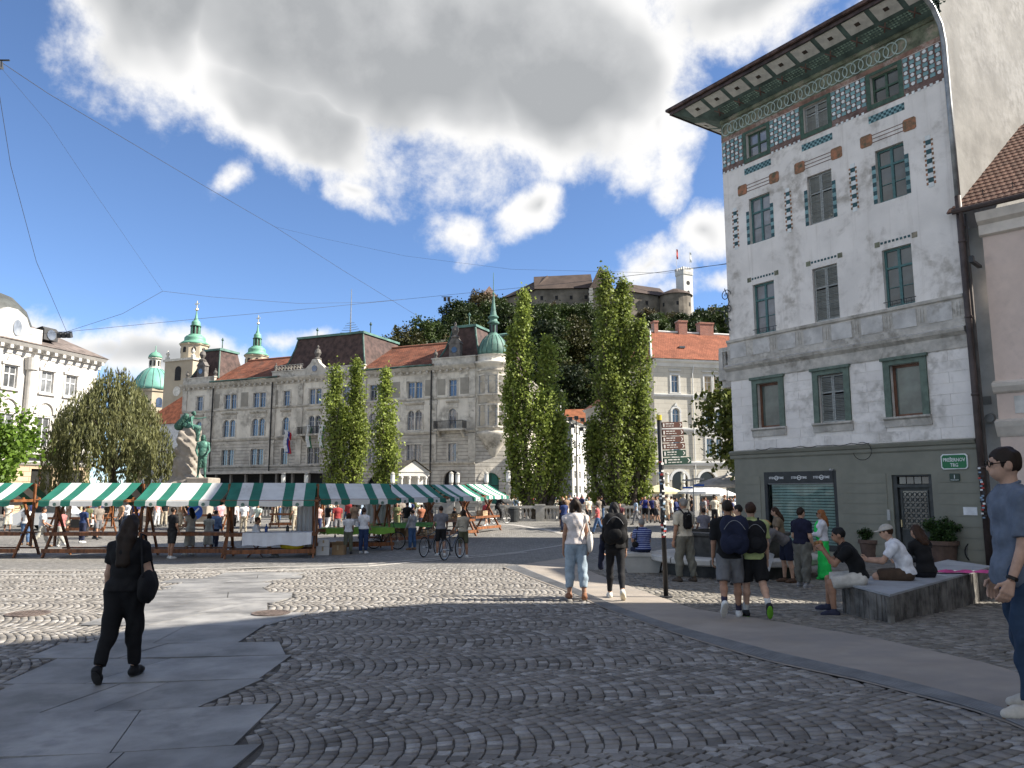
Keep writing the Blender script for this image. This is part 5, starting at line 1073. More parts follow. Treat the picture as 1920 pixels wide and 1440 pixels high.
# white row house and orange roofed house closing the street beyond the bridge
def street_house(px0, px1, Y0, Y1, ye, lab, wm, rm, nx, nz, roofh=3.5, rot=None):
    A = at(px0, 925, Y0); B = at(px1, 925, Y1); L = (Vector((B.x, B.y)) - Vector((A.x, A.y))).length; a = math.atan2(B.y - A.y, B.x - A.x); H = at(px0, ye, Y0).z
    o = empty('street_house', (A.x, A.y, 0), a, lab, 'house'); ho = [(L * (i + .33) / nx, L * (i + .67) / nx, 1.0 + H * .93 * (j + .22) / nz, 1.0 + H * .93 * (j + .7) / nz) for i in range(nx) for j in range(nz)]
    b = wall_mesh(0, L, -1, H, ho, .25); b.quad((0, 0, -1), (0, 0, H), (0, 9, H), (0, 9, -1)); b.build('wall', wm, o); MB().quad((0.05, .5, -1), (L, .5, -1), (L, .5, H - .2), (.05, .5, H - .2)).build('dark_backing', dk, o)
    for h in ho: window(o, *h, lfr, gl, y=.12, fw=.05)
    b = MB(); b.add([(-.4, -.5, H), (L + .4, -.5, H), (L + .4, 4.5, H + roofh), (-.4, 4.5, H + roofh), (-.4, 9.5, H), (L + .4, 9.5, H)], [(0, 1, 2, 3), (3, 2, 5, 4), (0, 3, 4), (1, 5, 2)]); b.build('roof', rm, o); MB().prism_x([(.02, H - .4), (-.4, H - .1), (-.5, H), (.02, H)], -.3, L + .3).build('cornice', ptr, o)
    c_ = MB(); c_.box(L * .6, L * .6 + .9, 4, 5, H + roofh - .4, H + roofh + 1.3); c_.build('chimney', ptr, o); return o
wh = mat('white street render', (.5, .49, .46), .85, var=.05, scale=.6); orr = mat('orange street tiles', (.3, .11, .05), .85, var=.2, scale=1)
street_house(1064, 1108, 128, 150, 784, 'white narrow street house with many small windows between the poplars', wh, mat('grey street roof', (.16, .15, .15), .8), 5, 5, 2.5)
street_house(1060, 1150, 165, 163, 800, 'pale blue white house with orange roof closing the street', mat('bluish white render', (.6, .62, .65), .85, var=.05, scale=.6), orr, 8, 4, 4.2)
street_house(1100, 1240, 130, 98, 770, 'cream street house behind the tall poplar by the pale house', mat('cream street render', (.6, .56, .46), .85, var=.05, scale=.6), orr, 9, 4, 3.5)
# ------------------------------------------------------------------ castle hill
def prof(px_): return float(np.interp(px_, [500, 660, 730, 830, 950, 1100, 1300, 1420, 1700, 2400], [.02, .25, .5, .78, .93, .97, .93, .78, .55, .3]))
def hz(X, Y):
    px_ = 960 + FPX * X / max(Y, 1); t = min(1, max(0, (Y - 140) / 165.0)); return -1.5 + 74 * prof(px_) * (t * t * (3 - 2 * t)) ** .85 * (1 if Y < 340 else max(0, 1 - (Y - 340) / 160))
XS = np.linspace(-160, 330, 60); YS = np.linspace(138, 500, 46)
V = np.array([(x, y, hz(x, y)) for y in YS for x in XS]); I = np.arange(len(V)).reshape(len(YS), len(XS)); Q = np.stack([I[:-1, :-1], I[:-1, 1:], I[1:, 1:], I[1:, :-1]], -1).reshape(-1, 4)
tag(link('hill', npmesh('hill', V, Q, mat('wooded hill soil', (.035, .05, .02), .95, var=.3, scale=.1), True)), 'dark wooded castle hill', None, None, 'structure')
CY = 318.0
cst = mat('castle rubble stone', (.19, .165, .135), .9, var=.2, scale=.25, bump=.5, bscale=1.2, stain=(.2, .18, .15), stain_scale=.12, stain_amt=.7); crf = mat('brown castle roof', (.07, .05, .041), .85, var=.15, scale=.2)
castle = empty('castle', (0, 0, 0), 0, 'hilltop castle with long brown roofs and stone walls', 'castle')
def P3(x, y, Y=CY): return tuple(at(x, y, Y))
def cwing(p0, p1, e0, e1, r0, r1, base, Y0, Y1, dep=12, nm='wing', hip0=0, hip1=0):
    """wing: eave from pixel p0 to p1 (heights e0,e1), ridge heights r0,r1, walls down to base"""
    A, B = at(p0, e0, Y0), at(p1, e1, Y1); zb = min(at(p0, base, Y0).z, at(p1, base, Y1).z) - 6; n = Vector((-(B.y - A.y), B.x - A.x, 0)).normalized() * dep; d = (B - A)
    w0 = MB(); w0.add([(A.x, A.y, zb), (B.x, B.y, zb), (B.x + n.x, B.y + n.y, zb), (A.x + n.x, A.y + n.y, zb), tuple(A), tuple(B), (B.x + n.x, B.y + n.y, B.z), (A.x + n.x, A.y + n.y, A.z)], [(0, 1, 5, 4), (1, 2, 6, 5), (2, 3, 7, 6), (3, 0, 4, 7)]); w0.build(nm + '_wall', cst, castle)
    o = -n * .08; rA = A + n * .5 + d * hip0; rB = B + n * .5 - d * hip1; rA.z = at(p0, r0, Y0 + dep / 2).z; rB.z = at(p1, r1, Y1 + dep / 2).z
    f = MB(); f.add([A + o, B + o, rB, rA, A + n * 1.08, B + n * 1.08], [(0, 1, 2, 3), (3, 2, 5, 4), (0, 3, 4), (1, 5, 2)]); f.build(nm + '_roof', crf, castle)
    k = int(d.length / 6)
    for q in range(k):
        c_ = A + d * ((q + .5) / k) - n.normalized() * .05; ww = MB(); ww.box(-.6, .6, -.06, .02, -4.6, -2.9); ww.build('castle_window', dk, castle, c_, (0, 0, math.atan2(d.y, d.x)))
        ww = MB(); ww.box(-.8, .8, -.1, .0, -2.88, -2.6); ww.box(-.8, .8, -.1, 0, -4.9, -4.62); ww.build('window_stone', cst, castle, c_, (0, 0, math.atan2(d.y, d.x)))
cwing(1002, 1112, 543, 541, 519, 514, 580, CY, CY, 16); cwing(938, 1004, 562, 545, 552, 519, 590, CY + 14, CY, 16, 'west_wing', .5, .0)
cwing(1172, 1252, 546, 558, 530, 541, 590, CY + 2, CY + 8, 14, 'east_wing')
g0 = at(1128, 541, CY - 6); tw = MB(); tw.box(-4.5, 4.5, 0, 10, -30, 0); tw.build('gate_tower_wall', cst, castle, g0); tw = MB(); tw.add([(-5, -.5, 0), (5, -.5, 0), (5, 10.5, 0), (-5, 10.5, 0), (0, 5, at(1128, 500, CY).z - g0.z)], [(0, 1, 4), (1, 2, 4), (2, 3, 4), (3, 0, 4)]); tw.build('gate_tower_roof', crf, castle, g0)
q0 = at(1108, 540, CY - 7)
for k in range(9): b = MB(); b.box(-.7 - .25 * (k % 2), .7 + .25 * (k % 2), -.15, .2, -k * 1.1 - 1.0, -k * 1.1); b.build('quoin', mat('pale quoin', (.5, .47, .42), .9), castle, q0)
rt0 = at(1266, 556, CY + 4); b = MB(); b.lathe([(6.8, -40), (6.6, 0)], 20); b.build('round_tower_wall', cst, castle, rt0); b = MB(); b.lathe([(7.4, -.1), (5.5, 1.4), (1.5, at(1266, 538, CY).z - rt0.z), (0, at(1266, 537.5, CY).z - rt0.z)], 20); b.build('round_tower_roof', crf, castle, rt0)
for q in range(6): a = R(-150 + q * 28); b = MB(); b.box(-.5, .5, -.05, .05, -5.2 - (q % 2) * 5, -3.6 - (q % 2) * 5); b.build('slit_window', dk, castle, rt0 + Vector((6.65 * math.cos(a), 6.65 * math.sin(a), 0)), (0, 0, a + R(90)))
pq = at(917, 556, CY - 5); b = MB(); b.add([(-3.6, 0, 0), (3.6, 0, 0), (3.6, 7, 0), (-3.6, 7, 0), (0, 3.5, at(917, 538, CY).z - pq.z)], [(0, 1, 4), (1, 2, 4), (2, 3, 4), (3, 0, 4)]); b.build('pyramid_roof', mat('brown pyramid roof', (.2, .13, .1), .85), castle, pq); b = MB(); b.box(-3.2, 3.2, .4, 6.6, -20, 0); b.build('small_tower_wall', cst, castle, pq)
# the white watchtower
vt_ = at(1284, 560, CY + 6); vtr = empty('castle_tower', (vt_.x, CY + 6, vt_.z - 25), R(28), 'white square castle watchtower with battlements', 'tower'); zt = at(1284, 512, CY + 6).z - vt_.z + 25
wt = mat('whitewashed tower', (.62, .61, .58), .85, var=.05, scale=.3); b = MB(); b.box(-2.5, 2.5, -2.5, 2.5, 0, zt); b.build('shaft', wt, vtr); b = MB(); b.box(-2.75, 2.75, -2.75, 2.75, zt, zt + .9); b.build('gallery', wt, vtr)
for q in range(8):
    for (sx_, sy_) in ((1, 0), (-1, 0), (0, 1), (0, -1)):
        u = -2.4 + q * .68; b = MB(); b.box(-.2, .2, -.2, .2, -1.3, 0); x, y = (sx_ * 2.6, u) if sx_ else (u, sy_ * 2.6); b.build('corbel', wt, vtr, (x, y, zt))
        if q % 2 == 0: b = MB(); b.box(-.4, .4, -.3, .3, .9, 1.9); x, y = (sx_ * 2.45, u) if sx_ else (u, sy_ * 2.45); b.build('merlon', wt, vtr, (x, y, zt))
for a in (-90, 0): b = MB(); b.prism_y(arch_poly(-.65, .65, zt - 12, zt - 8.4), -.1, 0); b.build('tower_window', dk, vtr, (2.5 * math.cos(R(a)), 2.5 * math.sin(R(a)), 0), (0, 0, R(a) + R(90))); c_ = MB(); c_.lathe([(.95, 0), (.95, .08)], 14); c_.build('clock', dk, vtr, (2.5 * math.cos(R(a)), 2.5 * math.sin(R(a)), zt - 5), (R(90), 0, R(a) + R(90)))
for (px_, yt, cfl, lb) in ((1269, 467, (.55, .08, .07), 'red flag on tall pole above the castle tower'), (1294, 473, (.7, .72, .7), 'white flag on tall pole above the castle tower')):
    f0 = at(px_, 506, CY + 6); f1 = at(px_, yt, CY + 6); fl = empty('castle_flag', f0, 0, lb, 'flag'); b = MB(); b.tube([(0, 0, -1.5), (0, 0, f1.z - f0.z)], .09, 5); b.build('flagpole', mat('flagpole white', (.6, .6, .6), .5), fl); h = f1.z - f0.z; b = MB()
    for j in range(5): z0, z1 = h - j * .9, h - (j + 1) * .9; o0, o1 = .35 * math.sin(j), .35 * math.sin(j + 1); b.quad((.05, o0 * .3, z0), (.75 + .2 * o0, o0, z0 - .3), (.75 + .2 * o1, o1, z1 - .3), (.05, o1 * .3, z1))
    b.build('cloth', mat('flagcloth %.2f' % cfl[1], cfl, .8), fl)
# ------------------------------------------------------------------ trees
def leaf_quads(C, size, flat=None, asp=1.0, droop=False):
    n = len(C); a = RNG.normal(size=(n, 3)); 
    if droop: a = np.stack([RNG.normal(0, .25, n), RNG.normal(0, .25, n), -np.ones(n)], -1)
    a /= np.linalg.norm(a, axis=1, keepdims=True); b = np.cross(a, RNG.normal(size=(n, 3))); b /= np.linalg.norm(b, axis=1, keepdims=True)
    s = size * RNG.uniform(.65, 1.35, (n, 1)) * .5; a = a * s * asp; b = b * s
    bend = np.cross(a, b); bend /= np.linalg.norm(bend, axis=1, keepdims=True) + 1e-9; bend = bend * s * .35
    V = np.stack([C - a, C + b * .8 + bend, C + a, C - b * .8 + bend], 1).reshape(-1, 3); return V, np.arange(4 * n).reshape(n, 4)
def crown_obj(name, C, size, m, parent, asp=1.0, droop=False): V, Q = leaf_quads(C, size, asp=asp, droop=droop); return link(name, npmesh(name, V, Q, m), parent)
bark = mat('grey brown bark', (.11, .09, .07), .9, var=.3, scale=3, bump=.6, bscale=12); barkd = mat('dark bark', (.05, .042, .035), .9, var=.3, scale=3)
pleaf = leaf_mat('poplar leaves', (.205, .275, .065), .4, .35); wleaf = leaf_mat('willow leaves', (.17, .19, .09), .4, .35); mleaf = leaf_mat('bright maple leaves', (.1, .18, .028), .4, .4)
def poplar(px_, Y, lobes, lab, dens=1.0):
    p = at(px_, 940, Y); t = empty('poplar_tree', (p.x, Y, -.4), 0, lab, 'poplar tree'); C = []; tr = MB()
    for (dx, dy, z0, z1, rm) in lobes:
        tr.tube([(dx * .1, dy * .1, 0), (dx * .5, dy * .5, z0 * .6 + .4), (dx, dy, z0 + (z1 - z0) * .3), (dx, dy, z1 * .96)], [.28, .24, .16, .03], 8); H = z1 - z0
        nb = int(9.5 * H)
        for q in range(nb):
            tt = RNG.uniform(0, .95); a = RNG.uniform(0, 2 * math.pi); rr = rm * np.interp(tt, [0, .12, .35, .6, .85, 1], [.5, .85, 1, .8, .42, .1]) * (.45 + .6 * RNG.random()); zz = z0 + tt * H; L = min(rr * 2.2, z1 - zz)
            e = np.array([dx + rr * math.cos(a), dy + rr * math.sin(a), zz + L])
            if q % 3 == 0: tr.tube([(dx, dy, max(.5, zz - .2)), (dx + .5 * rr * math.cos(a), dy + .5 * rr * math.sin(a), zz + L * .4), tuple(e)], [.05, .035, .012], 5)
            k = int(44 * dens); u = RNG.random(k)[:, None] ** .6; base = np.array([dx, dy, zz]); pts = base + (e - base) * u + RNG.normal(0, 1, (k, 3)) * np.array([.19, .19, .3]); C.append(pts)
    tr.build('trunk', bark, t); crown_obj('crown', np.concatenate(C), .21, pleaf, t); return t
poplar(1008, 57, [(-1.0, 0, .9, 17.6, 1.3), (.9, .6, 1.0, 14.0, 1.3), (-1.9, .3, 1.6, 14.6, .9), (.1, -.4, .6, 9.5, 1.8), (1.7, .2, 1.0, 7.6, 1.0)], 'tall poplar with two unequal tops standing by the turret corner')
poplar(1165, 57, [(-.9, 0, .9, 19.2, 1.5), (.5, .4, 1.0, 18.6, 1.4), (1.6, -.2, 1.0, 15.2, 1.3), (-.2, -.6, .6, 10.5, 2.2), (1.8, .5, .9, 8.5, 1.2), (-1.9, .2, 1.0, 7.5, 1.0)], 'tallest dense poplar standing beside the pale house')
poplar(622, 63, [(0, 0, 1.2, 12.6, 1.25), (.6, .4, 1.2, 9.0, 1.3)], 'slim poplar before the long building, nearest the monument', .9); poplar(662, 64, [(0, 0, 1.2, 13.2, 1.15), (.2, .4, 1.0, 9.2, 1.25)], 'slim poplar before the long building, middle one of three', .9); poplar(718, 62, [(0, 0, 1.2, 12.0, 1.15), (.4, -.3, 1, 7.6, 1.35)], 'slim poplar before the long building, beside the white pavilion', .9)
# weeping willow
p = at(205, 940, 58); wl_ = empty('willow_tree', (p.x, 58, -.4), 0, 'weeping willow with hanging grey green branches beside the monument', 'willow tree'); tr = MB(); tr.tube([(0, 0, 0), (.2, 0, 2.5), (-.2, .1, 5), (.1, 0, 8.5)], [.4, .33, .24, .1], 9); C = []
LIMB = [(0, 0, 11.4, 1.2), (-.9, .3, 10.8, 1.2), (.9, -.2, 10.3, 1.1), (-2.2, 0, 9.6, 1.2), (2.2, .3, 8.4, 1.1), (-3.3, -.3, 8.3, 1.0), (3.3, -.2, 7.0, 1.0), (-1.3, -2.0, 9.4, 1.3), (1.4, -2.2, 8.6, 1.3), (0, -3.0, 7.2, 1.2), (-2.9, -1.6, 7.4, 1.0), (2.8, -1.8, 6.6, 1.0), (.4, 2.4, 9.4, 1.4), (-4.2, 0, 5.9, .8), (4.1, .2, 5.2, .8), (-.3, -1.0, 10.6, 1.0)]
for (lx, ly, lz, lr) in LIMB:
    tr.tube([(0, 0, 3.5), (lx * .45, ly * .45, lz * .72), (lx * .85, ly * .85, lz * .98), (lx, ly, lz)], [.13, .09, .05, .02], 5)
    for q in range(42):
        a = RNG.uniform(0, 2 * math.pi); u = lr * RNG.random() ** .6; ex = lx + u * math.cos(a); ey = ly + u * math.sin(a); top = lz - .55 * u ** 2 + RNG.normal(0, .25); L = min(top - .5, RNG.uniform(.35, 1.0) * RNG.uniform(3.0, 6.5)); k = int(13 * L)
        t_ = RNG.random(k)[:, None] ** .85; sway = np.array([RNG.normal(0, .22), RNG.normal(0, .22), 0]); C.append(np.array([[ex, ey, top]]) + np.array([[math.cos(a), math.sin(a), 0]]) * .35 * np.minimum(1, t_ * 3) + sway * t_ - np.array([[0, 0, 1]]) * L * t_ + RNG.normal(0, .075, (k, 3)))
tr.build('trunk', bark, wl_); crown_obj('crown', np.concatenate(C), .1, wleaf, wl_, asp=3.4, droop=True)
def bushy(name, loc, h, r_, m, lab, cat='tree', n=60, k=110, size=.26, trunk=True, zc=.62, bk=bark, group=None, sq=1.0):
    t = empty(name, loc, 0, lab, cat, group); C = []; tr = MB()
    if trunk: tr.tube([(0, 0, 0), (.05 * h, 0, h * .3), (0, .02 * h, h * .62)], [.035 * h * .6, .028 * h * .6, .012 * h], 7)
    for q in range(n):
        v = RNG.normal(size=3); v /= np.linalg.norm(v); v *= RNG.random() ** .4; c_ = np.array([v[0] * r_, v[1] * r_, h * zc + v[2] * h * (1 - zc) * sq]); C.append(c_ + RNG.normal(0, 1, (k, 3)) * r_ * .14)
        if trunk and q % 6 == 0: tr.tube([(0, 0, h * .35), tuple(c_)], [.012 * h, .004 * h], 4)
    if trunk: tr.build('trunk', bk, t)
    crown_obj('crown', np.concatenate(C), size, m, t); return t
p = at(-45, 940, 50); bushy('maple_tree', (p.x, 50, -.4), 8.4, 3.0, mleaf, 'bright green tree in front of the white ornate building', n=70, k=120, size=.3)
p = at(1402, 940, 44); bushy('plane_tree', (p.x, 44, -.4), 9.2, 2.5, leaf_mat('plane tree leaves', (.1, .13, .03), .5, .3), 'plane tree with reddish tinged leaves behind the corner house', n=70, k=90, size=.28, zc=.66)
p = at(246, 940, 64); bushy('dark_conifer', (p.x, 64, -.4), 11.3, 1.1, leaf_mat('conifer needles', (.035, .06, .02), .4, .2), 'narrow dark evergreen behind the willow', n=70, k=80, size=.2, zc=.55)
# trees on the castle hill: six kinds, each copy a thing of its own
kinds = [((.035, .062, .016), 'dark green', 15, 5.2), ((.05, .085, .02), 'mid green', 14, 5.4), ((.07, .078, .025), 'olive brown', 12.5, 5.6), ((.08, .07, .032), 'reddish brown', 11, 5.0), ((.065, .11, .025), 'fresh green', 12, 4.8), ((.03, .05, .02), 'deep green', 17, 4.6)]
protos = []
for (c_, nm, h, r_) in kinds:
    protos.append(bushy('hill_tree', (0, 0, -200), h, r_, leaf_mat('hill leaves ' + nm, tuple(v * .68 for v in c_), .4, .22), nm + ' round crowned tree on the castle hill', 'tree', 46, 60, .75, True, .58, barkd, 'trees on the castle hill'))
SKX = [685, 720, 760, 800, 835, 850, 900, 945, 960, 1110, 1170, 1250, 1300, 1330, 1400]; SKY_ = [645, 628, 612, 590, 605, 566, 548, 562, 568, 568, 580, 584, 588, 575, 575]
def place(o, k, px_, z):
    where = 'right below the castle walls' if px_ > 940 and z > 52 else 'above the red roof of the long building' if px_ < 860 else 'above the roof of the pale house' if px_ > 1215 else 'on the slope between the two tall poplars' if 1040 < px_ < 1120 else 'on the castle hill behind the turret'
    o['label'] = kinds[k][1] + ' round crowned tree ' + where; o['group'] = 'hill trees ' + where
used = [False] * 6; hr = random.Random(11)
for row in range(12):
    Y = 160 + row * 12.5; X = -70
    while X < 140:
        X += hr.uniform(6.5, 10.5); px_ = 960 + FPX * X / Y; YY = Y + hr.uniform(-5, 5)
        if not (685 < px_ < 1400): continue
        z = hz(X, YY); 
        if z < 4: continue
        cap = np.interp(px_, SKX, SKY_)
        i = hr.choices(range(6), [5, 5, 1.5, 1, 3 if px_ > 1200 else 2, 3])[0]
        h_ = kinds[i][2]
        zc_ = at(px_, cap, YY).z
        if z + h_ * .45 > zc_: continue
        o = protos[i] if not used[i] else copy_tree(protos[i]); used[i] = True
        s = hr.uniform(.75, 1.12) * 1.0; s = min(s, (zc_ - z) / h_); place(o, i, px_, z); o.location = (X, YY, z - .5); o.scale = (s * hr.uniform(.9, 1.2), s, s); o.rotation_euler = (0, 0, hr.uniform(0, 6.28))
for i, (px_, k, Y) in enumerate(((745, 2, 235), (795, 1, 240), (868, 0, 285), (900, 3, 290), (1045, 2, 300), (1020, 0, 295), (1215, 3, 300), (1240, 2, 300), (1262, 3, 300), (1342, 4, 285), (1358, 1, 280), (1312, 4, 285), (850, 0, 280), (930, 2, 290), (1085, 0, 290), (1140, 0, 290), (765, 2, 230), (820, 0, 250), (1075, 5, 280))):
    o = copy_tree(protos[k]); q = at(px_, float(np.interp(px_, SKX, SKY_)) + (i % 3) * 3, Y); o.location = (q.x, Y, q.z - kinds[k][2] * .97); o.scale = (1, 1, .97); o.rotation_euler = (0, 0, i); place(o, k, px_, q.z - 9)
# potted shrubs by the door
terra = mat('brown clay pot', (.13, .085, .065), .8, var=.15, scale=3)
def pot(px_, py_, r_, h, sr, lab, sh=1.0):
    g = gpt(px_, py_); o = empty('potted_shrub', (g.x, g.y, g.z), 0, lab, 'potted plant'); b = MB(); b.lathe([(r_ * .78, 0), (r_ * .95, h * .8), (r_ * 1.08, h * .82), (r_ * 1.08, h), (r_ * .95, h), (r_ * .9, h * .9), (0, h * .9)], 22); b.build('pot', terra, o, smooth=False)
    C = []
    for q in range(60): v = RNG.normal(size=3); v /= np.linalg.norm(v); v *= RNG.random() ** .35; C.append(np.array([v[0] * sr, v[1] * sr, h + sr * .75 * sh + v[2] * sr * sh]) + RNG.normal(0, .05, (60, 3)))
    crown_obj('foliage', np.concatenate(C), .06, leaf_mat('box shrub leaves', (.035, .075, .02), .4, .2), o)
pot(1634, 1047, .36, .62, .3, 'smaller clay pot with loose low shrub left of the door', .8); pot(1768, 1056, .46, .68, .5, 'larger clay pot with round clipped shrub right of the door', .85)
# ------------------------------------------------------------------ monument: rough rock with two bronze figures is completed in the people section
monp = at(350, 940, 55); MX, MY, MZ = monp.x, 55.0, -.35
mon = empty('monument', (MX, MY, MZ), 0, 'rough stone monument pedestal with stepped base behind the stalls', 'monument')
mst = mat('warm grey monument stone', (.3, .265, .225), .85, var=.12, scale=.8, bump=.5, bscale=5, stain=(.26, .23, .2), stain_scale=.5, stain_amt=.6)
# ------------------------------------------------------------------ market stalls
wood = mat('orange brown stall wood', (.22, .085, .033), .5, var=.25, scale=2, stretch=(6, 1, 1), rnd=.12); gcl = mat('green awning cloth', (.018, .15, .105), .75, var=.1, scale=2); wcl = mat('white awning cloth', (.62, .62, .6), .75, var=.05, scale=2, stain=(.46, .45, .42), stain_scale=1.2, stain_amt=.7)
emb = mat('dark print', (.12, .2, .17), .7)
SW = [.13, .13, .115, .26, .115, .125, .125]; SL = 2.85
def stall_meshes():
    fr = []; hx = 1.42
    def beam(a, b, w_=.045, d=.03):
        a, b = Vector(a), Vector(b); t = (b - a).normalized(); s = Vector((1, 0, 0)) if abs(t.x) < .9 else Vector((0, 1, 0)); u = (s - t * s.dot(t)).normalized() * d; v = t.cross(u).normalized() * w_
        m = MB(); m.add([a - u - v, a + u - v, a + u + v, a - u + v, b - u - v, b + u - v, b + u + v, b - u + v], [(0, 3, 2, 1), (4, 5, 6, 7), (0, 1, 5, 4), (1, 2, 6, 5), (2, 3, 7, 6), (3, 0, 4, 7)]); return m
    for sx in (-1, 1):
        x = sx * hx
        fr.append(('leg', beam((x, -.78, 0), (x, .42, 2.02)).mesh('leg', wood))); fr.append(('leg', beam((x - sx * .07, .78, 0), (x - sx * .07, -.42, 2.02)).mesh('leg', wood)))
        fr.append(('post', beam((x + sx * .07, 0, .35), (x + sx * .07, 0, 2.5)).mesh('post', wood))); fr.append(('gable_beam', beam((x + sx * .03, -1.15, 1.93), (x + sx * .03, 1.15, 1.93)).mesh('gable_beam', wood)))
    fr.append(('ridge_beam', beam((-1.5, 0, 2.47), (1.5, 0, 2.47)).mesh('ridge_beam', wood)))
    for y in (-1.16, 1.16): fr.append(('eave_beam', beam((-1.55, y, 1.93), (1.55, y, 1.93), .03, .03).mesh('eave_beam', wood)))
    for y in (-.52, -.3, -.08, .14, .36): fr.append(('table_plank', MB().box(-1.55, 1.55, y - .1, y + .1, .8, .835).mesh('table_plank', wood)))
    fr.append(('front_rail', MB().box(-1.5, 1.5, -.66, -.63, .74, .86).mesh('front_rail', wood)))
    for y in (-.62, .5): fr.append(('lower_plank', MB().box(-1.45, 1.45, y - .1, y + .1, .24, .29).mesh('lower_plank', wood)))
    fr.append(('lower_rail', MB().box(-1.5, 1.5, -.75, -.722, .17, .31).mesh('lower_rail', wood)))
    aw = MB(); x = -SL / 2
    for q, f in enumerate(SW):
        x1 = x + f * SL; aw.m = q % 2; n = 5
        for sy in (-1, 1):
            for k in range(n):   # slope sags slightly between ridge and eave
                u0, u1 = k / n, (k + 1) / n; P = lambda u: (sy * (.02 + 1.22 * u), 2.54 - .62 * u - .035 * math.sin(math.pi * u))
                (y0, z0), (y1, z1) = P(u0), P(u1); aw.quad((x, y0, z0), (x1, y0, z0), (x1, y1, z1), (x, y1, z1))
            # scalloped valance
            N = 6; pts = [(x + (x1 - x) * k / N, 1.92 - .15 - .035 * math.sin(math.pi * k / N)) for k in range(N + 1)]; yv = sy * 1.245
            for k in range(N): aw.quad((pts[k][0], sy * 1.24, 1.92), (pts[k + 1][0], sy * 1.24, 1.92), (pts[k + 1][0], yv + sy * .01, pts[k + 1][1]), (pts[k][0], yv + sy * .01, pts[k][1]))
        x = x1
    fr.append(('awning', aw.mesh('awning', [gcl, wcl])))
    for xx in (-SL / 2 + SL * .195, -SL / 2 + SL * .805): fr.append(('emblem', MB().lathe([(.06, 0), (.06, .004)], 12).mesh('emblem', emb), (xx, -1.264, 1.81), (R(90), 0, 0)))
    return fr
SM = stall_meshes()
STALLS = [(-18.35, 27.45, 0, 'bare green striped market stall at the end of the row, beside an empty stall'), (-14.5, 27.4, 0, 'empty green striped market stall before the willow'), (-11.3, 27.4, 2, 'empty green striped market stall before the monument'), (-8.3, 27.1, 12, 'green striped stall with white clothed table and white curtain'), (-6.2, 30.2, 24, 'green striped stall with green cloth and boxes stacked before it'), (-4.8, 34.2, 46, 'green striped stall with white curtain and green counter'), (-3.2, 38.3, 58, 'green striped stall behind the two bicycles'), (-1.9, 42.6, 66, 'last green striped stall of the row, by the balustrade'),
          (-22.5, 41, 0, 'farther green striped stall behind the empty stalls'), (-17.5, 44.5, -5, 'farther green striped stall in front of the willow'), (-12.6, 46, 0, 'farther green striped stall near the blue road sign')]
STM = []
for (x, y, a, lab) in STALLS:
    o = empty('market_stall', (x, y, float(gz(x, y))), R(a), lab, 'market stall', 'green striped market stalls'); STM.append(o)
    for e in SM: link(e[0], e[1], o, e[2] if len(e) > 2 else None, e[3] if len(e) > 3 else None)
def on_stall(i, p): return STM[i].matrix_basis @ Vector(p)
bpy.context.view_layer.update()
def cloth_drop(name, i, x0, x1, y0, y1, z, drop, m, lab, cat):
    b = MB(); N = 14
    b.quad((x0, y0, z), (x1, y0, z), (x1, y1, z), (x0, y1, z))
    for k in range(N):
        a, c_ = x0 + (x1 - x0) * k / N, x0 + (x1 - x0) * (k + 1) / N; f = lambda q: .035 * math.sin(q * 2.1)
        b.quad((a, y0, z), (a, y0 - .04 + f(k), z - drop + .03 * math.sin(k)), (c_, y0 - .04 + f(k + 1), z - drop + .03 * math.sin(k + 1)), (c_, y0, z))
    for sx, xx in ((-1, x0), (1, x1)): b.quad((xx, y0, z), (xx, y1, z), (xx + sx * .03, y1, z - drop), (xx + sx * .03, y0 - .04, z - drop))
    return tag(b.build(name, m, None, on_stall(i, (0, 0, 0)), STM[i].rotation_euler, True), lab, cat)
whc = mat('white table linen', (.72, .73, .76), .85, var=.04, scale=3); grc = mat('apple green cloth', (.2, .4, .06), .8, var=.08, scale=3)
cloth_drop('tablecloth', 3, -.9, 1.35, -.72, .5, .86, .42, whc, 'white cloth hanging over the stall table', 'tablecloth'); cloth_drop('tablecloth', 4, -1.1, 1.5, -.72, .5, .86, .22, grc, 'apple green cloth on the stall with stacked boxes', 'tablecloth'); cloth_drop('tablecloth', 5, -1.5, 1.4, -.72, .5, .86, .16, mat('green counter cloth', (.12, .3, .08), .8), 'darker green cloth on the stall with white curtain', 'tablecloth')
def curtain(i, x0, x1, y, lab, z0=.05, z1=1.9):
    b = MB(); N = 16
    for k in range(N):
        f = lambda q: y + .05 * math.sin(q * 1.9); a, c_ = x0 + (x1 - x0) * k / N, x0 + (x1 - x0) * (k + 1) / N; b.quad((a, f(k), z0), (c_, f(k + 1), z0), (c_, f(k + 1), z1), (a, f(k), z1))
    tag(b.build('curtain', mat('white curtain', (.66, .66, .65), .9, var=.04), None, on_stall(i, (0, 0, 0)), STM[i].rotation_euler, True), lab, 'curtain')
curtain(3, .75, 1.5, .75, 'white curtain hanging in the stall with clothed table'); curtain(5, -1.4, -.2, .9, 'white curtain at the back of the green counter stall', .4)
card = mat('brown cardboard', (.33, .22, .12), .85, var=.1, scale=3); wbox = mat('white carton', (.68, .68, .66), .8, var=.05)
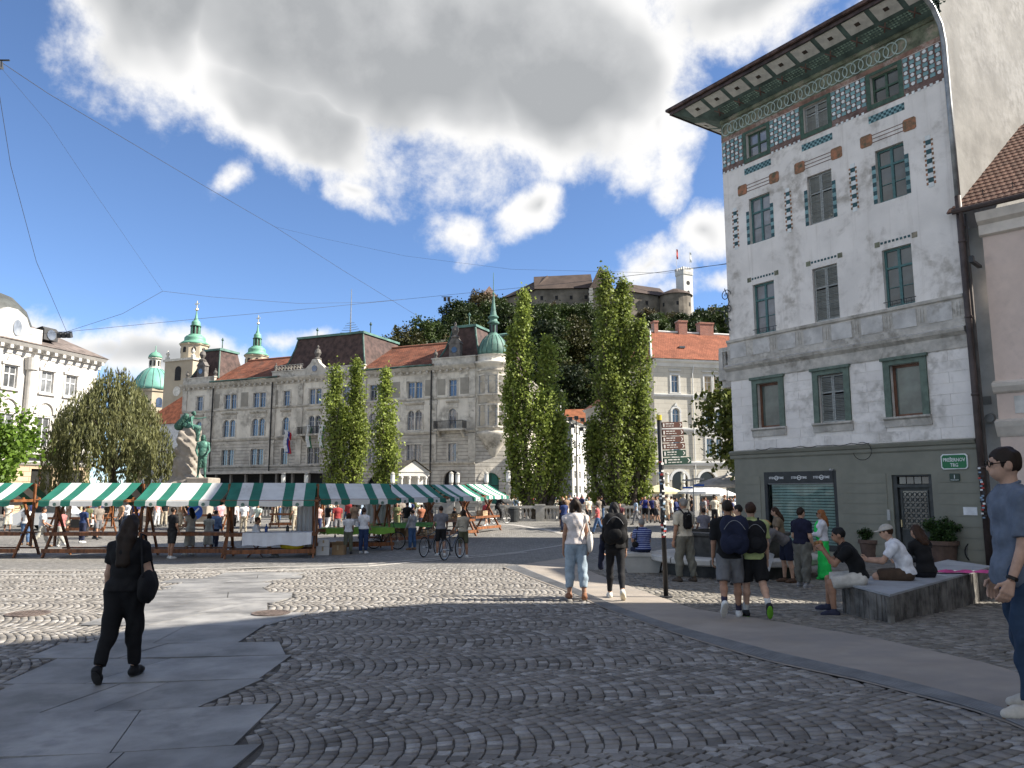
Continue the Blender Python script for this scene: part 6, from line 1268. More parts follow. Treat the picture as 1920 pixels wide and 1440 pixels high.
def carton(x, y, z, w_, d, h, m, lab, rz=0, open_=False):
    o = empty('carton', (x, y, z), rz, lab, 'box'); b = MB(); t = .012; b.box(-w_ / 2, w_ / 2, -d / 2, d / 2, 0, t); b.box(-w_ / 2, w_ / 2, -d / 2, -d / 2 + t, t, h); b.box(-w_ / 2, w_ / 2, d / 2 - t, d / 2, t, h); b.box(-w_ / 2, -w_ / 2 + t, -d / 2 + t, d / 2 - t, t, h); b.box(w_ / 2 - t, w_ / 2, -d / 2 + t, d / 2 - t, t, h); b.build('body', m, o)
    for sy in (-1, 1):
        f = MB(); a = R(30) if open_ else 0; y1 = sy * d / 2; y2 = y1 + (sy * math.sin(a) * d * .5 if open_ else -sy * d * .49); f.quad((-w_ / 2, y1, h), (w_ / 2, y1, h), (w_ / 2, y2, h + (math.cos(a) * d * .4 if open_ else .006)), (-w_ / 2, y2, h + (math.cos(a) * d * .4 if open_ else .006))); f.build('flap', m, o)
    tp_ = MB(); tp_.box(-.03, .03, -d / 2 - .002, -d / 2 + .001, h * .5, h); tp_.build('tape', mat('packing tape', (.45, .36, .22), .3), o)
g = float(gz(-6.6, 28.2)); carton(-6.75, 28.0, g, .45, .35, .3, wbox, 'white carton at the foot of another white carton', .2); carton(-6.72, 28.02, g + .31, .36, .3, .22, wbox, 'smaller white carton stacked on a white carton', .1); carton(-6.2, 28.15, g, .42, .34, .34, card, 'brown cardboard box with raised flaps beside white cartons', -.1, True); carton(-7.15, 28.2, g, .35, .3, .26, card, 'brown cardboard box leaning by the white cartons', .3)
for k, (dx, lab) in enumerate(((-.8, 'brown cardboard box under the green counter'), (.1, 'wide brown box under the green counter, second along'))): q = on_stall(5, (dx, -.3, .3)); carton(q.x, q.y, q.z, .6, .4, .36, card, lab, R(46))
# wooden crates
crm = mat('pale crate wood', (.42, .31, .19), .8, var=.15, scale=3, rnd=.1)
def crate(x, y, z, lab, rz=0):
    o = empty('crate', (x, y, z), rz, lab, 'crate')
    for sx in (-1, 1):
        for sy in (-1, 1): MB().box(sx * .26 - .02, sx * .26 + .02, sy * .17 - .02, sy * .17 + .02, 0, .3).build('corner_post', crm, o)
    for k in range(3):
        for sy in (-1, 1): MB().box(-.29, .29, sy * .19 - .008, sy * .19 + .008, .02 + k * .1, .09 + k * .1).build('slat', crm, o)
        for sx in (-1, 1): MB().box(sx * .288 - .008, sx * .288 + .008, -.18, .18, .02 + k * .1, .09 + k * .1).build('slat', crm, o)
    for k in range(4): MB().box(-.26, .26, -.17 + k * .09, -.1 + k * .09, .0, .012).build('bottom_slat', crm, o)
q = on_stall(5, (1.0, -.55, .3)); crate(q.x, q.y, q.z, 'pale slatted crate on the lower shelf of the counter stall', R(46)); q = on_stall(6, (-.6, -.3, .84)); crate(q.x, q.y, q.z, 'pale slatted crate on the stall behind the bicycles', R(58)); q = on_stall(6, (.5, -.3, .84)); crate(q.x, q.y, q.z, 'second pale crate on the stall behind the bicycles', R(58)); q = on_stall(7, (0, -.3, .84)); crate(q.x, q.y, q.z, 'pale slatted crate on the last stall of the row', R(66))
b = MB(); b.ball((0, 0, .1), .42, .2, .14, 12, 6); q = on_stall(3, (.7, -.45, .3)); tag(b.build('yellow_bundle', mat('yellow cloth', (.55, .42, .02), .8, var=.15, scale=6), None, q, None, True), 'crumpled yellow cloth bundle under the white table', 'cloth')
for k, (i, x, y, c_, lab) in enumerate(((3, -.2, -.1, (.05, .1, .3), 'small blue bottle on white clothed stall table'), (3, .5, 0, (.03, .03, .03), 'small dark bottle on white clothed stall table'), (4, .3, -.1, (.03, .2, .5), 'blue bottle standing on the apple green cloth'), (5, .6, -.2, (.7, .7, .7), 'white jar standing on the darker green cloth'))):
    b = MB(); b.lathe([(.05, 0), (.055, .02), (.055, .16), (.02, .21), (.02, .27)], 10); tag(b.build('bottle', mat('bottle %d' % k, c_, .2), None, on_stall(i, (x, y, .866))), lab, 'bottle')
# folding chair behind the white table
ch = gpt(478, 1045); chr_ = empty('folding_chair', (ch.x, ch.y, ch.z), R(110), 'dark folding chair at the white clothed table', 'chair'); cm_ = mat('maroon folding chair', (.12, .04, .03), .5)
for sx in (-1, 1):
    b = MB(); b.tube([(sx * .2, -.25, 0), (sx * .2, .1, .45), (sx * .2, .22, .85)], .014, 6); b.build('leg', cm_, chr_); b = MB(); b.tube([(sx * .18, .25, 0), (sx * .18, -.18, .46)], .014, 6); b.build('leg', cm_, chr_)
MB().bbox(-.2, .2, -.2, .2, .44, .47).build('seat', cm_, chr_); MB().bbox(-.21, .21, .17, .2, .6, .84).build('backrest', cm_, chr_)
# white car parked beyond the empty stalls
cp = at(128, 985, 44); car = empty('parked_car', (cp.x - .6, 44, float(gz(cp.x, 44))), R(8), 'white car parked behind the empty market stalls', 'car'); cwm = mat('white car paint', (.7, .71, .72), .25, var=.02, coat=.5)
b = MB(); b.prism_y([(-2.0, .3), (2.0, .3), (2.05, .7), (1.5, .88), (.9, .95), (.4, 1.45), (-1.2, 1.48), (-1.75, 1.0), (-2.05, .9)], -.85, .85); b.build('body', cwm, car)
b = MB(); b.prism_y([(.75, .98), (.35, 1.38), (-.3, 1.4), (-.3, .98)], -.86, .86); b.build('side_window', gl, car); b = MB(); b.prism_y([(-.38, .98), (-.38, 1.4), (-1.15, 1.4), (-1.55, 1.02)], -.86, .86); b.build('side_window', gl, car)
for x in (-1.25, 1.25):
    for sy in (-1, 1):
        w0 = MB(); w0.lathe([(.2, -.1), (.31, -.1), (.33, -.05), (.33, .05), (.31, .1), (.2, .1)], 18); wo_ = w0.build('wheel', mat('tyre rubber', (.02, .02, .02), .8), car, (x, sy * .8, .33), (R(90), 0, 0)); r_ = MB(); r_.lathe([(.0, .06), (.2, .08), (.21, -.08), (0, -.06)], 14); r_.build('rim', zinc, wo_)
for sy in (-.6, .6): b = MB(); b.box(1.98, 2.06, sy - .15, sy + .15, .62, .76); b.build('headlight', glc, car)
# blue round road sign and signpost
sp = at(366, 960, 32); rs_ = empty('road_sign', (sp.x, 32, float(gz(sp.x, 32))), 0, 'round blue road sign on thin pole behind the stalls', 'road sign'); zc_ = sp.z - float(gz(sp.x, 32)); b = MB(); b.tube([(0, .02, 0), (0, .02, zc_ + .35)], .03, 8); b.build('pole', zinc, rs_)
b = MB(); b.lathe([(.31, 0), (.31, .02)], 28); b.build('plate', mat('road sign blue', (.02, .1, .42), .35), rs_, (0, 0, zc_), (R(90), 0, 0)); b = MB(); b.T = Matrix.Rotation(R(45), 4, 'Y'); b.box(-.035, .035, -.026, -.021, -.22, .22); b.prism_y([(-.1, -.12), (.1, -.12), (0, -.26)], -.027, -.021); b.build('arrow', wl, rs_, (0, 0, zc_))
spn = gpt(1249, 1120); spost = empty('signpost', (spn.x, spn.y, spn.z), 0, 'dark sticker covered signpost with brown direction boards', 'signpost'); Zp = lambda y: at(1240, y, spn.y).z - spn.z; lean = at(1236, 790, spn.y).x - spn.x
pm_ = mat('black post', (.02, .02, .022), .4, var=.2, scale=5); b = MB(); b.smooth = True; zt_ = Zp(788); b.tube([(0, 0, 0), (lean * .5, 0, zt_ * .5), (lean, 0, zt_)], .045, 12); b.build('pole', pm_, spost); b = MB(); b.lathe([(.12, 0), (.12, .02), (.06, .03)], 16); b.build('base_plate', pm_, spost)
b = MB(); b.tube([(lean, 0, zt_), (lean, 0, zt_ + .1)], .05, 12); b.build('yellow_cap', mat('yellow marker', (.6, .5, .05), .5), spost)
brn = mat('brown tourist sign', (.1, .045, .035), .45, var=.06, scale=3); gsn = mat('dark green sign', (.02, .055, .04), .45); wlt = mat('sign print', (.62, .6, .57), .5)
BO = [(792, 803, 40, brn), (806, 817, 42, brn), (819, 830, 42, brn), (832, 843, 44, brn), (845, 857, 45, gsn), (859, 872, 55, gsn)]; sc_ = spn.y / FPX
for k, (y0, y1, w_, m_) in enumerate(BO):
    z1_, z0_ = Zp(y0), Zp(y1); L = w_ * sc_ * 1.08; rz_ = R(-24); o = MB().box(0, L, -.012, .012, 0, z1_ - z0_).build('board', m_, spost, (lean * (z0_ / zt_) + .05, -.02, z0_), (0, R(-3), R(20)))
    hh = z1_ - z0_; 
    for zf, hf, ws in ((.62, .17, (.16, .12, .08)), (.26, .12, (.1, .14, .1, .06))):   # blurred rows of print, too small to read
        x_ = L * .16
        for f_ in ws[:3 + k % 2]: MB().box(x_, x_ + L * f_, -.0145, -.0125, hh * zf, hh * (zf + hf)).build('print', wlt, o); x_ += L * (f_ + .03)
    ar = MB(); ar.prism_y([(L * .86, hh * .2), (L * .9, hh * .2), (L * .97, hh * .5), (L * .9, hh * .8), (L * .86, hh * .8), (L * .92, hh * .5)], -.015, -.0125); ar.build('arrow', wlt, o)
    MB().box(L * .03, L * .1, -.0145, -.0125, hh * .2, hh * .8).build('pictogram', wlt, o)
for q in range(42):
    z = 1.1 + q * .034; a = random.uniform(-2.6, -.5); x = lean * z / zt_ + .047 * math.cos(a); y = .047 * math.sin(a); b = MB(); b.T = Matrix.Translation((x, y, z)) @ Matrix.Rotation(a + R(90), 4, 'Z'); b.box(-.028, .028, -.003, .003, 0, random.uniform(.03, .043)); b.build('sticker', random.choice(STK[:2] * 3 + STK[2:4] + [STK[4]][:1] * (q % 9 == 0)), spost)
# ------------------------------------------------------------------ stone things on the right
pst = mat('grey stone platform top', (.33, .345, .36), .75, var=.1, scale=1.5, bump=.3, bscale=60, stain=(.22, .225, .23), stain_scale=.8, stain_amt=.5); psd = mat('rough dark stone side', (.17, .16, .145), .9, var=.3, scale=3, bump=.8, bscale=18)
A, B_, C_ = gpt(1582, 1150), gpt(1672, 1169), gpt(1866, 1118); PH_ = .42; D_ = Vector((A.x + C_.x - B_.x, A.y + C_.y - B_.y, 0)); zb_ = min(A.z, B_.z) - .1; zt_p = B_.z + .38
plat = empty('stone_platform', (B_.x, B_.y, 0), 0, 'low broad stone platform with pale top and ribbed dark sides', 'platform'); P4 = [Vector((p.x - B_.x, p.y - B_.y, 0)) for p in (A, B_, C_, D_)]
b = MB(); cen = sum(P4, Vector()) / 4; ins = [cen + (p - cen) * .985 for p in P4]; b.add([(p.x, p.y, zb_) for p in ins] + [(p.x, p.y, zt_p - .03) for p in ins], [(0, 1, 5, 4), (1, 2, 6, 5), (2, 3, 7, 6), (3, 0, 4, 7)]); b.build('core', psd, plat)
for (u, v) in ((P4[0], P4[1]), (P4[1], P4[2])):
    L = (v - u).length; n = int(L / .075); t = (v - u).normalized(); nr = Vector((t.y, -t.x, 0))
    for q in range(n):
        a = u + t * (L * q / n + .004); c_ = u + t * (L * (q + 1) / n - .004); k = random.uniform(-.012, .012); b = MB(); z1_ = zt_p - .03 - random.uniform(0, .015); ip = -nr * .05; op = nr * (k)
        b.add([tuple(p + Vector((0, 0, z))) for z in (zb_, z1_) for p in (a + op, c_ + op, c_ + ip, a + ip)], [(0, 1, 5, 4), (1, 2, 6, 5), (2, 3, 7, 6), (3, 0, 4, 7), (4, 5, 6, 7)]); b.build('stone_rib', psd, plat)
f1 = .53; M0 = P4[0] + (P4[3] - P4[0]) * f1; M1 = P4[1] + (P4[2] - P4[1]) * f1
for quad_ in ((P4[0], P4[1], M1, M0), (M0, M1, P4[2], P4[3])):
    c_ = sum(quad_, Vector()) / 4; b = MB(); b.prism([((c_ + (p - c_) * .992).x, (c_ + (p - c_) * .992).y) for p in quad_], zt_p - .03, zt_p); b.build('top_slab', pst, plat)
b = MB(); b.prism([(p.x, p.y) for p in (M0 - (M0 - M1).normalized() * .0 + (P4[0] - M0).normalized() * .03, M1 + (P4[0] - M0).normalized() * .03, M1 - (P4[0] - M0).normalized() * .03, M0 - (P4[0] - M0).normalized() * .03)], zt_p - .02, zt_p + .002); b.build('joint_strip', mat('pale joint', (.5, .5, .48), .8), plat)
PLAT_Z = zt_p
# round fountain bench
WC = Vector((5.75, 20.35)); wz = float(gz(*WC)) ; well = empty('fountain', (WC.x, WC.y, wz), 0, 'round dark stone fountain ringed by pale stone bench', 'fountain'); bst = mat('pale bench stone', (.5, .48, .44), .7, var=.08, scale=2, bump=.15, bscale=40); dst = mat('dark basin stone', (.05, .05, .048), .6, var=.3, scale=3)
for q in range(12):
    a0, a1 = 2 * math.pi * q / 12 + .006, 2 * math.pi * (q + 1) / 12 - .006; b = MB(); b.lathe([(1.5, .33), (2.12, .33), (2.15, .36), (2.15, .46), (2.12, .49), (1.5, .49), (1.5, .33)], 6, a0=a0, a1=a1); b.build('bench_slab', bst, well)
b = MB(); b.lathe([(1.8, -.1), (1.8, .33), (1.2, .33)], 36); b.build('bench_base', dst, well); b = MB(); b.smooth = False; b.lathe([(1.35, .33), (1.3, .5), (1.36, .95), (1.42, 1.0), (1.42, 1.06), (1.25, 1.08), (1.2, .9), (0, .88)], 36); b.build('basin', dst, well); b = MB(); b.lathe([(1.21, .93), (0, .93)], 30); b.build('basin_water', mat('still water', (.02, .03, .03), .05, var=.1, spec=.8), well)
# pale faceted bench
bp_ = gpt(1212, 1074); bn = empty('stone_bench', (bp_.x, bp_.y + .3, bp_.z), 0, 'pale faceted stone bench block, a man seated on it', 'bench'); b = MB(); b.add([(-.5, -.32, 0), (.32, -.32, 0), (.5, .3, 0), (-.42, .3, 0), (-.62, -.36, .42), (.42, -.36, .42), (.6, .34, .42), (-.5, .34, .42)], [(0, 1, 5, 4), (1, 2, 6, 5), (2, 3, 7, 6), (3, 0, 4, 7)]); b.build('base', bst, bn); b = MB(); b.prism([(-.66, -.4), (.45, -.4), (.64, .38), (-.54, .38)], .42, .5); b.build('seat_slab', bst, bn)
BENCH = (bp_.x, bp_.y + .3, bp_.z + .5)
# pink cloth and paper left on the platform
pc = Vector((8.2, 13.9)); b = MB(); N = 16
vs = [(-.5 + k / N * 1.0, -.12 + .24 * j / 5, .015 + .03 * (math.sin(k * 1.3 + j) + 1) * (1 - abs(j - 2.5) / 3)) for k in range(N + 1) for j in range(6)]; b.add(vs, [(k * 6 + j, (k + 1) * 6 + j, (k + 1) * 6 + j + 1, k * 6 + j + 1) for k in range(N) for j in range(5)])
PCQ = at(1806, 1086, 13.6); PCX = (PCQ.x, 13.6)
tag(b.build('pink_scarf', mat('pink fabric', (.6, .08, .25), .8, var=.15, scale=6), None, (PCX[0], PCX[1], PLAT_Z + .003), (0, 0, -.1), True), 'bright pink scarf lying on the stone platform', 'scarf'); b = MB(); b.bbox(-.2, .2, -.14, .14, 0, .03, .004); tag(b.build('paper_bag', mat('cream paper', (.7, .66, .52), .8), None, (PCX[0] + .72, PCX[1] + .1, PLAT_Z + .003), (0, 0, .1)), 'flat cream paper packet beside the pink scarf', 'packet')
# ------------------------------------------------------------------ bridge: balustrade, lamps, parasols, crates of the far bank
bals = mat('grey white balustrade stone', (.46, .44, .4), .85, var=.12, scale=2, stain=(.25, .24, .21), stain_scale=1, stain_amt=.6); bl_m = MB().lathe([(.07, 0), (.09, .05), (.05, .1), (.1, .28), (.11, .36), (.055, .55), (.05, .62), (.09, .68), (.09, .74)], 8).mesh('baluster', bals)
def balustrade(x0, y0, x1, y1, z, lab, bays):
    A, B = Vector((x0, y0)), Vector((x1, y1)); L = (B - A).length; o = empty('balustrade', (x0, y0, z), math.atan2(y1 - y0, x1 - x0), lab, 'balustrade'); MB().box(0, L, -.2, .2, -.1, .14).build('plinth', bals, o); MB().box(0, L, -.19, .19, .88, 1.05).build('hand_rail', bals, o)
    for k in range(bays + 1):
        x = L * k / bays; p = MB(); p.box(x - .3, x + .3, -.26, .26, -.1, 1.06); p.box(x - .36, x + .36, -.3, .3, 1.06, 1.16); p.build('pier', bals, o)
        if k < bays:
            n = int((L / bays - .8) / .27)
            for q in range(n): link('baluster', bl_m, o, (x + .45 + q * .27, 0, .14))
            
    return o
balustrade(-.8, 54, 10.2, 54, -.3, 'pale stone balustrade in front of the two tall poplars', 4); balustrade(3.0, 57.5, 5.2, 78, -.3, 'stone bridge balustrade running away beside the taller poplar', 6); balustrade(-1.5, 55, -3.5, 80, -.3, 'stone bridge balustrade running away beside the turret', 6); balustrade(-24, 62, -5, 60, -.3, 'river bank balustrade behind the market stalls', 7)
lampg = mat('frosted lamp glass', (.75, .75, .72), .3)
def bridge_lamp(px_, Y, lab, py_=905):
    q = at(px_, py_, Y); o = empty('bridge_lamp', (q.x, Y, -.3), 0, lab, 'lamp post', 'stone lamps along the bridges'); b = MB(); b.box(-.3, .3, -.3, .3, 0, 1.3); b.box(-.36, .36, -.36, .36, 1.3, 1.42); b.build('pedestal', bals, o); b = MB(); b.lathe([(.2, 1.42), (.12, 1.6), (.17, 1.9), (.22, 2.3), (.12, 2.65), (.2, 2.72)], 12); b.build('lamp_stem', bals, o); b = MB(); b.lathe([(.14, 2.72), (.17, 2.8), (.17, 3.35), (.1, 3.42)], 12); b.build('lamp_glass', lampg, o); b = MB(); b.lathe([(.2, 3.42), (.12, 3.52), (0, 3.6)], 12); b.build('lamp_cap', bals, o)
for px_, Y, lab in ((531, 62, 'stone bridge lamp with white glass by the arcade canopy'), (574, 62, 'stone bridge lamp with white glass beside the slim poplars'), (736, 61, 'stone bridge lamp with white glass at the white pavilion'), (846, 60, 'stone bridge lamp in a pair before the long building arch'), (858, 62, 'second stone bridge lamp of the pair before the arch'), (912, 60, 'stone bridge lamp before the green arched door'), (953, 55.5, 'stone bridge lamp on the balustrade end pier'), (1041, 70, 'stone bridge lamp between the tall poplars'), (1104, 66, 'stone bridge lamp close to the tallest poplar'), (1214, 58, 'stone bridge lamp right of the tallest poplar'), (1235, 60, 'stone bridge lamp behind the signpost'), (1251, 62, 'stone bridge lamp just past the signpost'), (1281, 60, 'stone bridge lamp before the shop arch of the pale house')): bridge_lamp(px_, Y, lab)
def parasol(px_, py_, Y, w_, m, lab):
    q = at(px_, py_, Y); o = empty('parasol', (q.x, Y, -.3), 0, lab, 'parasol'); z = q.z + .3; b = MB(); b.tube([(0, 0, 0), (0, 0, z + .1)], .04, 8); b.build('pole', zinc, o); b = MB(); b.lathe([(w_, z - .75), (w_ * .99, z - .6), (w_ * .5, z - .25), (0, z)], 8); b.build('canopy', m, o); b = MB(); b.lathe([(.4, 0), (.4, .08), (.1, .1)], 12); b.build('base', steel, o)
parasol(1236, 908, 60, 2.0, mat('cream parasol', (.65, .58, .36), .8), 'cream parasol beyond the balustrade by the pale house'); parasol(1312, 907, 58, 1.7, mat('white parasol', (.68, .68, .67), .8), 'white parasol before the shop arches'); parasol(1362, 890, 46, 2.0, mat('beige parasol', (.42, .38, .33), .8), 'beige parasol beside the corner house'); parasol(1338, 912, 62, 1.8, mat('white parasol', (.68, .68, .67), .8), 'white parasol behind the beige parasol')
bs_ = at(1300, 915, 44); bsn = empty('direction_sign', (bs_.x, 44, -.45), 0, 'thin sign pole with blue boards beyond the fountain', 'sign'); b = MB(); b.tube([(0, 0, 0), (0, 0, 3.1)], .03, 6); b.build('pole', zinc, bsn); zq = at(1300, 908, 44).z + .45
for k, (m_, sx, zz) in enumerate(((mat('road sign blue', (.02, .1, .42), .35), 1, 0), (mat('road sign blue', (.02, .1, .42), .35), -1, -.14), (mat('grey sign board', (.3, .3, .3), .5), 1, .35), (mat('grey sign board', (.3, .3, .3), .5), -1, .28))): MB().box(.04 * sx, .62 * sx, -.02, .0, zq + zz - .1, zq + zz).build('board', m_, bsn) if sx > 0 else MB().box(-.62, -.04, -.02, 0, zq + zz - .1, zq + zz).build('board', m_, bsn)
bn_ = at(962, 975, 52.5); lb = empty('litter_bin', (bn_.x, 52.5, -.3), 0, 'dark litter bin in front of the stone balustrade', 'litter bin'); b = MB(); b.lathe([(.3, 0), (.33, .1), (.35, .8), (.3, .85)], 14); b.build('body', steel, lb); b = MB(); b.lathe([(.36, .85), (.36, .9), (.2, 1.0), (0, 1.02)], 14); b.build('lid', steel, lb)
lp = at(1082, 930, 75); sl2 = empty('street_lamp', (lp.x, 75, -.3), 0, 'tall lamp mast with a cluster of spotlights between the poplars', 'street lamp'); zt2 = at(1082, 785, 75).z + .3; b = MB(); b.tube([(0, 0, 0), (0, 0, zt2)], [.09, .05], 8); b.build('pole', steel, sl2)
for k, (dx, dz) in enumerate(((-.6, .1), (.6, 0), (-.9, -.5), (.9, -.4), (-.4, -.6), (.5, -.9), (0, .2))): b = MB(); b.tube([(0, 0, zt2 + dz), (dx, 0, zt2 + dz)], .03, 5); b.box(dx - .2, dx + .2, -.25, .2, zt2 + dz - .3, zt2 + dz + .05); b.build('spotlight', steel, sl2)
# ------------------------------------------------------------------ cables over the square
wire = mat('dark wire', (.06, .06, .065), .6)
def cable(pts, lab, r_=.022, sag=0):
    P = [at(*p) for p in pts]; Q = []
    for a, b in zip(P[:-1], P[1:]):
        for k in range(8): t = k / 8; Q.append(a.lerp(b, t) - Vector((0, 0, sag * 4 * t * (1 - t))))
    Q.append(P[-1]); o0 = Q[0]; m_ = MB(); m_.tube([tuple(q - o0) for q in Q], r_ * .62, 5); return tag(m_.build('overhead_cable', wire, None, o0), lab, 'cable')
cable([(-60, 75, 30), (90, 175, 36), (380, 347, 52), (515, 425, 64), (640, 505, 74), (782, 592, 88)], 'overhead cable slanting down to the roof of the long building', .026)
cable([(515, 425, 64), (610, 448, 62), (760, 480, 58), (960, 505, 52), (1250, 512, 38), (1362, 494, 32)], 'thin cable branching off towards the corner house', .012)
cable([(-20, 60, 30), (20, 310, 34), (68, 490, 40), (125, 622, 48)], 'steep cable running down to the triple lamp', .02); cable([(0, 125, 30), (90, 230, 36), (180, 365, 42), (305, 546, 50)], 'thin steep cable ending at a knot', .01)
cable([(305, 546, 50), (230, 588, 49), (125, 622, 48), (0, 632, 60)], 'cable sagging from the knot to the triple lamp', .02); cable([(125, 622, 48), (380, 597, 54), (600, 577, 60), (760, 561, 66), (900, 547, 62), (1100, 527, 50), (1362, 495, 32)], 'long cable from the triple lamp to the corner house', .022); cable([(305, 546, 50), (400, 557, 53), (560, 569, 58), (690, 567, 64), (760, 561, 66)], 'cable from the knot joining the long cable', .018)
def hung_lamp(px_, py_, Y, n, lab):
    q = at(px_, py_, Y); o = empty('hanging_lamp', q, 0, lab, 'lamp'); MB().box(-.45, .45, -.03, .03, -.05, .0).build('bar', steel, o)
    for k in range(n): x = (k - (n - 1) / 2) * .32; b = MB(); b.T = Matrix.Translation((x, 0, -.22)) @ Matrix.Rotation(R(20), 4, 'X'); b.box(-.11, .11, -.14, .14, -.17, .14); b.build('spotlight', mat('dark lamp housing', (.05, .052, .055), .5), o); MB().box(x - .02, x + .02, -.02, .02, -.12, -.04).build('hanger', steel, o)
hung_lamp(122, 622, 48, 3, 'three dark spotlights hanging where the cables meet'); hung_lamp(838, 556, 63, 2, 'two dark spotlights hanging above the long building'); hung_lamp(-2, 112, 30, 1, 'single spotlight hanging on the slanting cable')
# ------------------------------------------------------------------ figures: continuous surfaces grown from joints (signed distance + surface nets)
def field(prims, h, k=.03, extra=None, pad=.05):
    lo = np.full(3, 1e9); hi = -lo
    for p in prims:
        if p[0] == 'c': a, b, r = np.array(p[1]), np.array(p[2]), max(p[3], p[4]); l, u = np.minimum(a, b) - r, np.maximum(a, b) + r
        else: c_ = np.array(p[1]); r = max(p[2]); l, u = c_ - r, c_ + r
        lo = np.minimum(lo, l); hi = np.maximum(hi, u)
    lo -= pad; hi += pad; n = np.ceil((hi - lo) / h).astype(int) + 1
    ax = [lo[i] + h * np.arange(n[i]) for i in range(3)]; F = np.full(n, 1.0, np.float32)
    for p in prims:
        if p[0] == 'c': a, b, r = np.array(p[1]), np.array(p[2]), max(p[3], p[4]); l, u = np.minimum(a, b) - r - .1, np.maximum(a, b) + r + .1
        else: c_ = np.array(p[1]); r = max(p[2]); l, u = c_ - r - .1, c_ + r + .1
        i0 = np.maximum(0, np.floor((l - lo) / h).astype(int)); i1 = np.minimum(n, np.ceil((u - lo) / h).astype(int) + 1)
        X = ax[0][i0[0]:i1[0], None, None]; Y = ax[1][None, i0[1]:i1[1], None]; Z = ax[2][None, None, i0[2]:i1[2]]
        if p[0] == 'c':
            ba = b - a; q = max(1e-9, ba @ ba); x, y, z = X - a[0], Y - a[1], Z - a[2]; t = np.clip((x * ba[0] + y * ba[1] + z * ba[2]) / q, 0, 1)
            d = np.sqrt((x - t * ba[0]) ** 2 + (y - t * ba[1]) ** 2 + (z - t * ba[2]) ** 2) - (p[3] + (p[4] - p[3]) * t)
            clip = p[5] if len(p) > 5 else None
        else:
            x, y, z = X - c_[0], Y - c_[1], Z - c_[2]; M_ = p[3] if len(p) > 3 and p[3] is not None else np.eye(3); r_ = p[2]
            q = [x * M_[0][i] + y * M_[1][i] + z * M_[2][i] for i in range(3)]
            k0 = np.sqrt((q[0] / r_[0]) ** 2 + (q[1] / r_[1]) ** 2 + (q[2] / r_[2]) ** 2); k1 = np.sqrt((q[0] / r_[0] ** 2) ** 2 + (q[1] / r_[1] ** 2) ** 2 + (q[2] / r_[2] ** 2) ** 2) + 1e-6; d = k0 * (k0 - 1) / k1
            clip = p[4] if len(p) > 4 else None
        if clip is not None: cp, cn = np.array(clip[0]), np.array(clip[1]); d = np.maximum(d, (X - cp[0]) * cn[0] + (Y - cp[1]) * cn[1] + (Z - cp[2]) * cn[2])
        S = F[i0[0]:i1[0], i0[1]:i1[1], i0[2]:i1[2]]; g = np.clip(.5 + .5 * (S - d) / k, 0, 1); S[...] = S + (d - S) * g - k * g * (1 - g)
    if extra: F = extra(F, ax[0][:, None, None], ax[1][None, :, None], ax[2][None, None, :])
    return F, lo, h
def snet(F, lo, h):
    S = F < 0; n = np.array(F.shape); c = np.zeros(n - 1, np.int8)
    for i in (0, 1):
        for j in (0, 1):
            for k in (0, 1): c += S[i:n[0] - 1 + i, j:n[1] - 1 + j, k:n[2] - 1 + k]
    act = (c > 0) & (c < 8); idx = -np.ones(n - 1, np.int64); A = np.argwhere(act); idx[act] = np.arange(len(A)); acc = np.zeros((len(A), 3)); cnt = np.zeros((len(A), 1))
    co = [(i, j, k) for i in (0, 1) for j in (0, 1) for k in (0, 1)]
    for a in range(8):
        for b in range(a + 1, 8):
            da = np.array(co[a]); db = np.array(co[b])
            if np.abs(da - db).sum() != 1: continue
            fa = F[tuple((A + da).T)]; fb = F[tuple((A + db).T)]; m = (fa < 0) != (fb < 0); t = (fa / (fa - fb + 1e-12))[m][:, None]; acc[m] += da + (db - da) * t; cnt[m] += 1
    V = lo + h * (A + acc / np.maximum(cnt, 1)); Q = []
    for ax_ in range(3):
        u, v = (ax_ + 1) % 3, (ax_ + 2) % 3; s0 = [slice(None)] * 3; s1 = [slice(None)] * 3; s0[ax_] = slice(0, n[ax_] - 1); s1[ax_] = slice(1, n[ax_]); E_ = S[tuple(s0)] != S[tuple(s1)]; P = np.argwhere(E_); P = P[(P[:, u] > 0) & (P[:, v] > 0) & (P[:, u] < n[u] - 1) & (P[:, v] < n[v] - 1)]
        ins = S[tuple(P.T)]; cells = []
        for (du, dv) in ((-1, -1), (0, -1), (0, 0), (-1, 0)): q = P.copy(); q[:, u] += du; q[:, v] += dv; cells.append(idx[tuple(q.T)])
        q = np.stack(cells, -1); q[~ins] = q[~ins][:, ::-1]; Q.append(q)
    return V, np.concatenate(Q)
def grow(prims, h, k=.03, extra=None): return snet(*field(prims, h, k, extra))
def joinm(parts):
    V = []; Q = []; o = 0
    for v, q in parts: V.append(v); Q.append(q + o); o += len(v)
    return np.concatenate(V), np.concatenate(Q)
vec = lambda *a: np.array(a, float)
def unit(v): return v / (np.linalg.norm(v) + 1e-9)
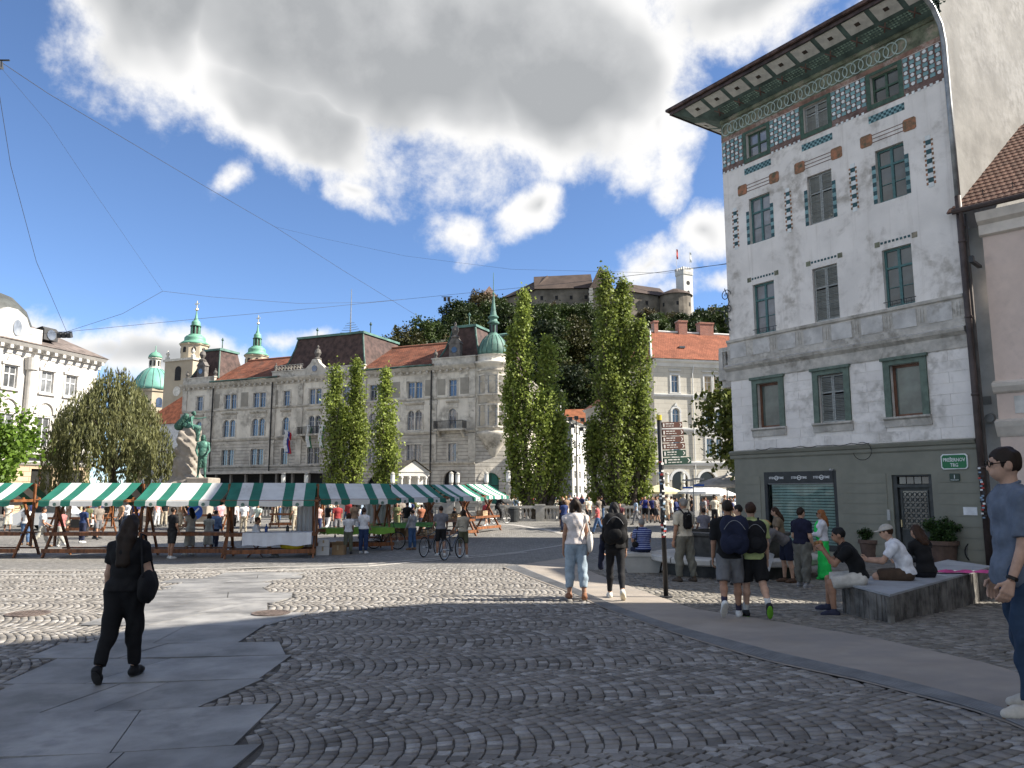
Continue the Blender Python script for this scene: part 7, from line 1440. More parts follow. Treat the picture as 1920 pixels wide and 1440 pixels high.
def skeleton(H=1.75, fem=False, lean=0.0, hunch=None, legs=((0, .03, .02), (0, .03, .02)), arms=((.05, .12, .2, 0), (.05, .12, .2, 0)), head=(0, 0), seat=None, girth=1.0, toes=(0, 0), **kw):
    k = H / 1.75; J = {'k': k, 'fem': fem, 'g': girth}; u1 = vec(0, math.sin(lean), math.cos(lean)); l2 = lean if hunch is None else hunch; u2 = vec(0, math.sin(l2), math.cos(l2)); f2 = vec(0, math.cos(l2), -math.sin(l2)); X = vec(1, 0, 0)
    J['u1'], J['u2'], J['f1'], J['f2'] = u1, u2, vec(0, math.cos(lean), -math.sin(lean)), f2; Pv = vec(0, 0, .93 * k); J['P'] = Pv; J['W'] = Pv + u1 * .18 * k; J['N'] = J['W'] + u2 * .36 * k
    hp, hy = head; ha = l2 * .55 + hp; nd = vec(0, math.sin(ha), math.cos(ha)); J['nd'] = nd; hf = vec(-math.sin(hy), math.cos(hy) * math.cos(ha), -math.sin(ha)); J['hf'] = unit(hf - nd * (hf @ nd)); J['hx'] = np.cross(J['hf'], nd); J['Hc'] = J['N'] + nd * .155 * k + J['hf'] * .02 * k
    sw = (.16 if fem else .185) * k
    for i, s in enumerate((-1, 1)):
        fl, ab, kn = legs[i]; hip = Pv + vec(s * .088 * k, 0, -.02 * k); t = vec(s * math.sin(ab), math.sin(fl) * math.cos(ab), -math.cos(fl) * math.cos(ab)); b = fl - kn; c_ = vec(s * math.sin(ab) * .6, math.sin(b), -math.cos(b)); c_ = unit(c_)
        kne = hip + t * .43 * k; ank = kne + c_ * .41 * k; tp = toes[i]; fd = vec(s * .12, math.cos(tp), math.sin(tp)); fd = unit(fd); fu = unit(np.cross(vec(1, 0, 0), fd)); J['hip%d' % i], J['kn%d' % i], J['an%d' % i], J['fd%d' % i], J['fu%d' % i] = hip, kne, ank, fd, fu
        fl, ab, el, inw = arms[i]; sh = J['N'] - u2 * .092 * k + X * s * sw; a = fl - l2 * .0; d = vec(s * math.sin(ab), math.sin(a) * math.cos(ab), -math.cos(a) * math.cos(ab)); e = sh + d * .285 * k; a2 = a + el; d2 = unit(vec(s * math.sin(ab) * .5 - s * inw, math.sin(a2), -math.cos(a2))); J['sh%d' % i], J['el%d' % i], J['wr%d' % i], J['fa%d' % i] = sh, e, e + d2 * .25 * k, d2
    low = min(min((J['an%d' % i] - J['fu%d' % i] * .085 * k)[2], (J['an%d' % i] + J['fd%d' % i] * .17 * k - J['fu%d' % i] * .085 * k)[2]) for i in (0, 1)); dz = -low if seat is None else seat + .1 * k - Pv[2]
    for q in list(J):
        if isinstance(J[q], np.ndarray) and q[0] in 'PWNHhkaswe' and q not in ('hf', 'hx') : J[q] = J[q] + vec(0, 0, dz)
    return J
def fr_(x, f, u): return np.stack([x, f, u], 1)
def torso(J, o=0.0):
    k, g = J['k'], J['g']; X = vec(1, 0, 0); A = fr_(X, J['f1'], J['u1']); B = fr_(X, J['f2'], J['u2']); fm = J['fem']
    p = [('e', J['P'] + J['u1'] * .02 * k, ((.168 if fm else .16) * k * g + o, .118 * k * g + o, .135 * k + o), A), ('e', J['W'], ((.128 if fm else .145) * k * g + o, .1 * k * g + o, .16 * k + o), A), ('e', J['W'] + J['u2'] * .2 * k, ((.148 if fm else .172) * k * g + o, .112 * k * g + o, .185 * k + o), B), ('c', J['sh0'], J['sh1'], .05 * k + o, .05 * k + o)] + [('c', J['N'] - J['u2'] * .02 * k, J['sh%d' % i], .04 * k + o, .05 * k + o) for i in (0, 1)]
    if fm: p += [('e', J['W'] + J['u2'] * .19 * k + J['f2'] * .075 * k + X * s * .065 * k, (.06 * k + o, .055 * k + o, .06 * k + o), B) for s in (-1, 1)]
    return p
def arms_p(J, o=0.0, cut=2.0, lo=0.0):
    k, g = J['k'], .5 + .5 * J['g']; p = []
    for i in (0, 1):
        s, e, w = J['sh%d' % i], J['el%d' % i], J['wr%d' % i]; r = (.048, .04, .041, .026) if not J['fem'] else (.042, .035, .036, .023)
        if cut <= 1: c_ = s + (e - s) * cut; p.append(('c', s, c_ + (e - s) * .12, r[0] * k * g + o, (r[0] + (r[1] - r[0]) * cut) * k * g + o * 1.25, (c_, unit(e - s))))
        else:
            p.append(('c', s, e, r[0] * k * g + o, r[1] * k * g + o)); c_ = e + (w - e) * min(1, cut - 1); p.append(('c', e, c_ + (w - e) * (.1 if cut < 2 else 0), r[2] * k * g + o, r[3] * k * g + o, (c_, unit(w - e))))
    return p
def legs_p(J, o=0.0, cut=2.0, oe=None):
    k, g = J['k'], .5 + .5 * J['g']; p = []; oe = o if oe is None else oe
    for i in (0, 1):
        h, n, a = J['hip%d' % i], J['kn%d' % i], J['an%d' % i]; m = n + (a - n) * .3 - J['fd%d' % i] * .012 * k
        if cut <= 1: c_ = h + (n - h) * cut; p.append(('c', h, c_ + (n - h) * .1, .086 * k * g + o, (.086 - .028 * cut) * k * g + oe, (c_, unit(n - h))))
        else:
            p.append(('c', h, n, .086 * k * g + o, .056 * k * g + (o + oe) / 2)); c_ = n + (a - n) * (cut - 1); cl = (c_, unit(a - n)); p.append(('c', n, m, .052 * k + (o + oe) / 2, .056 * k + oe, cl)); p.append(('c', m, a, .056 * k + oe, .036 * k + oe, cl))
    return p
def foot_p(J, o=0.0):
    k = J['k']; p = []
    for i in (0, 1):
        a, f, u = J['an%d' % i], J['fd%d' % i], J['fu%d' % i]; cl = (a - u * .082 * k, -u); p += [('c', a - f * .045 * k - u * .045 * k, a + f * .1 * k - u * .05 * k, .036 * k + o, .038 * k + o, cl), ('c', a + f * .1 * k - u * .05 * k, a + f * .165 * k - u * .06 * k, .038 * k + o, .026 * k + o, cl), ('c', a, a - u * .05 * k, .036 * k + o, .036 * k + o, cl)]
    return p
def head_p(J, face=True):
    k = J['k']; c_, f, n, x = J['Hc'], J['hf'], J['nd'], J['hx']; M_ = fr_(x, f, n)
    p = [('c', J['N'] - J['u2'] * .05 * k, c_ - n * .06 * k - f * .015 * k, (.058 if not J['fem'] else .048) * k, .05 * k if not J['fem'] else .043 * k), ('e', c_ + n * .015 * k - f * .008 * k, (.074 * k, .094 * k, .1 * k), M_), ('e', c_ - n * .05 * k + f * .03 * k, (.055 * k, .06 * k, .065 * k), M_)]
    if face: p += [('c', c_ + f * .086 * k + n * .01 * k, c_ + f * .104 * k - n * .022 * k, .009 * k, .013 * k)] + [('e', c_ + x * s * .075 * k - f * .005 * k - n * .01 * k, (.012 * k, .02 * k, .032 * k), M_) for s in (-1, 1)] + [('c', c_ + f * .083 * k - n * .055 * k - x * .018 * k, c_ + f * .083 * k - n * .055 * k + x * .018 * k, .009 * k, .009 * k)]
    return p
def hand_p(J, i, curl=.5):
    k = J['k']; w, d = J['wr%d' % i], J['fa%d' % i]; s = unit(vec(0, 1, .15) - d * (vec(0, 1, .15) @ d)); sd_ = -1 if i == 0 else 1; n = unit(np.cross(d, s)) * sd_; n = n if n[0] * sd_ < 0 else -n; p = []
    for q, (off, L) in enumerate(((-.03, .055), (-.01, .068), (.011, .073), (.031, .066))):
        kn = w + (d * .088 + s * off) * k; p.append(('c', w + d * .012 * k + s * off * .45 * k, kn, .0145 * k, .0125 * k)); a = kn; cc = curl * (1.15 - .1 * q)
        for seg in (.5, .3, .25): di = unit(d * math.cos(cc) + n * math.sin(cc)); b = a + di * L * seg * k * 1.15; p.append(('c', a, b, .0098 * k, .0082 * k)); a = b; cc += curl * .75
    a = w + (d * .03 + s * .026) * k; 
    for di, L in ((d * .6 + s * .65 + n * .25, .04), (d * .85 + s * .2 + n * .35, .035)): b = a + unit(di) * L * k; p.append(('c', a, b, .0125 * k, .0095 * k)); a = b
    return p
def wr_noise(amp, sc=1.0):
    def f(F, X, Y, Z): return F + amp * (np.sin(31 * sc * Z + 9 * np.sin(7 * X + 2) + 11 * Y) * .6 + np.sin(47 * sc * X + 23 * Z + 5 * np.sin(13 * Y)) * .4)
    return f
SKINS = {'fair': (.5, .31, .22), 'tan': (.36, .2, .13), 'brown': (.2, .1, .06)}
def cm(col, nm='cloth', stripe=None, rough=.85):
    key = nm + '_%.2f_%.2f_%.2f' % col + ('s' if stripe else '')
    if key in MATS: return MATS[key]
    m = mat(key, col, rough, var=.1, scale=9, bump=.25 if nm == 'cloth' else 0, bscale=35, spec=.2)
    if stripe:
        t = NT(m.node_tree); bs = t.n['Principled BSDF']; tcn = t.new('ShaderNodeTexCoord'); sp_ = t.new('ShaderNodeSeparateXYZ'); t.l.new(tcn.outputs['Object'], sp_.inputs[0]); s_ = t.math('SINE', t.math('MULTIPLY', sp_.outputs[2], stripe[1])); c_ = t.mix(t.mapr(s_, .2, .5), col, stripe[0]); t.l.new(c_, bs.inputs['Base Color'])
    return m
HAIRC = {'black': (.012, .011, .011), 'brown': (.045, .022, .012), 'dark': (.025, .016, .011), 'blonde': (.42, .26, .1), 'grey': (.22, .21, .2), 'ginger': (.26, .1, .035)}
def figure(name, loc, yaw, pose, look, label, res=.02, near=False, cat='person', group=None, joined=None):
    """body mesh is the person; hair and clothes are its children"""
    J = skeleton(**pose); k = J['k']; L = look; parts = [grow(torso(J, -.006) + arms_p(J) + legs_p(J) + head_p(J, res < .03) + (foot_p(J) if L.get('barefoot') or joined else []), res, .025)]
    if near:
        for i in (0, 1): parts.append(grow(hand_p(J, i, L.get('curl', .45)), .0062 * max(1, k), .008))
    else: parts[0] = grow(torso(J, -.006) + arms_p(J) + legs_p(J) + head_p(J, res < .03) + (foot_p(J) if L.get('barefoot') or joined else []) + [('c', J['wr%d' % i], J['wr%d' % i] + J['fa%d' % i] * .11 * k, .03 * k, .022 * k) for i in (0, 1)] + [('c', J['wr%d' % i] + J['fa%d' % i] * .03 * k, J['wr%d' % i] + J['fa%d' % i] * .07 * k + vec(0, .04 * k, 0), .016 * k, .013 * k) for i in (0, 1)], res, .025)
    cl = []
    t = L.get('top')
    if t:
        fit = t.get('fit', .018); hem = J['W'] - J['u1'] * t.get('hem', .12) * k; cutN = (J['N'] + J['u2'] * t.get('neck', .022) * k, J['u2']); pr = torso(J, fit) + arms_p(J, t.get('sfit', .02), t.get('sleeve', .55))
        if t.get('hem', .12) > .16: pr += [('e', J['P'] - J['u1'] * .05 * k, (.165 * k * J['g'] + fit + .012, .12 * k * J['g'] + fit + .012, .16 * k), fr_(vec(1, 0, 0), J['f1'], J['u1']))]
        nz = wr_noise(t.get('fold', .005))
        def ex(F, X, Y, Z, hem=hem, cutN=cutN, nz=nz): F = nz(F, X, Y, Z); a = cutN; dn = np.maximum((X - a[0][0]) * a[1][0] + (Y - a[0][1]) * a[1][1] + (Z - a[0][2]) * a[1][2], np.sqrt((X - J['N'][0]) ** 2 + (Y - J['N'][1]) ** 2 + (Z - J['N'][2]) ** 2) * -1 + .0); dh = -((X - hem[0]) * J['u1'][0] + (Y - hem[1]) * J['u1'][1] + (Z - hem[2]) * J['u1'][2]); near_t = np.abs(X) < .24 * k; return np.maximum(F, np.where(near_t, np.maximum(dn, np.where(dh > .25, F, dh)), F))
        cl.append((t.get('name', 'shirt'), grow(pr, res, .03, ex), cm(t['col'], 'cloth', t.get('stripe'))))
        if near: e = fr_(vec(1, 0, 0), J['f2'], J['u2']); cl.append(('collar', grow([('c', J['N'] + J['u2'] * (.018 + .02 * math.cos(a)) * k - e @ vec(.062 * math.sin(a), .06 * math.cos(a) - .008, 0) * k, J['N'] + J['u2'] * (.018 + .02 * math.cos(a + .5)) * k - e @ vec(.062 * math.sin(a + .5), .06 * math.cos(a + .5) - .008, 0) * k, .011 * k, .011 * k) for a in np.arange(0, 6.28, .5)], .009, .008), cm(t['col'], 'cloth', t.get('stripe'))))
    b = L.get('bottom')
    if b:
        ty = b.get('type', 'trousers'); wtop = J['W'] - J['u1'] * .03 * k
        if ty in ('trousers', 'shorts'): pr = [('e', J['P'] + J['u1'] * .0, ((.168 if J['fem'] else .16) * k * J['g'] + .014, .118 * k * J['g'] + .014, .145 * k), fr_(vec(1, 0, 0), J['f1'], J['u1']))] + legs_p(J, b.get('fit', .016), b.get('cut', 1.93 if ty == 'trousers' else .95), b.get('flare', b.get('fit', .016)))
        else: hz_ = b.get('z', .5) * k; pr = [('e', J['P'] + J['u1'] * .02 * k, (.168 * k + .016, .118 * k + .016, .14 * k), fr_(vec(1, 0, 0), J['f1'], J['u1']))] + [('c', J['P'] + vec(s * .05 * k, 0, -.02), vec(J['P'][0] + s * b.get('w', .09) * k, J['P'][1] + (J['kn0'][1] + J['kn1'][1] - 2 * J['P'][1]) * .4, hz_), .12 * k, b.get('r', .14) * k, (vec(0, 0, hz_), vec(0, 0, -1))) for s in (-1, 1)]
        nz = wr_noise(b.get('fold', .006), .7)
        def ex2(F, X, Y, Z, wtop=wtop, nz=nz): F = nz(F, X, Y, Z); dn = (X - wtop[0]) * J['u1'][0] + (Y - wtop[1]) * J['u1'][1] + (Z - wtop[2]) * J['u1'][2]; return np.maximum(F, dn)
        cl.append((ty, grow(pr, res, .03, ex2), cm(b['col'])))
    for i in (0, 1):
        if L.get('shoes'): cl.append(('shoe', grow(foot_p(J, .01)[3 * i:3 * i + 3], min(res, .016), .02), cm(L['shoes'], 'shoe', None, .6)))
        a, f, u = J['an%d' % i], J['fd%d' % i], J['fu%d' % i]
        if L.get('soles') and near: cl.append(('sole', grow([('e', a + f * .055 * k - u * .083 * k, (.047 * k, .142 * k, .014 * k), fr_(np.cross(f, u), f, u))], .008, .01), cm(L['soles'], 'shoe', None, .6)))
        if L.get('socks'): cl.append(('sock', grow([('c', a, a + (J['kn%d' % i] - a) * .3, .042 * k, .048 * k)], min(res, .014), .01), cm(L['socks'])))
    hs = L.get('hair')
    if hs:
        c_, f, n, x = J['Hc'], J['hf'], J['nd'], J['hx']; M_ = fr_(x, f, n); pr = [('e', c_ + n * .022 * k - f * .014 * k, (.083 * k, .101 * k, .104 * k), M_)]
        if hs[1] == 'long': e = J['N'] - J['u2'] * hs[2] * k - J['f2'] * .12 * k; m_ = J['N'] - J['f2'] * .085 * k + J['u2'] * .02; pr += [('c', c_ - f * .05 * k + x * s * .035 * k, m_ + x * s * .05 * k, .062 * k, .058 * k) for s in (-1, 1)] + [('c', m_ + x * s * .05 * k, e + x * s * .035 * k, .06 * k, .045 * k) for s in (-1, 0, 1)]
        if hs[1] == 'bob': pr += [('c', c_ - f * .03 * k + x * s * .045 * k, J['N'] + J['u2'] * .05 * k - J['f2'] * .03 * k + x * s * .055 * k, .06 * k, .05 * k) for s in (-1, 1)]
        if hs[1] == 'bun': pr += [('e', c_ - f * .1 * k + n * .02 * k, (.05 * k, .055 * k, .045 * k), M_)]
        fc = c_ + f * .1 * k - n * .045 * k
        def ex3(F, X, Y, Z):
            q = [(X - fc[0]) * M_[0][i] + (Y - fc[1]) * M_[1][i] + (Z - fc[2]) * M_[2][i] for i in range(3)]; F = F + .006 * k * np.sin(70 * (X + .3 * Z)) * np.sin(50 * Y + 20 * Z); g_ = np.sqrt((q[0] / .085) ** 2 + (q[1] / .105) ** 2 + (q[2] / .1) ** 2) * 1.0 - k
            F = np.maximum(F, -g_ * .085); q2 = (X - c_[0]) * n[0] + (Y - c_[1]) * n[1] + (Z - c_[2]) * n[2]
            return F if hs[1] in ('long', 'bob') else np.maximum(F, -(q2 + .055 * k))
        cl.append(('hair', grow(pr, min(res, .014) if near else res, .02, ex3), cm(HAIRC[hs[0]], 'hair', None, .55)))
    if L.get('cap'):
        c_, f, n, x = J['Hc'], J['hf'], J['nd'], J['hx']; M_ = fr_(x, f, n)
        cl.append(('cap', grow([('e', c_ + n * .03 * k - f * .01 * k, (.092 * k, .112 * k, .1 * k), M_, (c_ + n * .03 * k, -n)), ('e', c_ + n * .036 * k + f * .11 * k, (.075 * k, .08 * k, .012 * k), M_)], .012, .01), cm(L['cap'])))
    if joined:
        V, Q = joinm(parts + [c_[1] for c_ in cl]); o = link(name, npmesh(name, V, Q, joined, True), None, loc, (0, 0, yaw)); return tag(o, label, cat, group), J
    V, Q = joinm(parts); o = link(name, npmesh(name, V, Q, cm(SKINS[L.get('skin', 'fair')], 'skin', None, .6), True), None, loc, (0, 0, yaw)); tag(o, label, cat, group)
    for (nm, (v, q), m_) in cl:
        if len(q): link(nm, npmesh(nm, v, q, m_, True), o)
    if near and L.get('eyes', True):
        c_, f, n, x = J['Hc'], J['hf'], J['nd'], J['hx']
        for s in (-1, 1): e = MB(); e.ball(tuple(c_ + f * .083 * k + x * s * .031 * k + n * .012 * k), .012 * k, n=8, m=6); e.build('eye', cm((.03, .02, .015), 'eye', None, .2), o)
    if L.get('glasses'):
        c_, f, n, x = J['Hc'], J['hf'], J['nd'], J['hx']; e = MB(); w_ = .006
        for s in (-1, 1):
            cc = c_ + f * .1 * k + x * s * .034 * k + n * .012 * k; e.tube([tuple(cc + (x * math.cos(t_) * .028 + n * math.sin(t_) * .022) * k) for t_ in np.linspace(0, 6.283, 12)], .004, 5)
            e.tube([tuple(cc + x * s * .03 * k), tuple(c_ + x * s * .08 * k + n * .012 * k)], .004, 5)
            if L['glasses'] == 'sun': e.ball(tuple(cc), .028 * k, .012 * k, .022 * k)
        e.build('glasses', cm((.015, .012, .01), 'gl', None, .25), o)
    return o, J
def wpt(o, p): return Matrix.Translation(o.location) @ Matrix.Rotation(o.rotation_euler.z, 4, 'Z') @ Vector(p)
def stand(px_, py_, ytop): g = gpt(px_, py_); return g, at(px_, ytop, g.y).z - g.z
WALK = ((.38, .03, .1), (-.3, .03, .45)); WALK2 = ((-.28, .03, .5), (.36, .03, .08)); IDLE = ((.04, .05, .04), (-.05, .06, .06)); TW = (0.0, -.75); TW2 = (-.75, 0.0)
def backpack(o, J, col, lab, w_=.17, h=.25, d=.085, dz=.0, dx=0.0):
    k = J['k']; c_ = J['W'] + J['u2'] * (.16 + dz) * k - J['f2'] * (.13 + d) * k + vec(dx, 0, 0); M_ = fr_(vec(1, 0, 0), J['f2'], J['u2']); m_ = cm(col, 'cloth')
    bp_ = empty('backpack', o.location, o.rotation_euler.z, lab, 'backpack'); V, Q = grow([('e', c_ + J['u2'] * s * h * .45 * k + vec(x_ * w_ * .5 * k, 0, 0), (w_ * .75 * k, d * k, h * .62 * k), M_) for s in (-1, 1) for x_ in (-1, 1)], .014, .05); link('bag', npmesh('bag', V, Q, m_, True), bp_)
    V, Q = grow([('e', c_ - J['f2'] * d * .8 * k - J['u2'] * .1 * k, (w_ * .75 * k, d * .5 * k, h * .42 * k), M_)], .012, .03); link('pocket', npmesh('pocket', V, Q, m_, True), bp_)
    for s in (-1, 1):
        sh = J['N'] + vec(s * .1 * k + dx * .3, 0, 0); st_ = MB(); st_.tube([tuple(c_ + J['u2'] * h * .8 * k + vec(s * .07 * k, .02, 0)), tuple(sh + J['u2'] * .025 * k - J['f2'] * .05 * k), tuple(sh + J['f2'] * .06 * k + J['u2'] * .0), tuple(sh + J['f2'] * .13 * k - J['u2'] * .14 * k + vec(s * .03, 0, 0)), tuple(c_ - J['u2'] * h * .6 * k + vec(s * .17 * k, .08, 0))], .016, 6); st_.build('strap', m_, bp_)
    z_ = MB(); z_.tube([tuple(c_ - J['f2'] * d * 1.06 * k + vec(s_ * w_ * .9 * k, .015 * abs(s_), 0) + J['u2'] * (h * .8 - h * .5 * s_ * s_) * k) for s_ in np.linspace(-1, 1, 9)], .004, 5); z_.build('zip', cm((.3, .3, .3), 'zip'), bp_)
def shoulder_bag(o, J, side, col, lab, drop=.55, size=(.05, .17, .13), fwd=.0, strap=True, shape=None):
    k = J['k']; s = side; sh = J['N'] + vec(s * .12 * k, 0, .0); c_ = sh + vec(s * .12 * k, fwd, -drop * k); m_ = cm(col, 'cloth'); b_ = empty('shoulder_bag', o.location, o.rotation_euler.z, lab, 'bag'); V, Q = grow([('e', c_, (size[0] * 1.0, size[1], size[2])), ('e', c_ + vec(0, 0, size[2] * .35), (size[0] * .7, size[1] * .85, size[2] * .6))], .013, .03, wr_noise(.006)); link('bag', npmesh('bag', V, Q, m_, True), b_)
    st_ = MB(); a = sh + vec(0, 0, .06 * k); st_.tube([tuple(c_ + vec(0, size[1] * .8, size[2] * .7)), tuple(a + vec(s * .03, .05, -.02)), tuple(a), tuple(a + vec(s * .03, -.06, -.02)), tuple(c_ + vec(0, -size[1] * .8, size[2] * .7))], .012, 6); st_.build('strap', m_, b_)
# ------------------------------------------------------------------ people near the viewer
BLK = (.012, .012, .013); NAVY = (.018, .022, .045); NR = .0135
g, h = stand(224, 1274, 971); o, J = figure('person', g, R(4), dict(H=h, fem=True, girth=1.18, legs=((-.2, .03, .34), (.12, .04, .03)), toes=(-.75, 0), arms=((.02, .16, .12, 0), (-.05, .28, .95, .35)), lean=.03), dict(hair=('dark', 'long', .26), top=dict(col=BLK, sleeve=.6, hem=.2, fit=.022), bottom=dict(col=BLK, fit=.035, flare=.022, cut=1.92, fold=.01), shoes=(.015, .015, .016), soles=(.05, .05, .05)), 'woman all in black with long brown hair walking away over slabs', NR, True)
shoulder_bag(o, J, 1, (.016, .016, .017), 'black slouchy shoulder bag of the woman on the slabs', .52, (.085, .2, .18), -.02)
g, h = stand(1081, 1126, 938); o, J = figure('person', g, R(3), dict(H=h, fem=True, legs=((.08, .05, .06), (-.1, .05, .12)), toes=(0, -.25), arms=((.05, .14, .12, 0), (.02, .16, .25, 0))), dict(hair=('dark', 'bob'), top=dict(col=(.66, .6, .57), sleeve=.18, hem=.17, fit=.03, fold=.009), bottom=dict(col=(.3, .37, .43), fit=.03, flare=.024, cut=1.72, fold=.008), barefoot=True, shoes=(.22, .1, .055), skin='tan'), 'woman in white sleeveless blouse and cropped pale jeans walking away', NR, True)
shoulder_bag(o, J, 1, (.6, .57, .53), 'white printed tote bag on the shoulder of the woman in jeans', .5, (.06, .13, .19), -.05)
g, h = stand(1155, 1123, 941); o, J = figure('person', g, R(-6), dict(H=h, fem=True, legs=((.2, .03, .05), (-.28, .03, .4)), toes=(0, -.7), arms=((.1, .12, .5, 0), (.05, .1, .3, 0))), dict(hair=('black', 'long', .1), top=dict(col=(.014, .014, .015), sleeve=2.0, hem=.2, fit=.022), bottom=dict(col=(.015, .015, .017), fit=.006, cut=1.9, fold=.003), shoes=(.66, .64, .58), soles=(.62, .56, .42)), 'woman in black leggings with long black hair and white sneakers', NR, True)
backpack(o, J, (.013, .013, .014), 'black backpack of the woman in leggings', .17, .27, .1)
b = MB(); V, Q = grow([('c', J['el0'] + vec(-.02, .03, .02), J['wr0'] + vec(-.06, 0, -.32), .06, .05), ('c', J['wr0'] + vec(-.03, 0, 0), J['wr0'] + vec(-.05, .03, -.36), .05, .045)], .014, .04, wr_noise(.008)); tag(link('folded_jacket', npmesh('folded_jacket', V, Q, cm(NAVY), True), None, o.location, o.rotation_euler), 'dark navy jacket draped over the arm of the woman in leggings', 'jacket')
g, h = stand(1372, 1158, 938); o, J = figure('person', g, R(-12), dict(H=h, legs=((-.35, .05, .55), (.12, .04, .05)), toes=(-1.0, 0), arms=((.05, .14, .25, 0), (.1, .12, .3, 0)), girth=.95), dict(hair=('dark', 'short'), top=dict(col=(.014, .014, .015), sleeve=.85, hem=.24, fit=.03, sfit=.03), bottom=dict(type='shorts', col=(.15, .15, .155), cut=.93, fit=.03, flare=.045), shoes=(.62, .62, .6), soles=(.5, .47, .42), socks=(.04, .035, .06), skin='tan'), 'boy in black tee and grey shorts with white sneakers walking', NR, True)
backpack(o, J, (.016, .02, .045), 'navy blue backpack of the boy in grey shorts', .17, .27, .1, -.04, .07)
g, h = stand(1416, 1157, 942); o, J = figure('person', g, R(-6), dict(H=h, legs=((.12, .04, .05), (-.32, .05, .5)), toes=(0, -.9), arms=((.08, .1, .3, 0), (.02, .12, .2, 0)), girth=.92), dict(hair=('brown', 'short'), top=dict(col=(.42, .47, .2), sleeve=.7, hem=.24, fit=.03, sfit=.026), bottom=dict(type='shorts', col=(.013, .013, .014), cut=.9, fit=.03, flare=.045), shoes=(.02, .022, .025), soles=(.2, .5, .05), socks=(.6, .6, .58)), 'boy in pale lime tee and black shorts with dark sneakers', NR, True)
backpack(o, J, (.014, .014, .016), 'black backpack of the boy in lime tee', .15, .24, .09, -.05)
g, h = stand(1286, 1091, 934); o, J = figure('person', g, R(28), dict(H=h, legs=((.1, .09, .12), (-.08, .09, .06)), arms=((.02, .14, .2, 0), (.35, .35, 1.0, -.1)), girth=1.08), dict(hair=('grey', 'short'), top=dict(col=(.55, .5, .4), sleeve=.72, hem=.17, fit=.024, sfit=.026), bottom=dict(col=(.17, .165, .135), fit=.035, flare=.03, fold=.012), shoes=(.07, .05, .035), soles=(.2, .18, .15), skin='tan'), 'grey haired man in beige tee and khaki trousers beside signpost', NR, True)
backpack(o, J, (.012, .012, .012), 'small black sling bag on the man in beige tee', .09, .17, .05, .0, -.06)
g, h = stand(1930, 1338, 840); o, J = figure('person', g, R(78), dict(H=h, legs=((.06, .06, .06), (-.1, .06, .08)), arms=((.1, .08, .3, 0), (-.02, .1, .28, 0)), girth=.98, lean=-.02, head=(.08, -.05)), dict(hair=('dark', 'short'), glasses='clear', top=dict(col=(.13, .155, .2), sleeve=.85, hem=.3, fit=.024, sfit=.028, fold=.009), bottom=dict(col=(.03, .052, .09), fit=.014, flare=.022, fold=.013), shoes=(.55, .51, .44), soles=(.2, .13, .08), skin='fair', curl=.4), 'tall man with glasses in blue grey tee and jeans at the roadside', .012, True)
wr = wpt(o, J['wr0'] + J['fa0'] * -.015); wt_ = empty('wristwatch', (0, 0, 0), 0, 'black wristwatch of the tall man in jeans', 'watch')
for i in (0, 1):
    if i == 0:
        b = MB(); d = J['fa0']; b.T = Matrix.Translation(wr) @ Matrix.Rotation(o.rotation_euler.z, 4, 'Z') @ Vector(tuple(d)).to_track_quat('Z', 'Y').to_matrix().to_4x4(); b.lathe([(.034, -.013), (.038, -.01), (.038, .01), (.034, .013)], 16, cap=False); b.build('strap', cm((.012, .012, .012), 'gl'), wt_); c = MB(); c.T = b.T; c.lathe([(.018, 0), (.02, .008), (0, .01)], 12); cc = c.T.copy(); c.build('dial', cm((.02, .02, .025), 'dial', None, .2), wt_)
SITL = ((1.45, .12, 1.5), (1.4, .15, 1.35))
# three sitting on the platform
def seated(px_, py_, yaw, zseat, pose, look, lab, near=True, Y=None):
    q = at(px_, py_, Y); return figure('person', Vector((q.x, Y, zseat)), yaw, dict(seat=0.0, **pose), look, lab, NR if near else .02, near)
o, J = seated(1612, 1112, R(72), PLAT_Z, dict(H=1.74, legs=((1.42, .1, 1.5), (1.5, .16, 1.45)), arms=((.75, .1, 1.75, .12), (.8, .1, 1.85, .12)), lean=.12, hunch=.55, head=(-.1, 0)), dict(hair=('black', 'short'), top=dict(col=(.014, .014, .015), sleeve=.65, hem=.2, fit=.022), bottom=dict(type='shorts', col=(.55, .52, .47), cut=.95, fit=.035, flare=.04), shoes=(.03, .033, .06), soles=(.3, .3, .32), skin='tan', curl=.9), 'man in black tee and cream shorts eating on platform corner', True, 12.05)
q = wpt(o, (J['wr0'] + J['wr1']) / 2 + J['fa0'] * .1); b = MB(); b.ball((0, 0, 0), .075, .06, .05); tag(b.build('bread_roll', mat('baked crust', (.35, .17, .06), .8, var=.3, scale=20, bump=.5), None, q, None, True), 'brown bread roll held by the man in cream shorts', 'bread')
o, J = seated(1700, 1098, R(62), PLAT_Z, dict(H=1.76, legs=((1.5, .2, 1.9), (1.45, .25, 1.8)), arms=((.65, .15, .95, .1), (.6, .15, 1.0, .1)), lean=.1, hunch=.5, head=(-.05, 0), girth=1.05), dict(hair=('brown', 'short'), cap=(.5, .46, .4), top=dict(col=(.72, .72, .74), sleeve=.65, hem=.2, fit=.026), bottom=dict(type='shorts', col=(.075, .05, .035), cut=.95, fit=.035, flare=.04), shoes=(.04, .03, .03), skin='fair'), 'man in white tee and pale cap sitting on platform', True, 12.6)
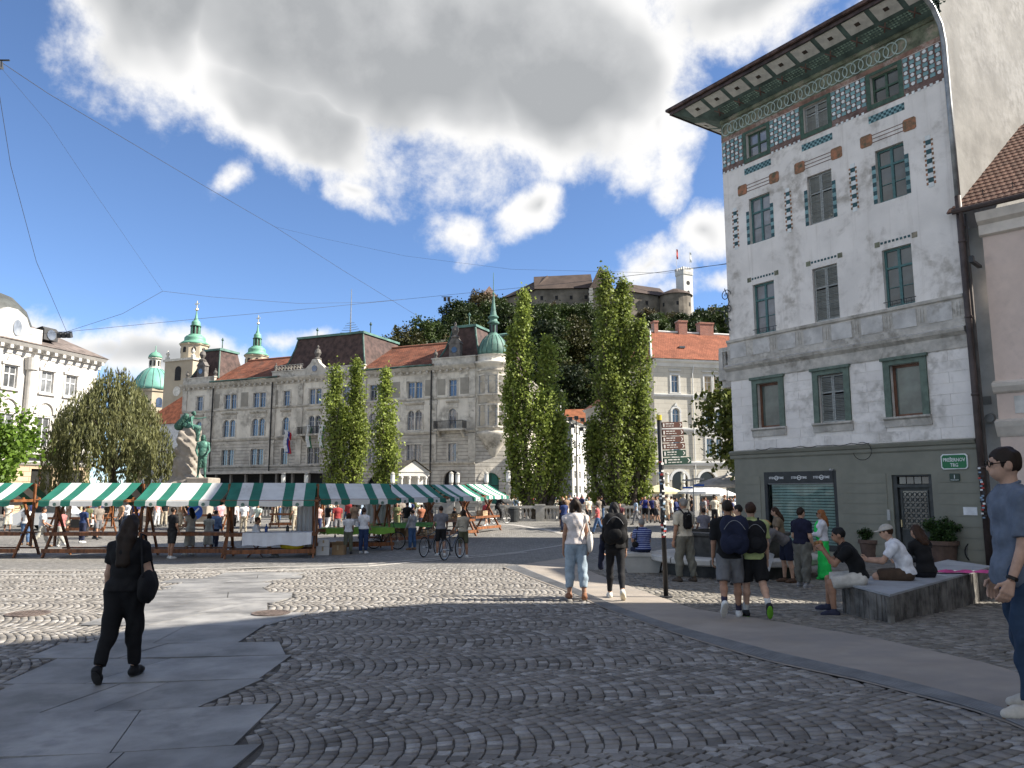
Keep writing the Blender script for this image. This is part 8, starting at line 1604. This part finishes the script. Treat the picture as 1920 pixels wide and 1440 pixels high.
o, J = seated(1738, 1092, R(20), PLAT_Z, dict(H=1.66, fem=True, legs=((1.5, .15, 1.6), (1.5, .15, 1.6)), arms=((.5, .1, .9, .1), (.5, .1, .9, .1)), lean=.05, hunch=.3), dict(hair=('brown', 'long', .08), top=dict(col=(.017, .018, .024), sleeve=1.9, hem=.2, fit=.025), bottom=dict(col=(.02, .02, .025), fit=.02), shoes=(.03, .03, .03)), 'long haired woman in dark navy sitting beside the man in cap', True, 13.0)
# group by the fountain
g, h = stand(1508, 1101, 952); o, J = figure('person', g, R(-62), dict(H=h, legs=((.05, .08, .05), (-.06, .08, .06)), arms=((.05, .22, .6, .25), (.0, .2, .55, .25)), girth=1.15, head=(0, 0)), dict(hair=('dark', 'short'), top=dict(col=(.014, .015, .035), sleeve=.7, hem=.17, fit=.024), bottom=dict(col=(.13, .13, .115), fit=.04, flare=.04, fold=.014), shoes=(.25, .25, .26), soles=(.65, .65, .65), skin='fair'), 'man in navy polo and baggy grey trousers facing the woman in green', NR, True)
g, h = stand(1547, 1086, 956); o, J = figure('person', g, R(70), dict(H=h, fem=True, arms=((.35, .1, 1.3, .3), (.35, .15, 1.2, .3)), legs=IDLE), dict(hair=('ginger', 'long', .12), glasses='sun', top=dict(col=(.66, .66, .7), sleeve=1.9, hem=.16, fit=.022, name='cardigan'), bottom=dict(type='dress', col=(.03, .62, .12), z=.05, r=.17, w=.1, fold=.012), shoes=(.03, .5, .1), skin='tan'), 'woman in bright green long dress and white cardigan', NR, True)
V, Q = grow(torso(J, .03)[:3], .014, .03); hemz = J['W'] + vec(0, .06, .1); link('dress_bodice', npmesh('dress_bodice', *grow([('e', J['W'] + J['u2'] * .09 + J['f2'] * .07, (.12, .115, .24))], .014, .03), cm((.03, .62, .12)), True), o)
g, h = stand(1478, 1092, 952); o, J = figure('person', g, R(95), dict(H=1.66, fem=True, lean=1.0, hunch=1.15, legs=((-.05, .06, .05), (.08, .06, .1)), arms=((.55, .08, .15, 0), (1.15, .1, .2, 0)), head=(-.6, 0)), dict(hair=('blonde', 'bun'), top=dict(col=(.15, .14, .14), sleeve=1.95, hem=.16, fit=.025), bottom=dict(type='shorts', col=NAVY, cut=.95, fit=.025, flare=.035), shoes=(.1, .06, .04), skin='fair'), 'blonde woman in grey top bending over the fountain', NR, True)
c_ = wpt(o, J['sh1'] + vec(.05, .05, -.62)); b = MB(); b.T = Matrix.Rotation(R(20), 4, 'Y'); b.bbox(-.16, .16, -.03, .03, -.2, .2, .012); bgo = empty('tote_bag', c_, R(5), 'white tote bag hanging from the bending woman', 'bag'); b.build('bag', cm((.68, .68, .7)), bgo); b = MB(); b.tube([(-.1, 0, .2), (-.02, 0, .52), (.02, 0, .52), (.1, 0, .2)], .01, 6); b.build('handle', cm((.68, .68, .7)), bgo)
g = gpt(1496, 1086); o, J = figure('person', Vector((g.x, g.y + 1.0, g.z)), R(80), dict(H=1.66, fem=True, legs=IDLE, arms=((.3, .1, 1.2, .2), (.3, .1, 1.2, .2)), lean=.15, head=(.15, 0)), dict(hair=('brown', 'long', .1), top=dict(col=(.2, .15, .1), sleeve=.6, hem=.2, fit=.022), bottom=dict(col=NAVY, fit=.02), shoes=(.05, .03, .02)), 'brown haired woman in taupe top behind the navy polo man', .018, True)
g = gpt(1385, 1092); o, J = figure('person', Vector((5.0, 17.2, float(gz(5, 17.2)))), R(60), dict(H=1.72, legs=IDLE, arms=((.1, .1, .4, 0), (.1, .1, .4, 0))), dict(hair=('black', 'short'), top=dict(col=(.03, .03, .035), sleeve=.6, hem=.2, fit=.02), bottom=dict(col=(.05, .05, .06), fit=.02), shoes=(.03, .03, .03), skin='fair'), 'dark haired man half hidden behind the two boys', .018, True)
# man on the bench, children beyond
o, J = figure('person', Vector((BENCH[0] - .02, BENCH[1] - .02, BENCH[2])), R(10), dict(H=1.68, seat=0.0, legs=((1.5, .12, 1.5), (1.5, .12, 1.5)), arms=((.5, .15, 1.6, .2), (.3, .1, .9, .1)), lean=.0, hunch=.18, girth=1.15), dict(hair=('grey', 'short'), top=dict(col=(.02, .035, .16), sleeve=.7, hem=.2, fit=.024, stripe=((.3, .34, .5), 130)), bottom=dict(col=(.02, .025, .05), fit=.02), shoes=(.03, .03, .03), skin='tan'), 'grey haired man in blue striped shirt seated on stone bench', .016, True)
shoulder_bag(o, J, -1, (.015, .015, .016), 'black hip bag of the man on stone bench', .42, (.09, .07, .08), -.1)
# standing and walking people farther off: px, foot y, head y, yaw, sex, hair, top colour, sleeve, bottom type, bottom colour, legs, label
MID = [(1322, 1042, 953, 10, 0, ('dark', 'short'), (.2, .19, .22), .65, 'shorts', (.1, .14, .22), IDLE, 'boy in grey tee and patterned shorts behind the fountain'),
 (1121, 1001, 944, 75, 0, ('dark', 'short'), (.5, .12, .12), .6, 'trousers', (.07, .13, .25), WALK, 'boy in red striped tee running in blue jeans'), (1163, 1000, 943, 170, 0, ('brown', 'short'), (.1, .03, .04), .6, 'trousers', (.04, .04, .05), IDLE, 'bearded man in maroon tee coming towards the fountain'), (1058, 998, 938, 10, 1, ('brown', 'bob'), (.03, .05, .15), .6, 'trousers', (.04, .05, .09), IDLE, 'woman in navy top hidden behind the white blouse'),
 (1210, 980, 930, 175, 0, ('dark', 'short'), (.02, .03, .16), .65, 'shorts', (.012, .012, .014), IDLE, 'man in royal blue shirt with raised phone'), (1224, 980, 931, 185, 0, ('brown', 'short'), (.025, .03, .12), .65, 'shorts', (.015, .015, .018), IDLE, 'man in dark blue shirt beside the royal blue one'),
 (320, 1048, 951, -35, 0, ('dark', 'short'), (.014, .014, .016), .65, 'shorts', (.03, .03, .03), IDLE, 'man in black tee and shorts leaning on the empty stall'), (354, 1041, 952, 60, 1, ('black', 'long'), (.6, .57, .5), .5, 'dress', (.6, .57, .5), IDLE, 'woman with black hair in cream dress at the empty stall'), (401, 1033, 957, -10, 0, ('dark', 'short'), (.13, .2, .35), 1.9, 'trousers', (.02, .025, .05), IDLE, 'man in blue shirt and dark trousers between the stalls'), (389, 1036, 962, 20, 1, ('brown', 'bob'), (.55, .55, .5), .5, 'dress', (.58, .57, .52), IDLE, 'woman in long pale dress beside the blue shirted man'),
 (652, 1039, 962, 10, 1, ('brown', 'bob'), (.72, .72, .74), .6, 'trousers', (.13, .14, .1), IDLE, 'woman in white tee and olive trousers at the green clothed stall'), (681, 1038, 953, -10, 1, ('brown', 'bun'), (.7, .7, .72), .6, 'trousers', (.03, .05, .12), IDLE, 'woman in white tee with jacket round her waist'), (772, 1031, 956, 60, 1, ('dark', 'bun'), (.3, .3, .31), 1.9, 'trousers', (.05, .1, .2), IDLE, 'woman in grey top and jeans at the green counter'),
 (826, 1043, 949, 15, 0, ('dark', 'short'), (.18, .18, .2), .65, 'shorts', (.02, .02, .022), IDLE, 'man in grey tee and black shorts holding a bicycle'), (868, 1046, 955, 25, 1, ('dark', 'bob'), (.4, .36, .29), 1.9, 'shorts', (.1, .1, .06), IDLE, 'woman in beige jumper and khaki shorts pushing a bicycle'), (911, 986, 939, 150, 0, ('brown', 'short'), (.35, .05, .06), 1.2, 'shorts', (.015, .015, .016), WALK, 'runner in red and black beside the last stall'),
 (76, 1026, 950, -60, 0, ('brown', 'short'), (.6, .6, .6), .6, 'trousers', (.5, .48, .42), WALK, 'man in white tee and beige trousers strolling behind the stalls'), (46, 1022, 948, 20, 1, ('black', 'long'), (.68, .68, .66), .5, 'trousers', (.08, .14, .25), IDLE, 'woman with black hair in white top and jeans behind the stalls'), (112, 1026, 952, 70, 1, ('dark', 'bob'), (.42, .16, .15), .6, 'trousers', (.35, .34, .3), WALK2, 'woman in faded red top walking behind the stalls'), (153, 1018, 950, -20, 0, ('dark', 'short'), (.03, .05, .13), .65, 'trousers', (.025, .03, .06), IDLE, 'man in navy tee standing by the empty stall'),
 (292, 985, 944, 30, 1, ('blonde', 'bob'), (.62, .5, .5), .6, 'trousers', (.02, .02, .03), IDLE, 'blonde woman in pale pink top near the monument'), (232, 988, 945, -30, 0, ('dark', 'short'), (.45, .05, .06), .65, 'trousers', (.03, .03, .035), IDLE, 'man in red tee near the monument'), (262, 990, 944, 60, 0, ('grey', 'short'), (.3, .24, .2), .65, 'trousers', (.05, .05, .05), IDLE, 'grey haired man in brown shirt near the monument'), (437, 990, 944, 10, 1, ('brown', 'bob'), (.6, .6, .64), .6, 'trousers', (.02, .02, .03), IDLE, 'woman in white top behind the clothed stall'),
 (482, 1000, 945, 170, 0, ('dark', 'short'), (.42, .5, .44), .65, 'shorts', (.35, .3, .22), IDLE, 'man in mint tee behind the white clothed table'), (596, 1002, 946, 20, 1, ('dark', 'bun'), (.5, .35, .33), .4, 'trousers', (.03, .04, .1), IDLE, 'woman in salmon top behind the stalls'), (628, 992, 944, -40, 0, ('grey', 'short'), (.55, .55, .57), .65, 'trousers', (.05, .06, .09), IDLE, 'grey haired man in white shirt behind the stalls'), (614, 1000, 947, 30, 1, ('blonde', 'bob'), (.3, .32, .35), .6, 'trousers', (.06, .06, .07), IDLE, 'blonde woman in grey top behind the stalls'),
 (703, 996, 945, 90, 0, ('dark', 'short'), (.4, .08, .08), .65, 'trousers', (.03, .03, .04), IDLE, 'man in brick red tee behind the green stall'), (745, 994, 944, -60, 1, ('brown', 'bob'), (.6, .56, .5), .6, 'trousers', (.1, .1, .1), IDLE, 'woman in cream tee behind the counter stall'), (852, 1002, 950, 120, 1, ('black', 'bun'), (.02, .02, .022), .6, 'trousers', (.03, .03, .035), IDLE, 'woman in black at the stall behind the bicycles'), (790, 1000, 946, 40, 0, ('dark', 'short'), (.3, .12, .07), .65, 'shorts', (.05, .06, .1), IDLE, 'man in rust tee behind the counter stall'), (725, 1015, 965, 160, 1, ('dark', 'bob'), (.05, .035, .03), 1.9, 'trousers', (.03, .03, .03), IDLE, 'woman in dark brown behind the counter stall')]
rp = random.Random(9); MO = {}
for (px_, fy, ty, yw, fem, hair, tc_, sl_, bt, bc_, lg, lab) in MID:
    g, h = stand(px_, fy, ty); ar = ((.1 + rp.random() * .3, .12, .3 + rp.random() * .9, .15), (.05 + rp.random() * .2, .14, .2 + rp.random() * .9, .1))
    if 'raised phone' in lab: ar = ((.9, .1, 1.5, .2), (.9, .1, 1.4, .2))
    if 'bicycle' in lab: ar = ((.5, .1, .3, 0), (.45, .2, .3, 0))
    o, J = figure('person', g, R(yw), dict(H=min(1.9, max(1.4, h)), fem=bool(fem), legs=lg, arms=ar, girth=rp.uniform(.95, 1.12), toes=(0, -.5) if lg == WALK else (0, 0)), dict(hair=(*hair, .1) if hair[1] == 'long' else hair, top=dict(col=tc_, sleeve=sl_, hem=.18, fit=.022), bottom=dict(type=bt, col=bc_, z=.35, r=.13, fit=.022, cut=1.93 if bt == 'trousers' else .93), shoes=rp.choice([(.6, .6, .58), (.04, .04, .045), (.2, .12, .07)]), skin=rp.choice(['fair', 'tan', 'tan'])), lab, .022 if fy > 1010 else .028)
    MO[lab] = (o, J)
o, J = figure('person', Vector((ch.x, ch.y, ch.z + .47)), R(-70), dict(H=1.72, seat=0.0, legs=((1.3, .1, .75), (1.25, .15, .7)), arms=((.5, .12, .9, 0), (.5, .12, .9, 0)), lean=-.1, hunch=.1), dict(hair=('brown', 'short'), top=dict(col=(.7, .7, .72), sleeve=.65, hem=.2, fit=.022), bottom=dict(type='shorts', col=(.12, .15, .1), cut=.95, fit=.03), shoes=(.35, .34, .33), skin='tan'), 'man in white tee sprawling on the folding chair', .02)
q = gpt(573, 1034); b = MB(); b.bbox(-.22, .22, -.18, .18, 0, .4, .01); tag(b.build('wooden_box', crm, None, q), 'wooden box seat under the girl by the curtain', 'box')
o, J = figure('person', q + Vector((0, 0, .4)), R(75), dict(H=1.62, fem=True, seat=0.0, legs=((1.5, .1, 1.5), (1.45, .1, 1.45)), arms=((.5, .1, 1.1, .1), (.5, .1, 1.1, .1)), hunch=.2), dict(hair=('dark', 'bob'), top=dict(col=(.3, .26, .23), sleeve=.5, hem=.2, fit=.02), bottom=dict(col=(.015, .015, .017), fit=.03), shoes=(.03, .03, .03), skin='tan'), 'girl in grey brown top seated on a box by the curtain', .02)
# ------------------------------------------------------------------ bicycles
def bicycle(loc, yaw, col, lab, k=1.0, tilt=0.0):
    o = empty('bicycle', loc, yaw, lab, 'bicycle'); o.rotation_euler = (tilt, 0, yaw); fm_ = mat('bike paint %.2f %.2f %.2f' % col, col, .3, var=.05, coat=.4); rub = mat('tyre rubber', (.02, .02, .02), .8); al = mat('bare alloy', (.5, .5, .5), .35, metal=.8); r_ = .33
    for x in (-.52, .54):
        w0 = MB(); N = 22; w0.tube([(r_ * math.cos(t_), 0, r_ * math.sin(t_)) for t_ in np.linspace(0, 2 * math.pi, N)], .02, 6, False); wh_ = w0.build('wheel', rub, o, (x, 0, r_ + .02)); rm = MB(); rm.tube([(.3 * math.cos(t_), 0, .3 * math.sin(t_)) for t_ in np.linspace(0, 2 * math.pi, N)], .011, 5, False)
        for q in range(12): a = 2 * math.pi * q / 12; rm.tube([(0, 0, 0), (.3 * math.cos(a), 0, .3 * math.sin(a))], .0022, 3)
        rm.tube([(0, -.05, 0), (0, .05, 0)], .02, 6); rm.build('rim', al, wh_)
    f = MB(); z = r_ + .02
    for a, c_, rr in (((-.1, 0, .28), (.4, 0, .8), .017), ((-.1, 0, .28), (-.24, 0, .82), .016), ((-.22, 0, .72), (.38, 0, .86), .016), ((.36, 0, .92), (.43, 0, .7), .02), ((-.1, .02, .28), (-.52, .04, z), .011), ((-.1, -.02, .28), (-.52, -.04, z), .011), ((-.22, .02, .74), (-.52, .04, z), .01), ((-.22, -.02, .74), (-.52, -.04, z), .01), ((.43, .04, .7), (.54, .045, z), .013), ((.43, -.04, .7), (.54, -.045, z), .013)): f.tube([a, c_], rr, 7)
    f.build('frame', fm_, o); s = MB(); s.tube([(-.24, 0, .82), (-.26, 0, .94)], .013, 6); s.build('seat_post', al, o); s = MB(); s.ball((-.28, 0, .96), .14, .075, .035, 10, 6); s.build('saddle', rub, o)
    h = MB(); h.tube([(.36, 0, .92), (.33, 0, 1.02)], .014, 6); h.tube([(.2, -.3, 1.04), (.32, -.2, 1.06), (.36, 0, 1.03), (.32, .2, 1.06), (.2, .3, 1.04)], .012, 6); h.build('handlebar', steel, o)
    c = MB(); c.tube([(-.1, -.06, .28), (-.1, .06, .28)], .02, 6); c.tube([(-.1, .07, .28), (0, .07, .15)], .012, 5); c.tube([(-.1, -.07, .28), (-.2, -.07, .41)], .012, 5); c.box(-.05, .05, .07, .15, .13, .15); c.box(-.25, -.15, -.15, -.07, .4, .42); c.lathe([(.085, -.004), (.085, .004)], 16) if False else None; c.build('crank', steel, o)
    return o
q = gpt(808, 1043); bicycle((q.x, q.y, q.z), R(68), (.03, .03, .035), 'black bicycle held by the man in grey tee'); q = gpt(848, 1049); bicycle((q.x, q.y, q.z), R(66), (.02, .03, .05), 'dark bicycle pushed by the woman in beige jumper'); q = gpt(1868, 1058); bicycle((q.x, q.y, q.z), R(-8), (.03, .04, .12), 'dark blue bicycle parked against the downpipe'); q = gpt(722, 1030); bicycle((q.x, q.y, q.z), R(-20), (.02, .02, .02), 'black cargo bicycle behind the green clothed stall')
q = at(938, 978, 50); bicycle((q.x, 50, -.32), R(40), (.03, .03, .03), 'black bicycle ridden beside the balustrade'); o, J = figure('person', Vector((q.x - .2, 49.85, -.32 + .98)), R(-50), dict(H=1.74, seat=0.0, legs=((1.1, .1, 1.1), (.6, .1, .7)), arms=((.9, .1, .4, 0), (.9, .1, .4, 0)), lean=.3, hunch=.5), dict(hair=('dark', 'short'), top=dict(col=BLK, sleeve=1.9, hem=.2, fit=.02), bottom=dict(col=BLK, fit=.02), shoes=(.03, .03, .03)), 'cyclist in black riding beside the balustrade', .028)
# ------------------------------------------------------------------ crowd on the bridges: a few bodies, each copy dressed in its own colours
PR = []
for i, (fem, hair, sl_, bt, lg, ar) in enumerate(((0, ('dark', 'short'), .65, 'trousers', IDLE, ((.1, .12, .4, .1), (.1, .12, .3, .1))), (1, ('dark', 'bob'), .55, 'trousers', WALK, ((.2, .12, .4, .1), (-.1, .12, .3, .1))), (0, ('dark', 'short'), .65, 'shorts', WALK2, ((-.2, .12, .4, .1), (.3, .12, .3, .1))), (1, ('dark', 'bun'), .5, 'dress', IDLE, ((.3, .12, 1.2, .3), (.1, .12, .3, .1))), (0, ('dark', 'short'), 1.9, 'trousers', IDLE, ((.4, .12, 1.4, .3), (.4, .12, 1.4, .3))))):
    o, J = figure('person', (0, 0, -300), 0, dict(H=1.72, fem=bool(fem), legs=lg, arms=ar), dict(hair=hair, top=dict(col=(.5, .5, .5), sleeve=sl_, hem=.18, fit=.022), bottom=dict(type=bt, col=(.05, .05, .06), z=.42, r=.13, fit=.022, cut=1.93 if bt == 'trousers' else .93), shoes=(.05, .05, .05), skin='tan'), 'x', .034); PR.append((o, bt))
TC = [('white', (.7, .7, .7)), ('black', BLK), ('red', (.3, .045, .045)), ('navy', (.03, .04, .12)), ('grey', (.25, .25, .26)), ('beige', (.5, .43, .33)), ('pale blue', (.3, .38, .48)), ('pink', (.6, .3, .33)), ('olive', (.14, .15, .07)), ('cream', (.62, .58, .48)), ('tan', (.36, .24, .15)), ('taupe', (.22, .19, .16))]
BC2 = [('dark', (.03, .03, .035)), ('blue', (.06, .11, .2)), ('beige', (.4, .35, .27)), ('white', (.6, .6, .6)), ('grey', (.16, .16, .17))]; HC = ['dark', 'brown', 'black', 'blonde', 'grey', 'ginger']
seen = set(); first = [True] * 5
ZONES = [('on the bridge by the turret', 27, 930, 1050, 58, 76), ('on the bridge between the poplars', 26, 1050, 1125, 58, 95), ('before the pale house', 42, 1195, 1400, 46, 72), ('behind the market stalls', 62, 10, 820, 36, 56), ('in front of the balustrade', 7, 985, 1190, 46, 52)]
for (zn, n, p0, p1, y0, y1) in ZONES:
    for q in range(n):
        for tr_ in range(60):
            i = rp.randrange(5); a = rp.choice(TC); b_ = rp.choice(BC2); hc = rp.choice(HC); key = (zn, a[0], b_[0] if PR[i][1] != 'dress' else 'd', hc if PR[i][1] != 'dress' else hc)
            if key not in seen: break
        seen.add(key); Y = rp.uniform(y0, y1); px_ = rp.uniform(p0, p1); X = (px_ - 960) / FPX * Y * 1.01
        o = PR[i][0] if first[i] else copy_tree(PR[i][0]); first[i] = False; s = rp.uniform(.93, 1.06); o.location = (X, Y, float(gz(X, Y)) if Y < 52 else -.3); o.rotation_euler = (0, 0, rp.uniform(0, 6.28)); o.scale = (s, s, s); bt = PR[i][1]
        o['label'] = '%s haired person in %s dress %s' % (hc, a[0], zn) if bt == 'dress' else '%s haired person in %s top and %s %s %s' % (hc, a[0], b_[0], bt, zn); o['category'] = 'person'; o['group'] = 'people ' + zn
        for c in o.children:
            nm = c.name.split('.')[0]; m_ = cm(HAIRC[hc], 'hair', None, .55) if nm == 'hair' else cm(a[1]) if nm == 'shirt' or nm == 'dress' else cm(b_[1]) if nm in ('trousers', 'shorts') else None
            if m_: c.material_slots[0].link = 'OBJECT'; c.material_slots[0].material = m_
# ------------------------------------------------------------------ monument figures and rock
br = mat('green bronze patina', (.08, .2, .155), .55, var=.3, scale=1.5, metal=.25, stain=(.035, .06, .05), stain_scale=1.2, stain_amt=.9)
def rock(F, X, Y, Z): return F + .09 * np.sin(3.1 * Z + 2 * np.sin(2.3 * X + 1) + 1.7 * Y) * np.clip(1 - (X + .2), 0, 1) + .07 * np.sin(7 * X + 5 * Z) * np.sin(6 * Y + 4 * Z) + .035 * np.sin(17 * Z + 9 * X) * np.sin(15 * Y + 8 * X)
zz = lambda y: at(345, y, 55).z - MZ
V, Q = grow([('c', vec(-.2, .3, zz(892)), vec(-.22, .3, zz(816)), .84, .66), ('c', vec(-.05, .3, zz(880)), vec(.0, .3, zz(812)), .66, .62), ('c', vec(-.6, .3, zz(905)), vec(-.45, .3, zz(868)), .85, .6), ('e', vec(.0, .2, zz(908)), (1.45, 1.15, .7)), ('e', vec(-.75, .1, zz(843)), (.38, .6, .42)), ('e', vec(-.62, .1, zz(826)), (.35, .55, .25))], .08, .18, rock); link('rock', npmesh('rock', V, Q, mst, True), mon)
for (x0, x1, z0, z1, d) in ((-2.4, 2.5, -.1, .5, 2.2), (-2.0, 2.2, .5, zz(912), 1.8), (.35, 1.9, zz(912), zz(896), 1.1)): MB().bbox(x0, x1, -d, d, z0, z1, .05).build('base_step', mst, mon)
sx_ = at(378, 895, 54.4); figure('bronze_poet_statue', Vector((sx_.x, 54.35, zz(897) + MZ)), R(-160), dict(H=3.05, legs=((.1, .06, .05), (-.12, .08, .08)), arms=((.15, .2, .9, .3), (.1, .2, .7, .3)), girth=1.0), dict(hair=('dark', 'bob'), top=dict(col=BLK, sleeve=1.95, hem=.25, fit=.035), bottom=dict(type='dress', col=BLK, z=.42, r=.085, w=.085, fold=.02), shoes=BLK, barefoot=True), 'green bronze statue of a standing man in long coat', .035, False, 'statue', None, br)
mp_ = at(357, 800, 55); figure('bronze_muse_statue', Vector((mp_.x - .35, 55.1, zz(800) + MZ)), R(-80), dict(H=2.5, fem=True, seat=.0, lean=.45, hunch=.75, legs=((1.25, .1, .75), (1.1, .1, .8)), arms=((1.5, .2, .3, 0), (.2, .3, .1, 0)), head=(-.4, 0)), dict(hair=('dark', 'bun'), bottom=dict(col=BLK, fit=.07, fold=.02), barefoot=True), 'green bronze statue of a seated muse leaning over the rock', .03, False, 'statue', None, br)
V, Q = grow([('c', vec(-.5, .1, .05), vec(.0, 0, .75), .32, .22), ('c', vec(.2, 0, .1), vec(.95, -.1, -.15), .24, .2), ('c', vec(.95, -.1, -.1), vec(1.0, -.15, -.95), .2, .1)], .04, .12, wr_noise(.03, .5)); tag(link('bronze_drapery', npmesh('bronze_drapery', V, Q, br, True), None, (mp_.x - .4, 55.1, zz(800) + MZ)), 'green bronze drapery flowing over the top of the rock', 'statue')
